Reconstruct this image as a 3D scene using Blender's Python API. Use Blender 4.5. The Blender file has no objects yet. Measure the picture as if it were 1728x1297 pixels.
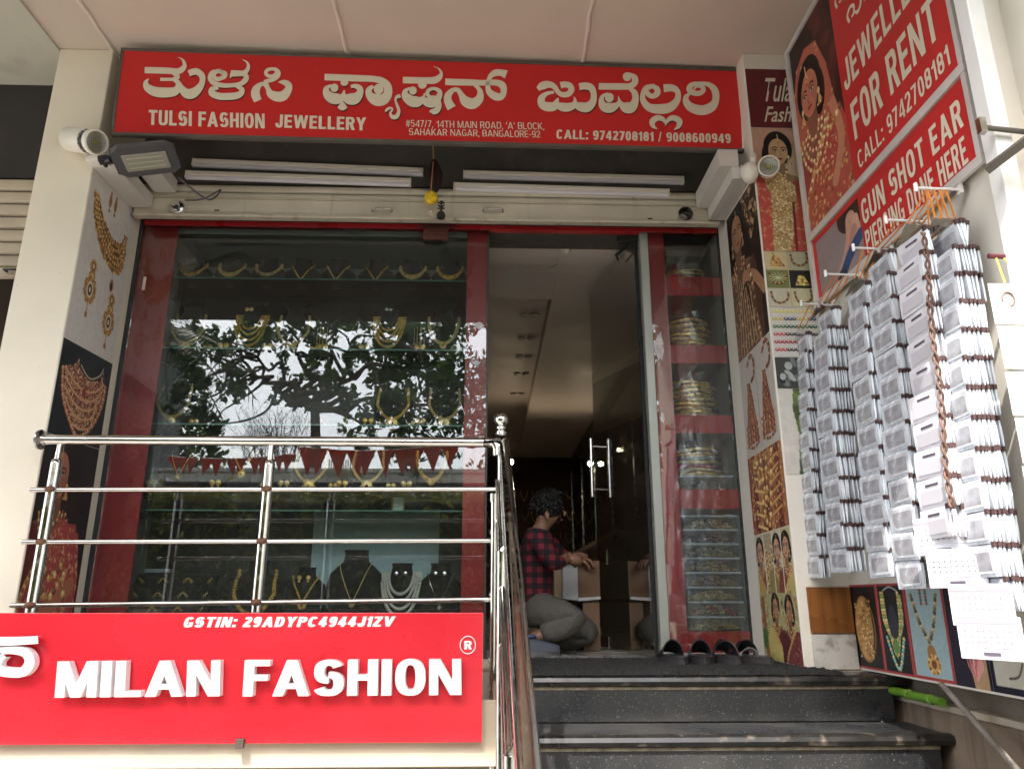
import bpy, math, random
import numpy as np
from mathutils import Vector, Matrix
from mathutils.geometry import tessellate_polygon
random.seed(7); rng = np.random.RandomState(7)
S = bpy.context.scene
COL = S.collection
R = math.radians

# ------------------------------------------------------------------ camera
FPX, PITCH, YAW = 1257.0, R(16.1), R(1.8)
CAM = Vector((0, -4.0, .29))
FW = Vector((math.sin(YAW)*math.cos(PITCH), math.cos(YAW)*math.cos(PITCH), math.sin(PITCH)))
RT = Vector((math.cos(YAW), -math.sin(YAW), 0))
UP = RT.cross(FW)
cd = bpy.data.cameras.new('camera'); cam = bpy.data.objects.new('camera', cd); COL.objects.link(cam)
cd.sensor_width = 36; cd.lens = 36*FPX/1728; cd.clip_start = .05; cd.clip_end = 500
cam.matrix_world = Matrix(((RT.x, UP.x, -FW.x, CAM.x), (RT.y, UP.y, -FW.y, CAM.y), (RT.z, UP.z, -FW.z, CAM.z), (0, 0, 0, 1)))
S.camera = cam

# ------------------------------------------------------------------ light
SUN_EL, SUN_AZ = 51, 20         # degrees; azimuth: how far the sun stands to the left of straight behind the camera
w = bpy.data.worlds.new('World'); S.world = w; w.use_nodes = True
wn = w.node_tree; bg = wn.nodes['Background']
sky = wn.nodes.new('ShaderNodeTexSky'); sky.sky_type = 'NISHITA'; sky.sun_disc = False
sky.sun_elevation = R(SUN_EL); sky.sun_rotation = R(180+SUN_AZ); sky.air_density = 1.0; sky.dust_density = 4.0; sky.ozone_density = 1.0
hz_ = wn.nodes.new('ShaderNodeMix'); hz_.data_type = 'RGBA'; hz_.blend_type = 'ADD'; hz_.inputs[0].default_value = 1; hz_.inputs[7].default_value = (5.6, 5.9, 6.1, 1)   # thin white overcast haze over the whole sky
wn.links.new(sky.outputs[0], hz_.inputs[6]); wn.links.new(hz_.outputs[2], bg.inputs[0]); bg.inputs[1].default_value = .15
sd = bpy.data.lights.new('sun', 'SUN'); sd.energy = 2.8; sd.angle = R(.6); sd.color = (1, .95, .87)
sun = bpy.data.objects.new('sun', sd); COL.objects.link(sun)
sdir = Vector((-math.sin(R(SUN_AZ))*math.cos(R(SUN_EL)), -math.cos(R(SUN_AZ))*math.cos(R(SUN_EL)), math.sin(R(SUN_EL))))
sun.rotation_euler = sdir.to_track_quat('Z', 'Y').to_euler()
sun.location = sdir*30
vs = S.view_settings; vs.view_transform = 'Standard'; vs.look = 'None'; vs.gamma = 1; vs.exposure = 1.7; vs.use_curve_mapping = False
S.cycles.max_bounces = 12; S.cycles.diffuse_bounces = 5; S.cycles.glossy_bounces = 5; S.cycles.transparent_max_bounces = 16
S.cycles.caustics_reflective = False; S.cycles.caustics_refractive = False

# ------------------------------------------------------------------ geometry helpers
def ray(px, py):
    return FW + RT*((px-864)/FPX) + UP*((648.5-py)/FPX)
def onY(px, py, Y):
    d = ray(px, py); return CAM + d*((Y-CAM.y)/d.y)
def onX(px, py, X):
    d = ray(px, py); return CAM + d*((X-CAM.x)/d.x)
def onZ(px, py, Z):
    d = ray(px, py); return CAM + d*((Z-CAM.z)/d.z)
def onP(px, py, P0, N):
    d = ray(px, py); return CAM + d*((P0-CAM).dot(N)/d.dot(N))

class MB:
    def __init__(s): s.v = []; s.f = []; s.m = []; s.X = None
    def add(s, vs_, fs_, m=0):
        b = len(s.v)
        if s.X is not None: vs_ = [s.X @ Vector(p) for p in vs_]
        s.v += [tuple(p) for p in vs_]
        s.f += [tuple(b+i for i in f) for f in fs_]; s.m += [m]*len(fs_)
        return s
    def box(s, x0, x1, y0, y1, z0, z1, m=0):
        return s.add([(x0,y0,z0),(x1,y0,z0),(x1,y1,z0),(x0,y1,z0),(x0,y0,z1),(x1,y0,z1),(x1,y1,z1),(x0,y1,z1)],
            [(3,2,1,0),(4,5,6,7),(0,1,5,4),(1,2,6,5),(2,3,7,6),(3,0,4,7)], m)
    def slab(s, A, B, C, D, N, m=0):          # quad ABCD thickened by vector N
        N = Vector(N); P = [Vector(p) for p in (A,B,C,D)]
        return s.add(P+[p+N for p in P], [(0,1,2,3),(7,6,5,4),(0,4,5,1),(1,5,6,2),(2,6,7,3),(3,7,4,0)], m)
    def quad(s, A, B, C, D, m=0): return s.add([A,B,C,D], [(0,1,2,3)], m)
    def tube(s, pts, r, n=8, m=0, closed=False):
        P = [Vector(p) for p in pts]; k = len(P)
        rs = r if isinstance(r, (list, tuple)) else [r]*k
        vs_ = []; up = None
        for i in range(k):
            if closed: t = P[(i+1) % k]-P[i-1]
            else: t = P[min(i+1, k-1)]-P[max(i-1, 0)]
            if t.length < 1e-9: t = Vector((0,0,1))
            t.normalize()
            if up is None:
                up = Vector((0,0,1)) if abs(t.z) < .9 else Vector((0,1,0))
            a = up - t*up.dot(t)
            if a.length < 1e-6: a = t.orthogonal()
            a.normalize(); b = t.cross(a); up = a
            for j in range(n):
                q = 2*math.pi*j/n
                vs_.append(P[i]+(a*math.cos(q)+b*math.sin(q))*rs[i])
        fs_ = []
        for i in range(k if closed else k-1):
            i2 = (i+1) % k
            for j in range(n):
                fs_.append((i*n+j, i*n+(j+1) % n, i2*n+(j+1) % n, i2*n+j))
        if not closed:
            fs_.append(tuple(reversed(range(n)))); fs_.append(tuple((k-1)*n+j for j in range(n)))
        return s.add(vs_, fs_, m)
    def lathe(s, prof, c=(0,0,0), n=16, ax=(0,0,1), m=0):
        ax = Vector(ax).normalized(); a = ax.orthogonal().normalized(); b = ax.cross(a); c = Vector(c)
        vs_ = []; k = len(prof)
        for r, h in prof:
            for j in range(n):
                q = 2*math.pi*j/n
                vs_.append(c+ax*h+(a*math.cos(q)+b*math.sin(q))*r)
        fs_ = [(i*n+j, i*n+(j+1) % n, (i+1)*n+(j+1) % n, (i+1)*n+j) for i in range(k-1) for j in range(n)]
        fs_.append(tuple(reversed(range(n)))); fs_.append(tuple((k-1)*n+j for j in range(n)))
        return s.add(vs_, fs_, m)
    def ball(s, c, r, n=10, k=6, m=0, sc=(1,1,1)):
        vs_ = [(c[0], c[1], c[2]-r*sc[2])]
        for i in range(1, k):
            t = -math.pi/2+math.pi*i/k
            for j in range(n):
                q = 2*math.pi*j/n
                vs_.append((c[0]+r*sc[0]*math.cos(t)*math.cos(q), c[1]+r*sc[1]*math.cos(t)*math.sin(q), c[2]+r*sc[2]*math.sin(t)))
        vs_.append((c[0], c[1], c[2]+r*sc[2])); L = len(vs_)-1
        fs_ = [(0, 1+(j+1) % n, 1+j) for j in range(n)]
        fs_ += [(1+i*n+j, 1+i*n+(j+1) % n, 1+(i+1)*n+(j+1) % n, 1+(i+1)*n+j) for i in range(k-2) for j in range(n)]
        fs_ += [(L, 1+(k-2)*n+j, 1+(k-2)*n+(j+1) % n) for j in range(n)]
        return s.add(vs_, fs_, m)
    def octa(s, c, r, m=0, sc=(1,1,1)):
        x, y, z = c; a, b, d = r*sc[0], r*sc[1], r*sc[2]
        return s.add([(x+a,y,z),(x-a,y,z),(x,y+b,z),(x,y-b,z),(x,y,z+d),(x,y,z-d)],
            [(0,2,4),(2,1,4),(1,3,4),(3,0,4),(2,0,5),(1,2,5),(3,1,5),(0,3,5)], m)
    def prism(s, poly, O, U, V, N, m=0):      # 2D polygon on plane O + uU + vV, extruded by N
        O, U, V, N = Vector(O), Vector(U), Vector(V), Vector(N)
        A = [O+U*p[0]+V*p[1] for p in poly]; k = len(A)
        tri = tessellate_polygon([[Vector((p[0], p[1], 0)) for p in poly]])
        fs_ = [tuple(t) for t in tri]+[tuple(i+k for i in reversed(t)) for t in tri]
        fs_ += [(i, (i+1) % k, (i+1) % k+k, i+k) for i in range(k)]
        return s.add(A+[p+N for p in A], fs_, m)
    def surf(s, fn, nu, nv, m=0, closed=False):
        vs_ = [fn(i/nu, j/nv) for i in range(nu+1) for j in range(nv+1)]
        fs_ = [(i*(nv+1)+j, (i+1)*(nv+1)+j, (i+1)*(nv+1)+j+1, i*(nv+1)+j+1) for i in range(nu) for j in range(nv)]
        return s.add(vs_, fs_, m)
    def build(s, name, mats, parent=None, smooth=False, bevel=0, seg=2):
        me = bpy.data.meshes.new(name)
        vs_ = s.v
        if parent is not None:
            Mi = parent.matrix_basis.inverted()
            vs_ = [tuple(Mi @ Vector(p)) for p in vs_]
        me.from_pydata(vs_, [], s.f)
        if not isinstance(mats, (list, tuple)): mats = [mats]
        for mt in mats: me.materials.append(mt)
        if len(mats) > 1: me.polygons.foreach_set('material_index', s.m)
        if smooth: me.polygons.foreach_set('use_smooth', [True]*len(me.polygons))
        me.validate(); me.update()
        o = bpy.data.objects.new(name, me); COL.objects.link(o)
        if parent is not None: o.parent = parent
        if smooth == 'auto':
            me.set_sharp_from_angle(angle=R(38))
        if bevel:
            b = o.modifiers.new('bevel', 'BEVEL'); b.width = bevel; b.segments = seg; b.limit_method = 'ANGLE'; b.angle_limit = R(40)
        return o

def tag(o, label=None, cat=None, group=None, kind=None):
    if label: o['label'] = label
    if cat: o['category'] = cat
    if group: o['group'] = group
    if kind: o['kind'] = kind
    return o
def thing(name, label, cat, loc=(0,0,0), rz=0, group=None):
    o = bpy.data.objects.new(name, None); COL.objects.link(o); o.empty_display_size = .05
    o.matrix_basis = Matrix.Translation(loc) @ Matrix.Rotation(rz, 4, 'Z')
    return tag(o, label, cat, group)
def struct(o): o['kind'] = 'structure'; return o
def copy_tree(o, loc=None, rz=None, label=None, parent=None, scale=None):
    c = o.copy(); COL.objects.link(c); c.parent = parent
    if loc is not None:
        sc = o.scale.copy()
        c.matrix_basis = Matrix.Translation(loc) @ Matrix.Rotation(rz or 0, 4, 'Z') @ Matrix.Diagonal((*(scale or sc), 1))
    if label: c['label'] = label
    for ch in [x for x in COL.objects if x.parent == o]:
        copy_tree(ch, parent=c)
    return c
def catmull(P, n=6, closed=False):
    out = []; k = len(P)
    rngk = range(k) if closed else range(k-1)
    for i in rngk:
        a = P[(i-1) % k] if closed or i > 0 else P[0]
        b = P[i]; c = P[(i+1) % k]; d = P[(i+2) % k] if closed or i+2 < k else P[-1]
        for j in range(n):
            t = j/n
            out.append(tuple(.5*((2*b[q])+(-a[q]+c[q])*t+(2*a[q]-5*b[q]+4*c[q]-d[q])*t*t+(-a[q]+3*b[q]-3*c[q]+d[q])*t**3) for q in range(len(b))))
    if not closed: out.append(tuple(P[-1]))
    return out
ORD = ['first','second','third','fourth','fifth','sixth','seventh','eighth','ninth','tenth','eleventh','twelfth','thirteenth','fourteenth']

# ------------------------------------------------------------------ materials
_mc = {}
def M(name, col, rough=.5, metal=0, nz=None, bump=None, coat=0, spec=.5, stain=None, emit=None, alpha=None, streak=None, sheen=0, trans=0):
    if name in _mc: return _mc[name]
    m = bpy.data.materials.new(name); m.use_nodes = True; _mc[name] = m
    nt = m.node_tree; N, L = nt.nodes, nt.links; P = N['Principled BSDF']
    c = (col[0], col[1], col[2], 1)
    P.inputs['Base Color'].default_value = c; P.inputs['Roughness'].default_value = rough; P.inputs['Metallic'].default_value = metal
    P.inputs['Specular IOR Level'].default_value = spec
    P.inputs['Coat Weight'].default_value = coat; P.inputs['Coat Roughness'].default_value = .08
    if sheen: P.inputs['Sheen Weight'].default_value = sheen
    if trans: P.inputs['Transmission Weight'].default_value = trans
    tc = N.new('ShaderNodeTexCoord'); last = None
    def noise(scale, detail=4, vec=None):
        n = N.new('ShaderNodeTexNoise'); n.inputs['Scale'].default_value = scale; n.inputs['Detail'].default_value = detail
        L.new(vec if vec else tc.outputs['Object'], n.inputs['Vector']); return n
    def mixc(a, b, fac, mode='MIX'):
        x = N.new('ShaderNodeMix'); x.data_type = 'RGBA'; x.blend_type = mode
        for sk, val in ((x.inputs[6], a), (x.inputs[7], b), (x.inputs[0], fac)):
            if hasattr(val, 'links'): L.new(val, sk)
            else: sk.default_value = val
        return x.outputs[2]
    def mr(src, a, b, c0, d):
        x = N.new('ShaderNodeMapRange'); x.inputs[1].default_value = a; x.inputs[2].default_value = b; x.inputs[3].default_value = c0; x.inputs[4].default_value = d
        L.new(src, x.inputs[0]); return x.outputs[0]
    cur = c
    if nz:
        n = noise(nz[0], 6); f = mr(n.outputs[0], .3, .7, 1-nz[1], 1+nz[1])
        cc = N.new('ShaderNodeCombineColor'); [L.new(f, cc.inputs[i]) for i in range(3)]
        cur = mixc(cur, cc.outputs[0], 1.0, 'MULTIPLY')
        rr = mr(n.outputs[0], .3, .7, max(0, rough-.12), min(1, rough+.12)); L.new(rr, P.inputs['Roughness'])
    if stain:      # (scale, colour, lo, hi)
        n = noise(stain[0], 8); f = mr(n.outputs[0], stain[2], stain[3], 0, 1)
        cur = mixc(cur, (*stain[1], 1), f)
    if streak:     # vertical runs: (scale, colour, lo, hi)
        mp = N.new('ShaderNodeMapping'); mp.inputs['Scale'].default_value = (1, 1, .06); L.new(tc.outputs['Object'], mp.inputs[0])
        n = noise(streak[0], 6, mp.outputs[0]); f = mr(n.outputs[0], streak[2], streak[3], 0, 1)
        cur = mixc(cur, (*streak[1], 1), f)
    if not isinstance(cur, tuple): L.new(cur, P.inputs['Base Color'])
    if bump:
        n = noise(bump[0], 6); b = N.new('ShaderNodeBump'); b.inputs['Strength'].default_value = bump[1]; b.inputs['Distance'].default_value = bump[2] if len(bump) > 2 else .01
        L.new(n.outputs[0], b.inputs['Height']); L.new(b.outputs[0], P.inputs['Normal'])
    if emit:
        P.inputs['Emission Color'].default_value = (*emit[0], 1); P.inputs['Emission Strength'].default_value = emit[1]
    if alpha is not None: P.inputs['Alpha'].default_value = alpha
    return m
def glassmat(name, tint, k=1.0, add=.02, rough=0.0, haze=0.0):
    m = bpy.data.materials.new(name); m.use_nodes = True; nt = m.node_tree; N, L = nt.nodes, nt.links; N.clear()
    out = N.new('ShaderNodeOutputMaterial'); t = N.new('ShaderNodeBsdfTransparent'); t.inputs[0].default_value = (*tint, 1)
    g = N.new('ShaderNodeBsdfGlossy'); g.inputs['Roughness'].default_value = rough
    fr = N.new('ShaderNodeFresnel'); fr.inputs[0].default_value = 1.5
    ma = N.new('ShaderNodeMath'); ma.operation = 'MULTIPLY_ADD'; ma.inputs[1].default_value = k; ma.inputs[2].default_value = add; ma.use_clamp = True
    L.new(fr.outputs[0], ma.inputs[0]); mx = N.new('ShaderNodeMixShader'); L.new(ma.outputs[0], mx.inputs[0]); 
    src = t.outputs[0]
    if haze:
        d = N.new('ShaderNodeBsdfDiffuse'); d.inputs[0].default_value = (.8, .82, .82, 1)
        tc = N.new('ShaderNodeTexCoord'); n = N.new('ShaderNodeTexNoise'); n.inputs['Scale'].default_value = 3; n.inputs['Detail'].default_value = 6
        mp = N.new('ShaderNodeMapping'); mp.inputs['Scale'].default_value = (1, 1, .25); L.new(tc.outputs['Object'], mp.inputs[0]); L.new(mp.outputs[0], n.inputs['Vector'])
        r_ = N.new('ShaderNodeMapRange'); r_.inputs[1].default_value = .35; r_.inputs[2].default_value = .8; r_.inputs[3].default_value = haze*.4; r_.inputs[4].default_value = haze*1.6
        L.new(n.outputs[0], r_.inputs[0]); m2 = N.new('ShaderNodeMixShader'); L.new(r_.outputs[0], m2.inputs[0]); L.new(src, m2.inputs[1]); L.new(d.outputs[0], m2.inputs[2]); src = m2.outputs[0]
    L.new(src, mx.inputs[1]); L.new(g.outputs[0], mx.inputs[2]); L.new(mx.outputs[0], out.inputs[0])
    return m
def granite():
    m = M('black_granite', (.018, .02, .024), .16, coat=0)
    nt = m.node_tree; N, L = nt.nodes, nt.links; P = N['Principled BSDF']; tc = N.new('ShaderNodeTexCoord')
    v = N.new('ShaderNodeTexVoronoi'); v.inputs['Scale'].default_value = 150; L.new(tc.outputs['Object'], v.inputs['Vector'])
    r_ = N.new('ShaderNodeMapRange'); r_.inputs[1].default_value = .12; r_.inputs[2].default_value = .3; r_.inputs[3].default_value = 1; r_.inputs[4].default_value = 0; L.new(v.outputs['Distance'], r_.inputs[0])
    n = N.new('ShaderNodeTexNoise'); n.inputs['Scale'].default_value = 90; L.new(tc.outputs['Object'], n.inputs['Vector'])
    r2 = N.new('ShaderNodeMapRange'); r2.inputs[1].default_value = .5; r2.inputs[2].default_value = .62; L.new(n.outputs[0], r2.inputs[0])
    mu = N.new('ShaderNodeMath'); mu.operation = 'MULTIPLY'; L.new(r_.outputs[0], mu.inputs[0]); L.new(r2.outputs[0], mu.inputs[1])
    x = N.new('ShaderNodeMix'); x.data_type = 'RGBA'; x.inputs[6].default_value = (.018, .019, .021, 1); x.inputs[7].default_value = (.3, .32, .34, 1); L.new(mu.outputs[0], x.inputs[0])
    n3 = N.new('ShaderNodeTexNoise'); n3.inputs['Scale'].default_value = 3.5; n3.inputs['Detail'].default_value = 7; L.new(tc.outputs['Object'], n3.inputs['Vector'])
    r3 = N.new('ShaderNodeMapRange'); r3.inputs[1].default_value = .42; r3.inputs[2].default_value = .75; r3.inputs[4].default_value = .45; L.new(n3.outputs[0], r3.inputs[0])
    y = N.new('ShaderNodeMix'); y.data_type = 'RGBA'; L.new(x.outputs[2], y.inputs[6]); y.inputs[7].default_value = (.062, .057, .05, 1); L.new(r3.outputs[0], y.inputs[0])
    L.new(y.outputs[2], P.inputs['Base Color'])
    r4 = N.new('ShaderNodeMapRange'); r4.inputs[1].default_value = .4; r4.inputs[2].default_value = .65; r4.inputs[3].default_value = .26; r4.inputs[4].default_value = .6; L.new(n3.outputs[0], r4.inputs[0]); L.new(r4.outputs[0], P.inputs['Roughness'])
    return m
def plaid():
    m = M('plaid_flannel', (.2, .02, .03), .9)
    nt = m.node_tree; N, L = nt.nodes, nt.links; P = N['Principled BSDF']; tc = N.new('ShaderNodeTexCoord')
    sp = N.new('ShaderNodeSeparateXYZ'); L.new(tc.outputs['Object'], sp.inputs[0]); fs_ = []
    for ax in ('X', 'Z'):
        mu = N.new('ShaderNodeMath'); mu.operation = 'MULTIPLY'; mu.inputs[1].default_value = 17; L.new(sp.outputs[ax], mu.inputs[0])
        fr = N.new('ShaderNodeMath'); fr.operation = 'FRACT'; L.new(mu.outputs[0], fr.inputs[0])
        gt = N.new('ShaderNodeMath'); gt.operation = 'GREATER_THAN'; gt.inputs[1].default_value = .5; L.new(fr.outputs[0], gt.inputs[0]); fs_.append(gt.outputs[0])
    ad = N.new('ShaderNodeMath'); ad.operation = 'ADD'; L.new(fs_[0], ad.inputs[0]); L.new(fs_[1], ad.inputs[1])
    hf = N.new('ShaderNodeMath'); hf.operation = 'MULTIPLY'; hf.inputs[1].default_value = .5; L.new(ad.outputs[0], hf.inputs[0])
    cr = N.new('ShaderNodeValToRGB'); cr.color_ramp.elements[0].color = (.006, .005, .008, 1); cr.color_ramp.elements[1].color = (.17, .013, .022, 1)
    e = cr.color_ramp.elements.new(.5); e.color = (.035, .006, .012, 1); L.new(hf.outputs[0], cr.inputs[0]); L.new(cr.outputs[0], P.inputs['Base Color'])
    return m
def vcol(name, rough=.35, coat=0):
    if name in _mc: return _mc[name]
    m = M(name, (1, 1, 1), rough, coat=coat, spec=.4); nt = m.node_tree
    a = nt.nodes.new('ShaderNodeAttribute'); a.attribute_name = 'print'
    nt.links.new(a.outputs['Color'], nt.nodes['Principled BSDF'].inputs['Base Color']); return m

white_paint = M('cream_wall_paint', (.74, .70, .62), .75, nz=(2.2, .07), bump=(60, .15, .003), stain=(5, (.42, .36, .28), .66, .9), streak=(9, (.5, .44, .36), .62, .95))
pillar_paint = M('pillar_paint', (.80, .725, .59), .7, nz=(1.8, .06), bump=(70, .12, .003), streak=(8, (.55, .48, .38), .66, .95), stain=(30, (.35, .3, .25), .72, .8))
ceil_paint = M('ceiling_paint', (.60, .505, .425), .85, nz=(1.1, .06), bump=(35, .1, .003), stain=(1.6, (.66, .56, .44), .5, .8))
ceil_left = M('ceiling_paint_grey', (.52, .50, .42), .85, nz=(1.5, .12), bump=(35, .2, .004), stain=(3, (.3, .27, .2), .55, .85))
dark_grey = M('dark_grey_paint', (.09, .08, .07), .7, nz=(4, .2), bump=(50, .1, .003), stain=(6, (.16, .13, .1), .55, .8))
steel = M('polished_steel', (.75, .73, .70), .13, 1, nz=(30, .05))
steel_dull = M('dull_steel', (.52, .49, .46), .28, 1, nz=(20, .12))
red_vinyl = M('red_vinyl', (.42, .022, .026), .3, nz=(3, .1), bump=(14, .08, .004))
sign_red = M('red_flex', (.58, .014, .014), .42, nz=(1.2, .05))
milan_red = M('red_acrylic', (.66, .025, .04), .3, nz=(1.5, .03))
cream_print = M('cream_print', (.72, .66, .52), .5)
print_white = M('white_print', (.82, .8, .78), .4)
shadow_print = M('dark_red_print', (.10, .008, .01), .5)
frame_grey = M('sign_frame', (.10, .085, .07), .5, nz=(8, .2))
white_letter = M('white_acrylic', (.82, .82, .82), .35)
gold = M('gold', (.92, .62, .18), .32, .35, nz=(60, .25))
gold_pale = M('pale_gold', (.90, .68, .30), .34, .35, nz=(60, .2))
silver = M('silver', (.8, .8, .78), .2, 1)
ruby = M('ruby_bead', (.35, .02, .03), .2)
pearl = M('pearl', (.85, .82, .76), .25)
velvet = M('black_velvet', (.028, .025, .025), .9, sheen=.25)
rubber = M('black_rubber', (.02, .02, .02), .6)
black_plastic = M('black_plastic', (.025, .025, .028), .4)
grey_plastic = M('grey_plastic', (.09, .085, .09), .45)
shop_glass = glassmat('shop_window_glass', (.94, .97, .96), 1.25, .022, haze=.008)
clear_glass = glassmat('clear_glass', (.93, .97, .95), .8, .01)
shelf_glass = glassmat('green_edged_glass', (.82, .92, .87), 1.0, .02)
plastic_clear = glassmat('clear_plastic', (.86, .88, .9), .9, .03, rough=.12, haze=.10)
print_mat = vcol('printed_poster', .5); print_gloss = vcol('glossy_poster', .42)
# ================================================================== SETTING
concrete = M('street_concrete', (.34, .32, .29), .9, nz=(1.5, .15), bump=(20, .3, .01), stain=(.6, (.2, .19, .17), .5, .8))
asphalt = M('asphalt', (.055, .055, .055), .9, nz=(8, .2), bump=(80, .4, .01))
beige = M('beige_plaster', (.50, .44, .34), .8, nz=(3, .1), bump=(40, .2, .004), streak=(10, (.22, .18, .13), .6, .9))
tile_floor = M('pale_floor_tile', (.52, .50, .47), .18, nz=(3, .08), stain=(9, (.4, .37, .33), .6, .8))
gran = granite()
struct(MB().box(-60, 60, -9.0, 30, -1.6, -1.3).build('pavement', concrete))
struct(MB().box(-60, 60, -70, -9.0, -1.6, -1.42).build('road', asphalt))
MB_ = MB().box(-7, 9, -3.3, 10, 3.15, 3.45); struct(MB_.build('ceiling', [ceil_paint]))
struct(MB().box(-7, -2.34, -3.3, -.26, 3.135, 3.149).build('ceiling_bay', [ceil_left]))
struct(MB().box(-7, 9, -3.3, 10, 3.452, 7).build('upper_storey', [white_paint]))
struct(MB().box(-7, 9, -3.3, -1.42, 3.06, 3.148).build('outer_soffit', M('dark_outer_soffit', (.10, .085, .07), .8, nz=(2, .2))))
seam = M('ceiling_seam', (.74, .64, .56), .8, nz=(6, .1), bump=(30, .5, .01))
for x0 in (-2.05, -.79, .495):
    m = MB(); P = [(x0+random.uniform(-.006, .006), y, 3.147) for y in np.linspace(-1.41, -.12, 16)]
    m.tube(P, [random.uniform(.009, .014) for _ in P], 6); struct(m.build('ceiling_joint', seam, smooth=True))
# --- raised floor, shop body
struct(MB().box(-2.6, 1.645, -.68, .0, -.262, 0).box(-7, 0.02, -.62, -.1, -.262, 0.0-.002).build('platform', [beige]))
struct(MB().box(-2.02, 1.75, .0, 8.2, -.3, .002).build('shop_floor', [tile_floor]))
lip = MB().box(-2.6, .045, -.745, -.682, -.345, -.1); lip.build('platform_edge_beam', beige, bevel=.004)
o = [x for x in COL.objects if x.name == 'platform_edge_beam'][0]; struct(o)
dark_void = M('dark_recess', (.02, .018, .016), .9)
lowwall = M('lower_shop_wall', (.36, .31, .25), .9, nz=(3, .3), stain=(4, (.42, .35, .3), .5, .7))
struct(MB().box(-6, .02, -.05, .0, -1.3, -.262).build('lower_shop_back_wall', lowwall))
# --- stairs: seven granite steps, each tread with a moulded nosing
for k in range(7):
    z = -.17*k; y1 = -.85-.29*k + (0 if k == 0 else .0); y0 = y1+.34
    if k == 0: y1 = -.86; y0 = -.02
    z = -.17*k
    yf = -.86-.285*k
    st = thing('granite_step', None, None, (.84, yf, z)); struct(st)
    m = MB(); xr = 1.655+(.0 if k == 0 else .0)
    m.box(.055, xr, yf+.002, (yf+.285 if k else -.002), z-.03, z-.002)
    m.build('tread', gran, st, bevel=.003)
    prof = [(yf+.03, z-.04), (yf+.004, z-.04), (yf-.012, z-.034), (yf-.018, z-.02), (yf-.012, z-.006), (yf+.004, z-.0005), (yf+.03, z-.0005)]
    n_ = MB(); n_.prism([(p[0], p[1]) for p in prof], (.05, 0, 0), (0, 1, 0), (0, 0, 1), (xr-.04, 0, 0)); n_.build('nosing', M('polished_nosing', (.015, .014, .013), .3, nz=(9, .3), stain=(16, (.16, .13, .10), .58, .75)), st, smooth='auto')
    MB().box(.06, xr-.035, yf+.012, yf+.035, z-.17, z-.041).build('riser', gran, st, bevel=.002)
    MB().box(.06, xr-.035, yf+.008, yf+.03, z-.052, z-.0415).build('grout_line', M('grout', (.34, .28, .2), .9, nz=(20, .5)), st)
    MB().box(.08, 1.60, yf+.036, .0 if k < 4 else yf+1.2, z-.17, z-.032).build('core', beige, st)
# --- facade wall above the shop front, glazing header
struct(MB().box(-2.34, 1.64, -.1, .02, 2.62, 3.15).build('fascia_wall', dark_grey))
struct(MB().box(-2.04, 1.37, -.03, .3, 2.43, 2.62).build('header_wall', dark_grey))
# --- left bay: dark fascia, rolled shutter, dark opening
yb = -.27
struct(MB().box(-7, -2.335, yb, .1, onY(0, 300, yb).z, 3.135).build('left_fascia', M('left_fascia_paint', (.035, .03, .028), .8, nz=(5, .3))))
shut = M('shutter_slat', (.56, .48, .37), .5, .2, nz=(5, .12), streak=(14, (.3, .24, .16), .62, .9))
ls = thing('rolling_shutter', 'half lowered beige rolling shutter of the next shop, left of the white pillar', 'shutter', (-4.6, yb, 2.0))
zt = onY(0, 302, yb).z; zb = onY(10, 470, yb).z
nsl = 7
for i in range(nsl):
    z1 = zt-(zt-zb-.06)*i/nsl; z0 = zt-(zt-zb-.06)*(i+1)/nsl
    q = [(0, z0+.003), (-.012, z0+.012), (-.017, (z0+z1)/2), (-.012, z1-.012), (0, z1-.003), (.006, z1-.003), (.006, z0+.003)]
    MB().prism(q, (-6.9, yb, 0), (0, 1, 0), (0, 0, 1), (4.56, 0, 0)).build('slat', shut, ls, smooth='auto')
MB().box(-6.9, -2.34, yb-.02, yb+.01, zb, zb+.055).box(-6.9, -2.34, yb-.035, yb-.021, zb, zb+.006).build('bottom_bar', shut, ls, bevel=.003)
MB().tube([(-2.5, yb-.02, zb+.03), (-2.5, yb-.05, zb+.03), (-2.56, yb-.05, zb+.03), (-2.56, yb-.02, zb+.03)], .006, 6).build('lock_handle', black_plastic, ls)
lb = M('left_opening_wall', (.07, .05, .04), .8, nz=(2, .3)); struct(MB().box(-7, -2.335, .4, .5, -.3, 3).build('left_opening_wall', lb))
struct(MB().box(-7, -6.9, -.3, .4, -.3, 3).build('left_side_wall', lb))
rl = thing('steel_shutter_rail', 'thin vertical guide channel of the next shop shutter at the left edge', 'rail', (-2.62, yb, 0))
MB().box(-2.385, -2.34, yb-.03, yb+.05, 0, zb+.3).build('channel', M('rail_paint', (.26, .24, .2), .5, nz=(4, .2)), rl, bevel=.002)
# --- pillars
pl = MB().box(-2.335, -2.05, -.56, .3, -.26, 3.149); pL = pl.build('pillar', pillar_paint, bevel=.006, seg=3)
tag(pL, 'white plastered pillar on the left between the shop window and the rolling shutter', 'pillar')
pr = MB().box(1.36, 1.62, -.64, .3, .0, 3.149); pR = pr.build('pillar', white_paint, bevel=.006, seg=3)
tag(pR, 'cream pillar on the right covered in jewellery posters beside the bangle niches', 'pillar')
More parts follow.
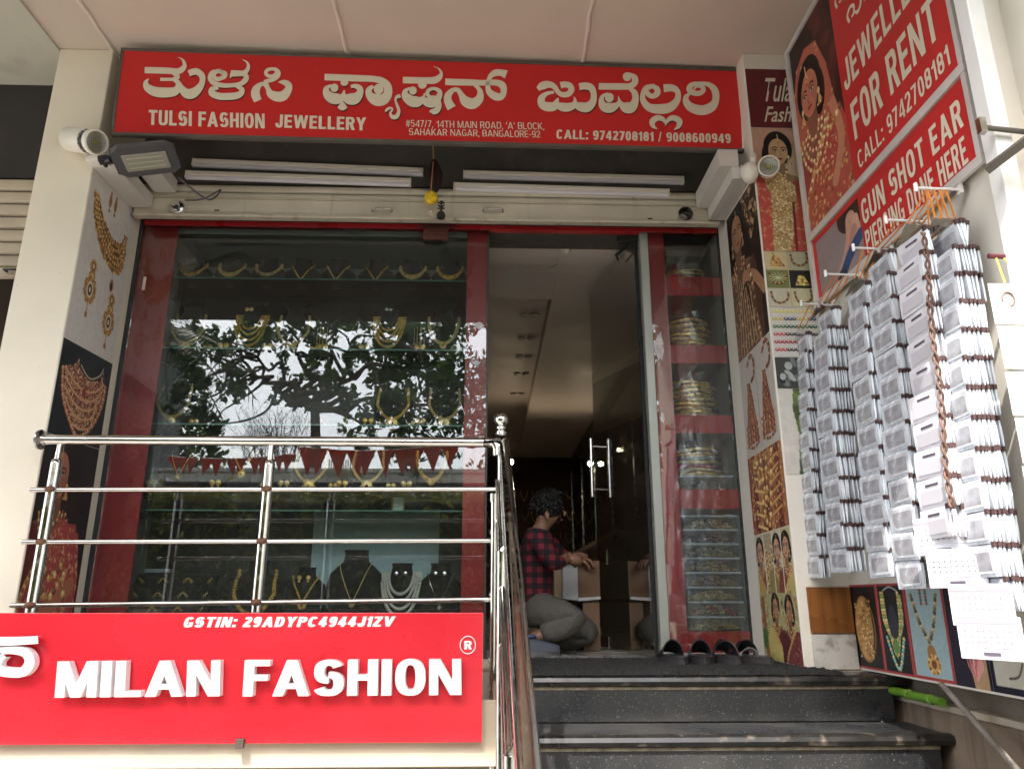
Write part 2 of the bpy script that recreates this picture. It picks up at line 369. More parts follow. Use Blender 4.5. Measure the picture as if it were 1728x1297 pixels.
# --- right hand wall and what lies beyond it
struct(MB().box(1.60, 1.70, -2.0, -.642, .004, 3.148).build('wall_right', white_paint))
struct(MB().box(1.66, 4, -3.0, -2.25, -1.3, 3.148).build('wall_beyond', M('pale_green_wall', (.60, .60, .48), .8, nz=(2, .08), bump=(40, .3, .005), streak=(7, (.4, .38, .28), .6, .9))))
struct(MB().box(1.70, 4, -2.25, .3, .01, 3.148).build('wall_filler', white_paint))
es = thing('white_edge_post', 'bright white metal edge post between the red boards and the pale green wall', 'post', (1.60, -2.03, 1.2))
MB().box(1.545, 1.60, -2.06, -2.0, .0, 3.149).build('post', M('white_powder_coat', (.85, .85, .83), .4, nz=(9, .04)), es, bevel=.004)
# stone plinth to the right of the stairs
stone = M('brown_stone', (.20, .145, .10), .75, nz=(6, .25), bump=(30, .5, .008), streak=(20, (.08, .055, .04), .5, .75))
struct(MB().box(1.665, 1.78, -3.4, -.645, -1.3, -.10).build('stair_side_wall', stone))
struct(MB().box(1.655, 1.80, -3.4, -.80, -.098, -.075).build('side_wall_coping', M('coping_stone', (.42, .36, .27), .6, nz=(8, .2), streak=(6, (.2, .15, .1), .5, .8)), bevel=.003))
struct(MB().box(1.70, 1.9, -3.4, -.645, -.098, .002).box(1.81, 1.9, -3.4, -.645, -1.3, -.099).build('wall_behind_coping', M('brown_wall', (.16, .13, .1), .9, nz=(5, .3))))
# --- shop interior
int_ceil = M('interior_ceiling', (.80, .70, .63), .6, nz=(2, .04))
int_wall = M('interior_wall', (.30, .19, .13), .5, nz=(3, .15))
dark_wood = M('dark_laminate', (.05, .03, .022), .35, nz=(4, .3))
struct(MB().box(-2.0, 1.75, .02, .55, 2.44, 2.6).build('interior_bulkhead', int_ceil))
struct(MB().box(-2.0, 1.75, .55, 8.2, 2.62, 2.72).build('interior_ceiling', int_ceil))
cf = MB(); cf.box(-2.0, -.75, .8, 7.9, 2.50, 2.615).box(.47, 1.75, .8, 7.9, 2.50, 2.615).box(-.75, .47, .8, 1.3, 2.50, 2.615).box(-.75, .47, 7.2, 7.9, 2.50, 2.615).box(-2.0, 1.75, .552, .8, 2.50, 2.615)
struct(cf.build('ceiling_tray', int_ceil, bevel=.004))
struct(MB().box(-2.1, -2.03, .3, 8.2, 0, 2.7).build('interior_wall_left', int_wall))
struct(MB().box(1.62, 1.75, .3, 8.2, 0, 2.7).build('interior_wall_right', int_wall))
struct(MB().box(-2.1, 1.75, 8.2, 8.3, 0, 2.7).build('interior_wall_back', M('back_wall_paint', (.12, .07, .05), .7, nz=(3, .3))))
# ================================================================== TEXT
def textmesh(body, shear=0):
    c = bpy.data.curves.new('t', 'FONT'); c.body = body; c.size = 1; c.offset = .008; c.shear = shear; c.resolution_u = 3
    o = bpy.data.objects.new('t', c); COL.objects.link(o)
    dg = bpy.context.evaluated_depsgraph_get(); dg.update()
    me = bpy.data.meshes.new_from_object(o.evaluated_get(dg)); bpy.data.objects.remove(o); bpy.data.curves.remove(c)
    return me
def fonttext(name, body, TL, BL, TR, mat, parent, N, lift=0, shear=0):
    TL, BL, TR = Vector(TL), Vector(BL), Vector(TR)
    me = textmesh(body, shear); n = len(me.vertices); co = np.empty(n*3); me.vertices.foreach_get('co', co); co = co.reshape(-1, 3)
    x0, y0 = co[:, 0].min(), co[:, 1].min(); x1, y1 = co[:, 0].max(), co[:, 1].max()
    U = (TR-TL)/(x1-x0); V = (TL-BL)/(y1-y0); N = Vector(N).normalized()
    P = np.array(BL)+np.outer(co[:, 0]-x0, np.array(U))+np.outer(co[:, 1]-y0, np.array(V))+lift*np.array(N)
    Mi = np.array(parent.matrix_basis.inverted()); P = P @ Mi[:3, :3].T+Mi[:3, 3]
    me.vertices.foreach_set('co', P.reshape(-1)); me.materials.clear(); me.materials.append(mat); me.update(); me.name = name
    o = bpy.data.objects.new(name, me); COL.objects.link(o); o.parent = parent
    return o
# ---- a bold grotesque drawn from strokes: every glyph is a few bars, slanted bars and ring sections
def glyph(ch, t):
    b = t*.82; Wd = .62; P = []
    bar = lambda x0, x1, y0, y1: P.append([(x0,y0),(x1,y0),(x1,y1),(x0,y1)])
    def par(x0, y0, x1, y1, hw): P.append([(x0-hw,y0),(x0+hw,y0),(x1+hw,y1),(x1-hw,y1)])
    def arc(cx, cy, rx, ry, a0, a1, tx=t, ty=b, e=2.5):
        n = max(4, int(abs(a1-a0)/13)); o = []; i = []
        f = lambda v: math.copysign(abs(v)**(2/e), v)
        for k in range(n+1):
            a = R(a0+(a1-a0)*k/n); c, s = f(math.cos(a)), f(math.sin(a))
            o.append((cx+rx*c, cy+ry*s)); i.append((cx+(rx-tx)*c, cy+(ry-ty)*s))
        P.append(('strip', o, i))
    h = t*.52
    if ch == ' ': return .3, P
    if ch == 'I': bar(0, t, 0, 1); return t, P
    if ch in 'EFL':
        Wd = .52; bar(0, t, 0, 1)
        if ch in 'EL': bar(t, Wd, 0, b)
        if ch in 'EF': bar(t, Wd, 1-b, 1); bar(t, Wd*.93, .5-b*.45, .5+b*.55)
    elif ch == 'H': bar(0, t, 0, 1); bar(Wd-t, Wd, 0, 1); bar(t, Wd-t, .5-b*.5, .5+b*.5)
    elif ch == 'T': Wd = .6; bar(0, Wd, 1-b, 1); bar(Wd/2-t/2, Wd/2+t/2, 0, 1-b)
    elif ch == 'M': Wd = .8; bar(0, t*.9, 0, 1); bar(Wd-t*.9, Wd, 0, 1); par(Wd/2, 0, t*.6, 1, h*.95); par(Wd/2, 0, Wd-t*.6, 1, h*.95)
    elif ch == 'N': Wd = .66; bar(0, t*.9, 0, 1); bar(Wd-t*.9, Wd, 0, 1); par(Wd-t*.6, 0, t*.6, 1, h)
    elif ch in 'AV':
        Wd = .74; a, z = (0, 1) if ch == 'A' else (1, 0)
        par(h, a, Wd/2, z, h); par(Wd-h, a, Wd/2, z, h)
        if ch == 'A': bar(Wd*.24, Wd*.76, .2, .2+b*.9)
    elif ch == 'W': Wd = .98; q = h*.9; par(q, 1, Wd*.27, 0, q); par(Wd*.5, 1, Wd*.27, 0, q); par(Wd*.5, 1, Wd*.73, 0, q); par(Wd-q, 1, Wd*.73, 0, q)
    elif ch == 'K': bar(0, t, 0, 1); par(t*.9, .42, Wd-h, 1, h*1.1); par(Wd-h, 0, t*1.5, .62, h*1.1)
    elif ch == 'Y': Wd = .68; par(Wd/2, .42, h, 1, h); par(Wd/2, .42, Wd-h, 1, h); bar(Wd/2-t/2, Wd/2+t/2, 0, .43)
    elif ch == 'Z': Wd = .56; bar(0, Wd, 1-b, 1); bar(0, Wd, 0, b); par(h*1.1, b, Wd-h*1.1, 1-b, h*1.1)
    elif ch == 'O': arc(Wd/2, .5, Wd/2, .51, 0, 360)
    elif ch == '0': Wd = .52; arc(Wd/2, .5, Wd/2, .51, 0, 360)
    elif ch == 'C': arc(Wd/2, .5, Wd/2, .51, 38, 322)
    elif ch == 'G': arc(Wd/2, .5, Wd/2, .51, 38, 318); bar(Wd-t*.9, Wd, .06, .5); bar(Wd*.52, Wd-t*.9, .5-b*.9, .5)
    elif ch == 'D': bar(0, t, 0, 1); bar(t, Wd-.3, 0, b); bar(t, Wd-.3, 1-b, 1); arc(Wd-.33, .5, .33, .5, -90, 90)
    elif ch in 'PRB':
        Wd = .6; bar(0, t, 0, 1); cy = .715; ry = .285
        bar(t, Wd-.26, 1-b, 1); bar(t, Wd-.26, cy-ry, cy-ry+b); arc(Wd-.29, cy, .27 if ch == 'B' else .29, ry, -90, 90)
        if ch == 'R': par(Wd-h*.9, 0, Wd*.58, cy-ry+b*.4, h*1.05)
        if ch == 'B': bar(t, Wd-.28, 0, b); arc(Wd-.28, (cy-ry+b)/2, .29, (cy-ry+b)/2, -90, 90)
    elif ch in 'JU':
        Wd = .5 if ch == 'J' else .62; bar(Wd-t, Wd, .28, 1); arc(Wd/2, .28, Wd/2, .29, -180, 0)
        if ch == 'U': bar(0, t, .28, 1)
        else: bar(0, t, .28, .34)
    elif ch in 'S': r1 = .25+b*.5; arc(Wd/2, 1.005-r1, Wd/2*.96, r1, 25, 270); arc(Wd/2, r1-.005, Wd/2, r1, 90, -155)
    elif ch == '8': Wd = .54; r1 = .235+b*.5; arc(Wd/2, 1.005-r1, Wd/2*.93, r1, 0, 360); arc(Wd/2, r1, Wd/2, r1, 0, 360)
    elif ch == '3': Wd = .52; r1 = .25+b*.5; arc(Wd/2, 1.005-r1, Wd/2*.95, r1, 160, -90); arc(Wd/2, r1, Wd/2, r1, 90, -160)
    elif ch == '5': Wd = .52; bar(0.02, Wd*.95, 1-b, 1); bar(.02, .02+t*.85, .5, 1-b); arc(Wd/2, .33, Wd/2, .34, 140, -155)
    elif ch == '2': Wd = .52; arc(Wd/2, .71, Wd/2, .3, 170, -35); par(h*1.2, b*.9, Wd-h*1.3, .60, h*1.25); bar(0, Wd, 0, b)
    elif ch == '1': Wd = .34; bar(Wd-t, Wd, 0, 1); par(.02, .72, Wd-t*.6, .92, t*.3); bar(.0, Wd-t, .68, .68+b*.8)
    elif ch == '4': Wd = .56; bar(Wd-t*1.35, Wd-t*.35, 0, 1); bar(0, Wd, .2, .2+b); par(h*.75, .2+b, Wd-t*1.0, 1, h*.75)
    elif ch == '7': Wd = .5; bar(0, Wd, 1-b, 1); par(Wd*.32, 0, Wd-h, 1-b, h)
    elif ch in '69':
        Wd = .54; k = 1 if ch == '6' else -1; y = lambda v: v if k == 1 else 1-v
        arc(Wd/2, y(.32), Wd/2, .325, 0, 360); arc(Wd/2, .5, Wd/2, .51, *((40, 180) if k == 1 else (0, -140))); bar(*((0, t, .3, .52) if k == 1 else (Wd-t, Wd, .48, .7)))
    elif ch == '/': Wd = .32; par(.06, -.03, Wd-.06, 1.03, .06)
    elif ch == '#': Wd = .56; par(.14, 0, .2, 1, .05); par(.37, 0, .43, 1, .05); bar(0, Wd, .28, .38); bar(0, Wd, .62, .72)
    elif ch == ':': Wd = t; bar(0, t, 0, t); bar(0, t, .55, .55+t)
    elif ch == '.': Wd = t; bar(0, t, 0, t)
    elif ch == ',': Wd = t; bar(0, t, 0, t); par(t*.35, -.16, t*.6, 0, t*.3)
    elif ch == "'": Wd = t*.8; bar(0, t*.8, .66, 1)
    elif ch == '-': Wd = .3; bar(0, .3, .36, .36+b)
    return Wd, P
def lettering(name, body, TL, BL, TR, mat, parent=None, t=.2, extrude=0, N=None, lift=.0, shear=0, gap=None, split=False, off=None):
    """text fitted so that its cap-height box has corners TL, BL, TR; extrude is depth behind the front"""
    TL, BL, TR = Vector(TL), Vector(BL), Vector(TR); gap = (.1 if gap is None else gap)
    N = Vector(N).normalized(); G = []; x = 0
    for ch in body:
        wd, P = glyph(ch, t); G.append((ch, x, P)); x += wd+(gap if ch != ' ' else .06)
    tot = x-gap; V = TL-BL; U = (TR-TL)/tot; outs = []; mb = MB()
    for ch, x0, P in G:
        if split: mb = MB()
        for pi, p in enumerate(P):
            l = lift+pi*.00022; q = lambda a, l=l: BL+U*(a[0]+x0+shear*a[1])+V*a[1]+N*l
            if p[0] == 'strip':
                o, i = p[1], p[2]; k = len(o)
                mb.add([q(a) for pr in zip(o, i) for a in pr], [(2*j, 2*j+1, 2*j+3, 2*j+2) for j in range(k-1)])
                if extrude:
                    b0 = len(mb.v); mb.add([q(a)-N*extrude for pr in zip(o, i) for a in pr], [])
                    s0 = b0-2*k
                    for j in range(k-1):
                        mb.f += [(s0+2*j, s0+2*j+2, b0+2*j+2, b0+2*j), (s0+2*j+3, s0+2*j+1, b0+2*j+1, b0+2*j+3)]; mb.m += [0, 0]
                    mb.f += [(s0, s0+1, b0+1, b0), (s0+2*k-2, s0+2*k-1, b0+2*k-1, b0+2*k-2)]; mb.m += [0, 0]
            elif extrude: mb.slab(*[q(a) for a in p], -N*extrude)
            else: mb.quad(*[q(a) for a in p])
        if split and P: outs.append(mb.build(name, mat, parent))
    if not split: outs.append(mb.build(name, mat, parent))
    return outs
def ribbon(mb, pts, O, U, V, N, lift, depth=0, n=6, m=0):
    """variable-width brush stroke: pts = (x, y, halfwidth); smooth curve, round ends"""
    C = catmull(pts, n); k = len(C); Lf = []; Rt = []
    for i in range(k):
        a = C[max(i-1, 0)]; b = C[min(i+1, k-1)]; dx, dy = b[0]-a[0], b[1]-a[1]; d = math.hypot(dx, dy) or 1
        nx, ny = -dy/d, dx/d; x, y, h = C[i]; h = max(h, .01)
        Lf.append((x+nx*h, y+ny*h)); Rt.append((x-nx*h, y-ny*h))
    P3 = lambda p, l: Vector(O)+Vector(U)*p[0]+Vector(V)*p[1]+Vector(N)*l
    vs_ = []; fs_ = []
    for a, b in zip(Lf, Rt): vs_ += [P3(a, lift), P3(b, lift)]
    fs_ = [(2*i, 2*i+1, 2*i+3, 2*i+2) for i in range(k-1)]
    mb.add(vs_, fs_, m)
    if depth:
        mb.add([P3(a, lift-depth) for p in zip(Lf, Rt) for a in p], [], m)
        b0 = len(mb.v)-4*k
        for i in range(k-1):
            mb.f += [(b0+2*i, b0+2*i+2, b0+2*k+2*i+2, b0+2*k+2*i), (b0+2*i+3, b0+2*i+1, b0+2*k+2*i+1, b0+2*k+2*i+3)]; mb.m += [m, m]
        mb.f += [(b0, b0+1, b0+2*k+1, b0+2*k)]; mb.m += [m]

# ================================================================== MAIN SIGN
# plane of the sign from three photographed corners
sA, sB, sC = onY(187, 228, -.63), onY(205, 82, -.63), onY(1262, 257, -.53)
sN = (sC-sA).cross(sB-sA).normalized()
if sN.y > 0: sN = -sN
SP = lambda px, py, d=0: onP(px, py, sA, sN)+sN*d
ms = thing('shop_sign', 'long red signboard with Kannada lettering under the ceiling above the shop window', 'signboard', (-.3, -.6, 2.58))
A, B, C_, D = SP(187, 229), SP(1262, 257), SP(1256, 117), SP(205, 82)
back = -sN*.02
MB().slab(A, B, C_, D, back).build('box', frame_grey, ms, bevel=.004)
def inset(P, dx, dy): return P
a1, b1, c1, d1 = SP(192, 224, .003), SP(1257, 252, .003), SP(1251, 122, .003), SP(209, 87, .003)
MB().slab(a1, b1, c1, d1, sN*.002).build('face', sign_red, ms)
# frame rails, proud of the face
def rail(P, Q, W, D_=.008):
    return MB().slab(P, Q, Q+W, P+W, sN*D_)
up_ = (D-A).normalized(); rt_ = (B-A).normalized()
for P, Q, W in ((A, B, up_*.018), (D-up_*.018, C_-up_*.018, up_*.018)):
    rail(P+sN*.001, Q+sN*.001, W).build('frame_rail', frame_grey, ms, bevel=.003)
for P, Q, W in ((A+up_*.019, D-up_*.019, rt_*.016), (B+up_*.019-rt_*.016, C_-up_*.019-rt_*.016, rt_*.016)):
    rail(P+sN*.001, Q+sN*.001, W).build('frame_rail', frame_grey, ms, bevel=.003)
MB().slab(SP(1252, 252, .0055), SP(1256, 252, .0055), SP(1250.5, 123, .0055), SP(1247, 123, .0055), sN*.002).build('white_strip', print_white, ms)
L1 = .0065
for body, tl, bl, tr, mat_, of in (
    ('TULSI FASHION', (252, 187), (251, 212), (447, 193.5), cream_print, .022), ('JEWELLERY', (466, 194.5), (465, 216.5), (618, 200), cream_print, .022),
    ("#547/7, 14TH MAIN ROAD, 'A' BLOCK,", (685, 203.8), (685, 215.4), (917.5, 208.8), cream_print, .012), ('SAHAKAR NAGAR, BANGALORE-92', (690, 218), (690, 229.2), (911, 222.6), cream_print, .012),
    ('CALL: 9742708181 / 9008600949', (939, 220), (938.5, 235.5), (1232, 227.6), cream_print, .022)):
    for nm, mt, dx, dy, lf in (('lettering', mat_, 0, 0, L1),) + ((('lettering_shadow', shadow_print, 1.3, 1.3, L1-.0025),) if of > .02 else ()):
        lettering(nm, body, SP(tl[0]+dx, tl[1]+dy), SP(bl[0]+dx, bl[1]+dy), SP(tr[0]+dx, tr[1]+dy), mt, ms, t=(.21 if of > .02 else .13), N=sN, lift=lf)
# Kannada letters: brush strokes measured off the board (x, y, halfwidth in the close-up's units)
def kan(strokes, sx, ox, oy, name='kannada_letter'):
    for dx, dy, mt, lf, nm in ((0, 0, cream_print, L1+.001, name), (6, 10, shadow_print, L1-.002, name+'_shadow')):
        mb = MB()
        for si, st in enumerate(strokes):
            pts = [(p[0]+dx, p[1]+dy, p[2]) for p in st]
            # map by plane projection after smoothing in picture units
            Cc = catmull(pts, 7); k = len(Cc); Lf = []
            vs_ = []
            for i in range(k):
                a = Cc[max(i-1, 0)]; b = Cc[min(i+1, k-1)]; ex, ey = b[0]-a[0], b[1]-a[1]; d = math.hypot(ex, ey) or 1
                nx, ny = -ey/d, ex/d; x, y, h = Cc[i]
                for s_ in (1, -1): vs_.append(SP(ox+(x+s_*nx*h)/sx, oy+(y+s_*ny*h)/sx, lf+.00025*si))
            mb.add(vs_, [(2*i, 2*i+1, 2*i+3, 2*i+2) for i in range(k-1)])
            for (x, y, h), s2 in ((Cc[0], 0), (Cc[-1], 1)):
                if h > 6 and len(st[0]) == 3 and (st[0] if s2 == 0 else st[-1])[2] > 14 and name:
                    pass
        mb.build(nm, mt, ms)
def disc(x, y, r): return [(x-r*.92, y, r*.38), (x-r*.5, y, r*.86), (x, y, r), (x+r*.5, y, r*.86), (x+r*.92, y, r*.38)]
s1, o1 = 6.171, (230, 90)
kan([[(93, 187, 33), (200, 189, 33), (330, 193, 33), (430, 200, 31), (480, 180, 30), (508, 140, 22), (492, 85, 12), (455, 58, 4), (435, 52, 1)],
     [(390, 215, 22), (425, 240, 26), (428, 265, 26), (390, 282, 18), (330, 283, 17), (255, 283, 17)],
     [(400, 285, 20), (440, 320, 27), (440, 370, 34), (400, 410, 46), (300, 420, 52), (200, 410, 50), (125, 370, 40), (105, 325, 26), (118, 295, 14), (138, 276, 4)],
     [(455, 320, 16), (480, 380, 34), (530, 430, 50), (590, 430, 52), (650, 385, 42), (690, 320, 30), (690, 250, 32), (640, 205, 34), (590, 208, 34), (552, 222, 32)]], s1, *o1)
kan([disc(852, 236, 0.1), [(900, 240, 4), (905, 225, 18), (880, 200, 22), (845, 200, 22), (815, 225, 22), (815, 260, 22), (850, 280, 22), (890, 270, 22), (925, 250, 24), (925, 220, 24), (890, 200, 14), (860, 190, 6)],
     [(860, 192, 6), (800, 205, 18), (772, 250, 20), (778, 290, 22), (820, 325, 26), (900, 345, 24), (1000, 345, 22), (1090, 330, 24), (1140, 290, 28), (1150, 250, 24), (1115, 235, 16)],
     [(990, 222, 34), (1060, 222, 30), (1125, 218, 28), (1160, 185, 22), (1172, 140, 16), (1150, 100, 9), (1105, 78, 1)],
     [(1000, 195, 3), (992, 240, 12), (984, 272, 3)],
     [(860, 375, 14), (800, 385, 28), (795, 430, 34), (870, 460, 36), (950, 462, 36), (1040, 455, 36), (1095, 430, 30), (1100, 385, 26), (1040, 352, 14)],
     [(860, 345, 16), (950, 345, 12), (1050, 345, 16)]], s1, *o1)
kan([[(1270, 506, 42), (1245, 440, 46), (1255, 380, 40), (1300, 335, 22), (1340, 335, 22), (1375, 380, 24), (1400, 430, 40), (1460, 460, 50), (1530, 455, 52), (1580, 400, 40), (1590, 345, 34), (1545, 315, 28), (1485, 310, 6)],
     [(1330, 300, 8), (1370, 298, 20), (1430, 285, 20), (1475, 250, 22), (1485, 210, 20), (1455, 180, 18), (1405, 175, 16), (1365, 190, 18), (1352, 222, 18), (1375, 245, 18), (1415, 250, 18), (1450, 230, 14), (1455, 200, 10)],
     [(1345, 305, 3), (1360, 330, 18), (1380, 360, 12)]], s1, *o1)
s2, o2 = 5.082, (530, 100)
kan([[(92, 162, 28), (200, 166, 28), (350, 172, 28), (500, 178, 27), (580, 195, 30), (630, 240, 34), (632, 310, 38), (590, 355, 48), (530, 355, 50), (480, 320, 34), (472, 270, 24), (510, 240, 14)],
     disc(555, 265, 44), [(260, 190, 24), (262, 215, 34), (264, 238, 14)],
     disc(176, 255, 36), [(150, 232, 8), (108, 262, 22), (115, 310, 36), (160, 345, 46), (215, 345, 44), (250, 320, 20), (262, 275, 6)],
     [(250, 330, 22), (300, 350, 46), (355, 345, 48), (395, 300, 30), (390, 258, 26), (350, 240, 18), (318, 246, 12)],
     [(250, 372, 2), (246, 395, 22), (246, 425, 40), (246, 448, 12)],
     [(742, 325, 17), (710, 335, 14), (700, 365, 9), (715, 410, 12), (728, 455, 14), (710, 500, 18), (675, 505, 18), (655, 475, 10), (672, 445, 8), (665, 430, 9), (640, 432, 12), (618, 452, 10), (614, 462, 2)]], s2, *o2)
kan([[(762, 188, 28), (850, 190, 28), (960, 192, 28), (1030, 190, 30), (1075, 165, 24), (1090, 125, 12), (1065, 88, 5), (1022, 72, 1)],
     [(928, 200, 22), (929, 235, 38), (930, 262, 14)], disc(848, 278, 35),
     [(825, 255, 8), (783, 285, 20), (790, 330, 36), (840, 370, 46), (895, 370, 44), (935, 340, 16), (950, 300, 6)],
     [(930, 350, 20), (975, 378, 40), (1030, 375, 44), (1072, 330, 26), (1075, 285, 20), (1030, 262, 14), (985, 275, 16), (972, 310, 16), (1000, 335, 14), (1035, 330, 12)],
     [(1070, 370, 18), (1072, 410, 22), (1050, 450, 26), (1010, 462, 22), (1002, 470, 14)]], s2, *o2)
kan([[(1125, 202, 28), (1220, 206, 28), (1330, 208, 27), (1450, 212, 24), (1560, 210, 26), (1615, 235, 30), (1625, 290, 26), (1600, 330, 30), (1550, 325, 34), (1500, 285, 26), (1490, 220, 18), (1510, 160, 20), (1550, 128, 28), (1600, 125, 28), (1648, 140, 36)],
     [(1180, 428, 40), (1150, 370, 34), (1150, 320, 30), (1190, 275, 20), (1235, 275, 20), (1265, 320, 26), (1300, 370, 44), (1360, 390, 46), (1415, 350, 36), (1425, 290, 24), (1400, 250, 16), (1370, 235, 8)]], s2, *o2)
s3, o3 = 5.082, (890, 110)
kan([[(88, 215, 18), (130, 185, 34), (190, 175, 28), (235, 200, 22), (262, 240, 20), (300, 262, 22), (350, 255, 24), (375, 220, 26), (360, 185, 26), (320, 175, 26), (282, 182, 28)],
     [(225, 240, 12), (160, 255, 18), (120, 295, 30), (125, 345, 34), (170, 365, 40), (225, 360, 38), (250, 320, 20), (262, 290, 6)],
     [(250, 340, 18), (290, 365, 36), (350, 370, 36), (400, 345, 26), (405, 300, 10), (395, 280, 3)],
     [(400, 330, 12), (440, 360, 36), (510, 370, 42), (560, 320, 30), (565, 250, 26), (540, 200, 30), (490, 188, 30), (442, 195, 30)]], s3, *o3)
kan([[(610, 190, 28), (700, 192, 28), (800, 192, 28), (870, 190, 26), (915, 165, 26), (918, 120, 26), (890, 90, 14), (860, 80, 8)], disc(852, 108, 38),
     [(870, 210, 12), (915, 245, 26), (922, 310, 30), (890, 370, 44), (840, 370, 46), (800, 340, 22), (782, 300, 8), (778, 272, 2)],
     disc(700, 288, 40), [(690, 252, 8), (645, 275, 16), (632, 320, 24), (655, 365, 40), (710, 375, 42), (765, 350, 24), (785, 310, 6)]], s3, *o3)
kan([[(1040, 220, 6), (1065, 195, 14), (1105, 210, 24), (1110, 250, 26), (1075, 275, 22), (1035, 260, 22), (1015, 225, 20), (1030, 195, 18)],
     [(1090, 182, 12), (1020, 195, 16), (990, 240, 18), (990, 310, 26), (1040, 370, 34), (1130, 385, 42), (1220, 370, 40), (1280, 310, 28), (1285, 240, 24), (1240, 205, 30), (1165, 208, 34)],
     [(1110, 555, 3), (1075, 530, 18), (1070, 490, 26), (1110, 462, 24), (1155, 470, 20), (1182, 505, 10), (1184, 528, 2)],
     [(1255, 562, 3), (1290, 535, 18), (1300, 490, 26), (1255, 462, 24), (1215, 470, 20), (1190, 500, 12), (1182, 528, 3)]], s3, *o3)
kan([[(1425, 215, 8), (1450, 190, 12), (1495, 195, 18), (1505, 225, 20), (1470, 250, 22), (1420, 245, 24), (1385, 215, 26), (1410, 175, 20), (1490, 165, 14), (1560, 180, 22), (1605, 230, 30), (1610, 310, 30), (1570, 370, 40), (1490, 395, 42), (1400, 370, 38), (1358, 320, 28), (1362, 275, 20), (1395, 250, 8)]], s3, *o3)

# ================================================================== MILAN SIGN
YS = -.78
mi = thing('shop_sign', 'bright red board with raised white lettering below the steel railing', 'signboard', (-1.1, YS, -.27))
zt_, zb_ = onY(400, 1033.5, YS).z, onY(400, 1254, YS).z
xr_ = onY(814, 1150, YS).x
MB().box(-2.7, xr_, YS, YS+.03, zb_, zt_).build('board', milan_red, mi, bevel=.002)
MB().box(-2.7, xr_+.001, YS+.0305, YS+.034, zb_+.002, zt_-.002).build('back_sheet', print_white, mi)
MP = lambda px, py, d=.0: onY(px, py, YS-d)
lettering('lettering', 'GSTIN: 29ADYPC4944J1ZV', MP(311, 1040.5), MP(308, 1058), MP(665, 1039.2), print_white, mi, t=.25, lift=.001, N=(0, -1, 0), shear=.12)
E_ = .05
lettering('letter', 'MILAN', MP(97, 1115.5, E_), MP(92, 1176.5, E_), MP(372, 1113.5, E_), white_letter, mi, t=.205, extrude=.04, N=(0, -1, 0), split=True, gap=.075)
lettering('letter', 'FASHION', MP(413, 1113.5, E_), MP(409, 1174.5, E_), MP(778, 1111.5, E_), white_letter, mi, t=.205, extrude=.04, N=(0, -1, 0), split=True, gap=.075)
# partial glyph at the left edge
q = MB(); O = MP(0, 1142, E_); U = (MP(65, 1142, E_)-O)/65; V = (MP(0, 1073, E_)-O)/69
ribbon(q, [(-40, 60, 7.5), (0, 60, 7.5), (30, 61, 7), (65, 63, 6.5)], O, U, V, (0, -1, 0), .0, .035)
ribbon(q, [(-25, 40, 7), (0, 44, 6), (25, 45, 6.5), (44, 40, 8), (50, 24, 8.5), (38, 9, 8), (15, 8, 8), (-2, 12, 8), (-5, 25, 7), (6, 38, 6)], O, U, V, (0, -1, 0), .0006, .035)
q.build('letter', white_letter, mi)
# registered mark: ring and R
cR = MP(789.5, 1087.5); ro = 13/FPX*3.27; pts = [(cR.x+ro*math.cos(t)*.92, YS-.003, cR.z+ro*math.sin(t)) for t in np.linspace(0, 2*math.pi, 28, endpoint=False)]
MB().tube(pts, .0022, 5, closed=True).build('registered_ring', print_white, mi)
lettering('registered_letter', 'R', MP(783.5, 1080.5), MP(783.5, 1095), MP(796, 1080.5), print_white, mi, t=.22, lift=.002, N=(0, -1, 0))
c0 = MP(406.5, 1252); MB().box(c0.x-.016, c0.x+.016, YS-.02, YS, c0.z-.018, c0.z+.016).build('clip', M('brown_clip', (.07, .05, .04), .6), mi, bevel=.002)
for i_, (px, py) in enumerate(((75, 1291), (157, 1290))):
    p = onY(px, py, -.5)
    g = thing('hanging_ornament', ['small brass ornament hanging below the red board, nearer the left edge', 'wider brass ornament hanging below the red board under the raised M'][i_], 'ornament', (p.x, -.5, p.z))
    MB().lathe([(.004, .0), (.028 if i_ else .014, -.012), (.036 if i_ else .018, -.03), (.02, -.05), (.03, -.07)], (p.x, -.5, p.z), 14).build('cup', M('aged_brass', (.5, .34, .14), .35, .9, nz=(20, .3)), g, smooth=True)
    MB().tube([(p.x, -.5, p.z), (p.x, -.5, -.26)], .0025, 5).build('cord', gold, g)
# ================================================================== ROLLED SHUTTER OVER THE WINDOW
sh = thing('rolling_shutter', 'rolled up beige shutter across the top of the jewellery shop window', 'shutter', (-.32, -.14, 2.36))
sx0, sx1 = -2.03, 1.33
slat_m = M('beige_slat', (.60, .53, .42), .45, .15, nz=(4, .1), streak=(16, (.34, .28, .2), .6, .9))
def slatrow(z0, z1, yo, bulge):
    q = [(0, z0+.003), (-bulge*.7, z0+(z1-z0)*.2), (-bulge, (z0+z1)/2), (-bulge*.7, z1-(z1-z0)*.2), (0, z1-.003), (.008, z1-.003), (.008, z0+.003)]
    MB().prism(q, (sx0, yo, 0), (0, 1, 0), (0, 0, 1), (sx1-sx0, 0, 0)).build('slat', slat_m, sh, smooth='auto')
slatrow(2.548, 2.60, -.118, .012); slatrow(2.50, 2.545, -.128, .014)
MB().box(sx0, sx1, -.150, -.125, 2.495, 2.4995).build('slat_edge', slat_m, sh)
MB().box(sx0, sx1, -.142, -.12, 2.388, 2.494).build('bottom_plate', slat_m, sh, bevel=.003)
MB().box(sx0+.01, sx1-.01, -.165, -.12, 2.372, 2.387).build('bottom_angle', M('angle_bar', (.62, .55, .44), .5, .2, streak=(12, (.3, .2, .12), .55, .8)), sh, bevel=.002)
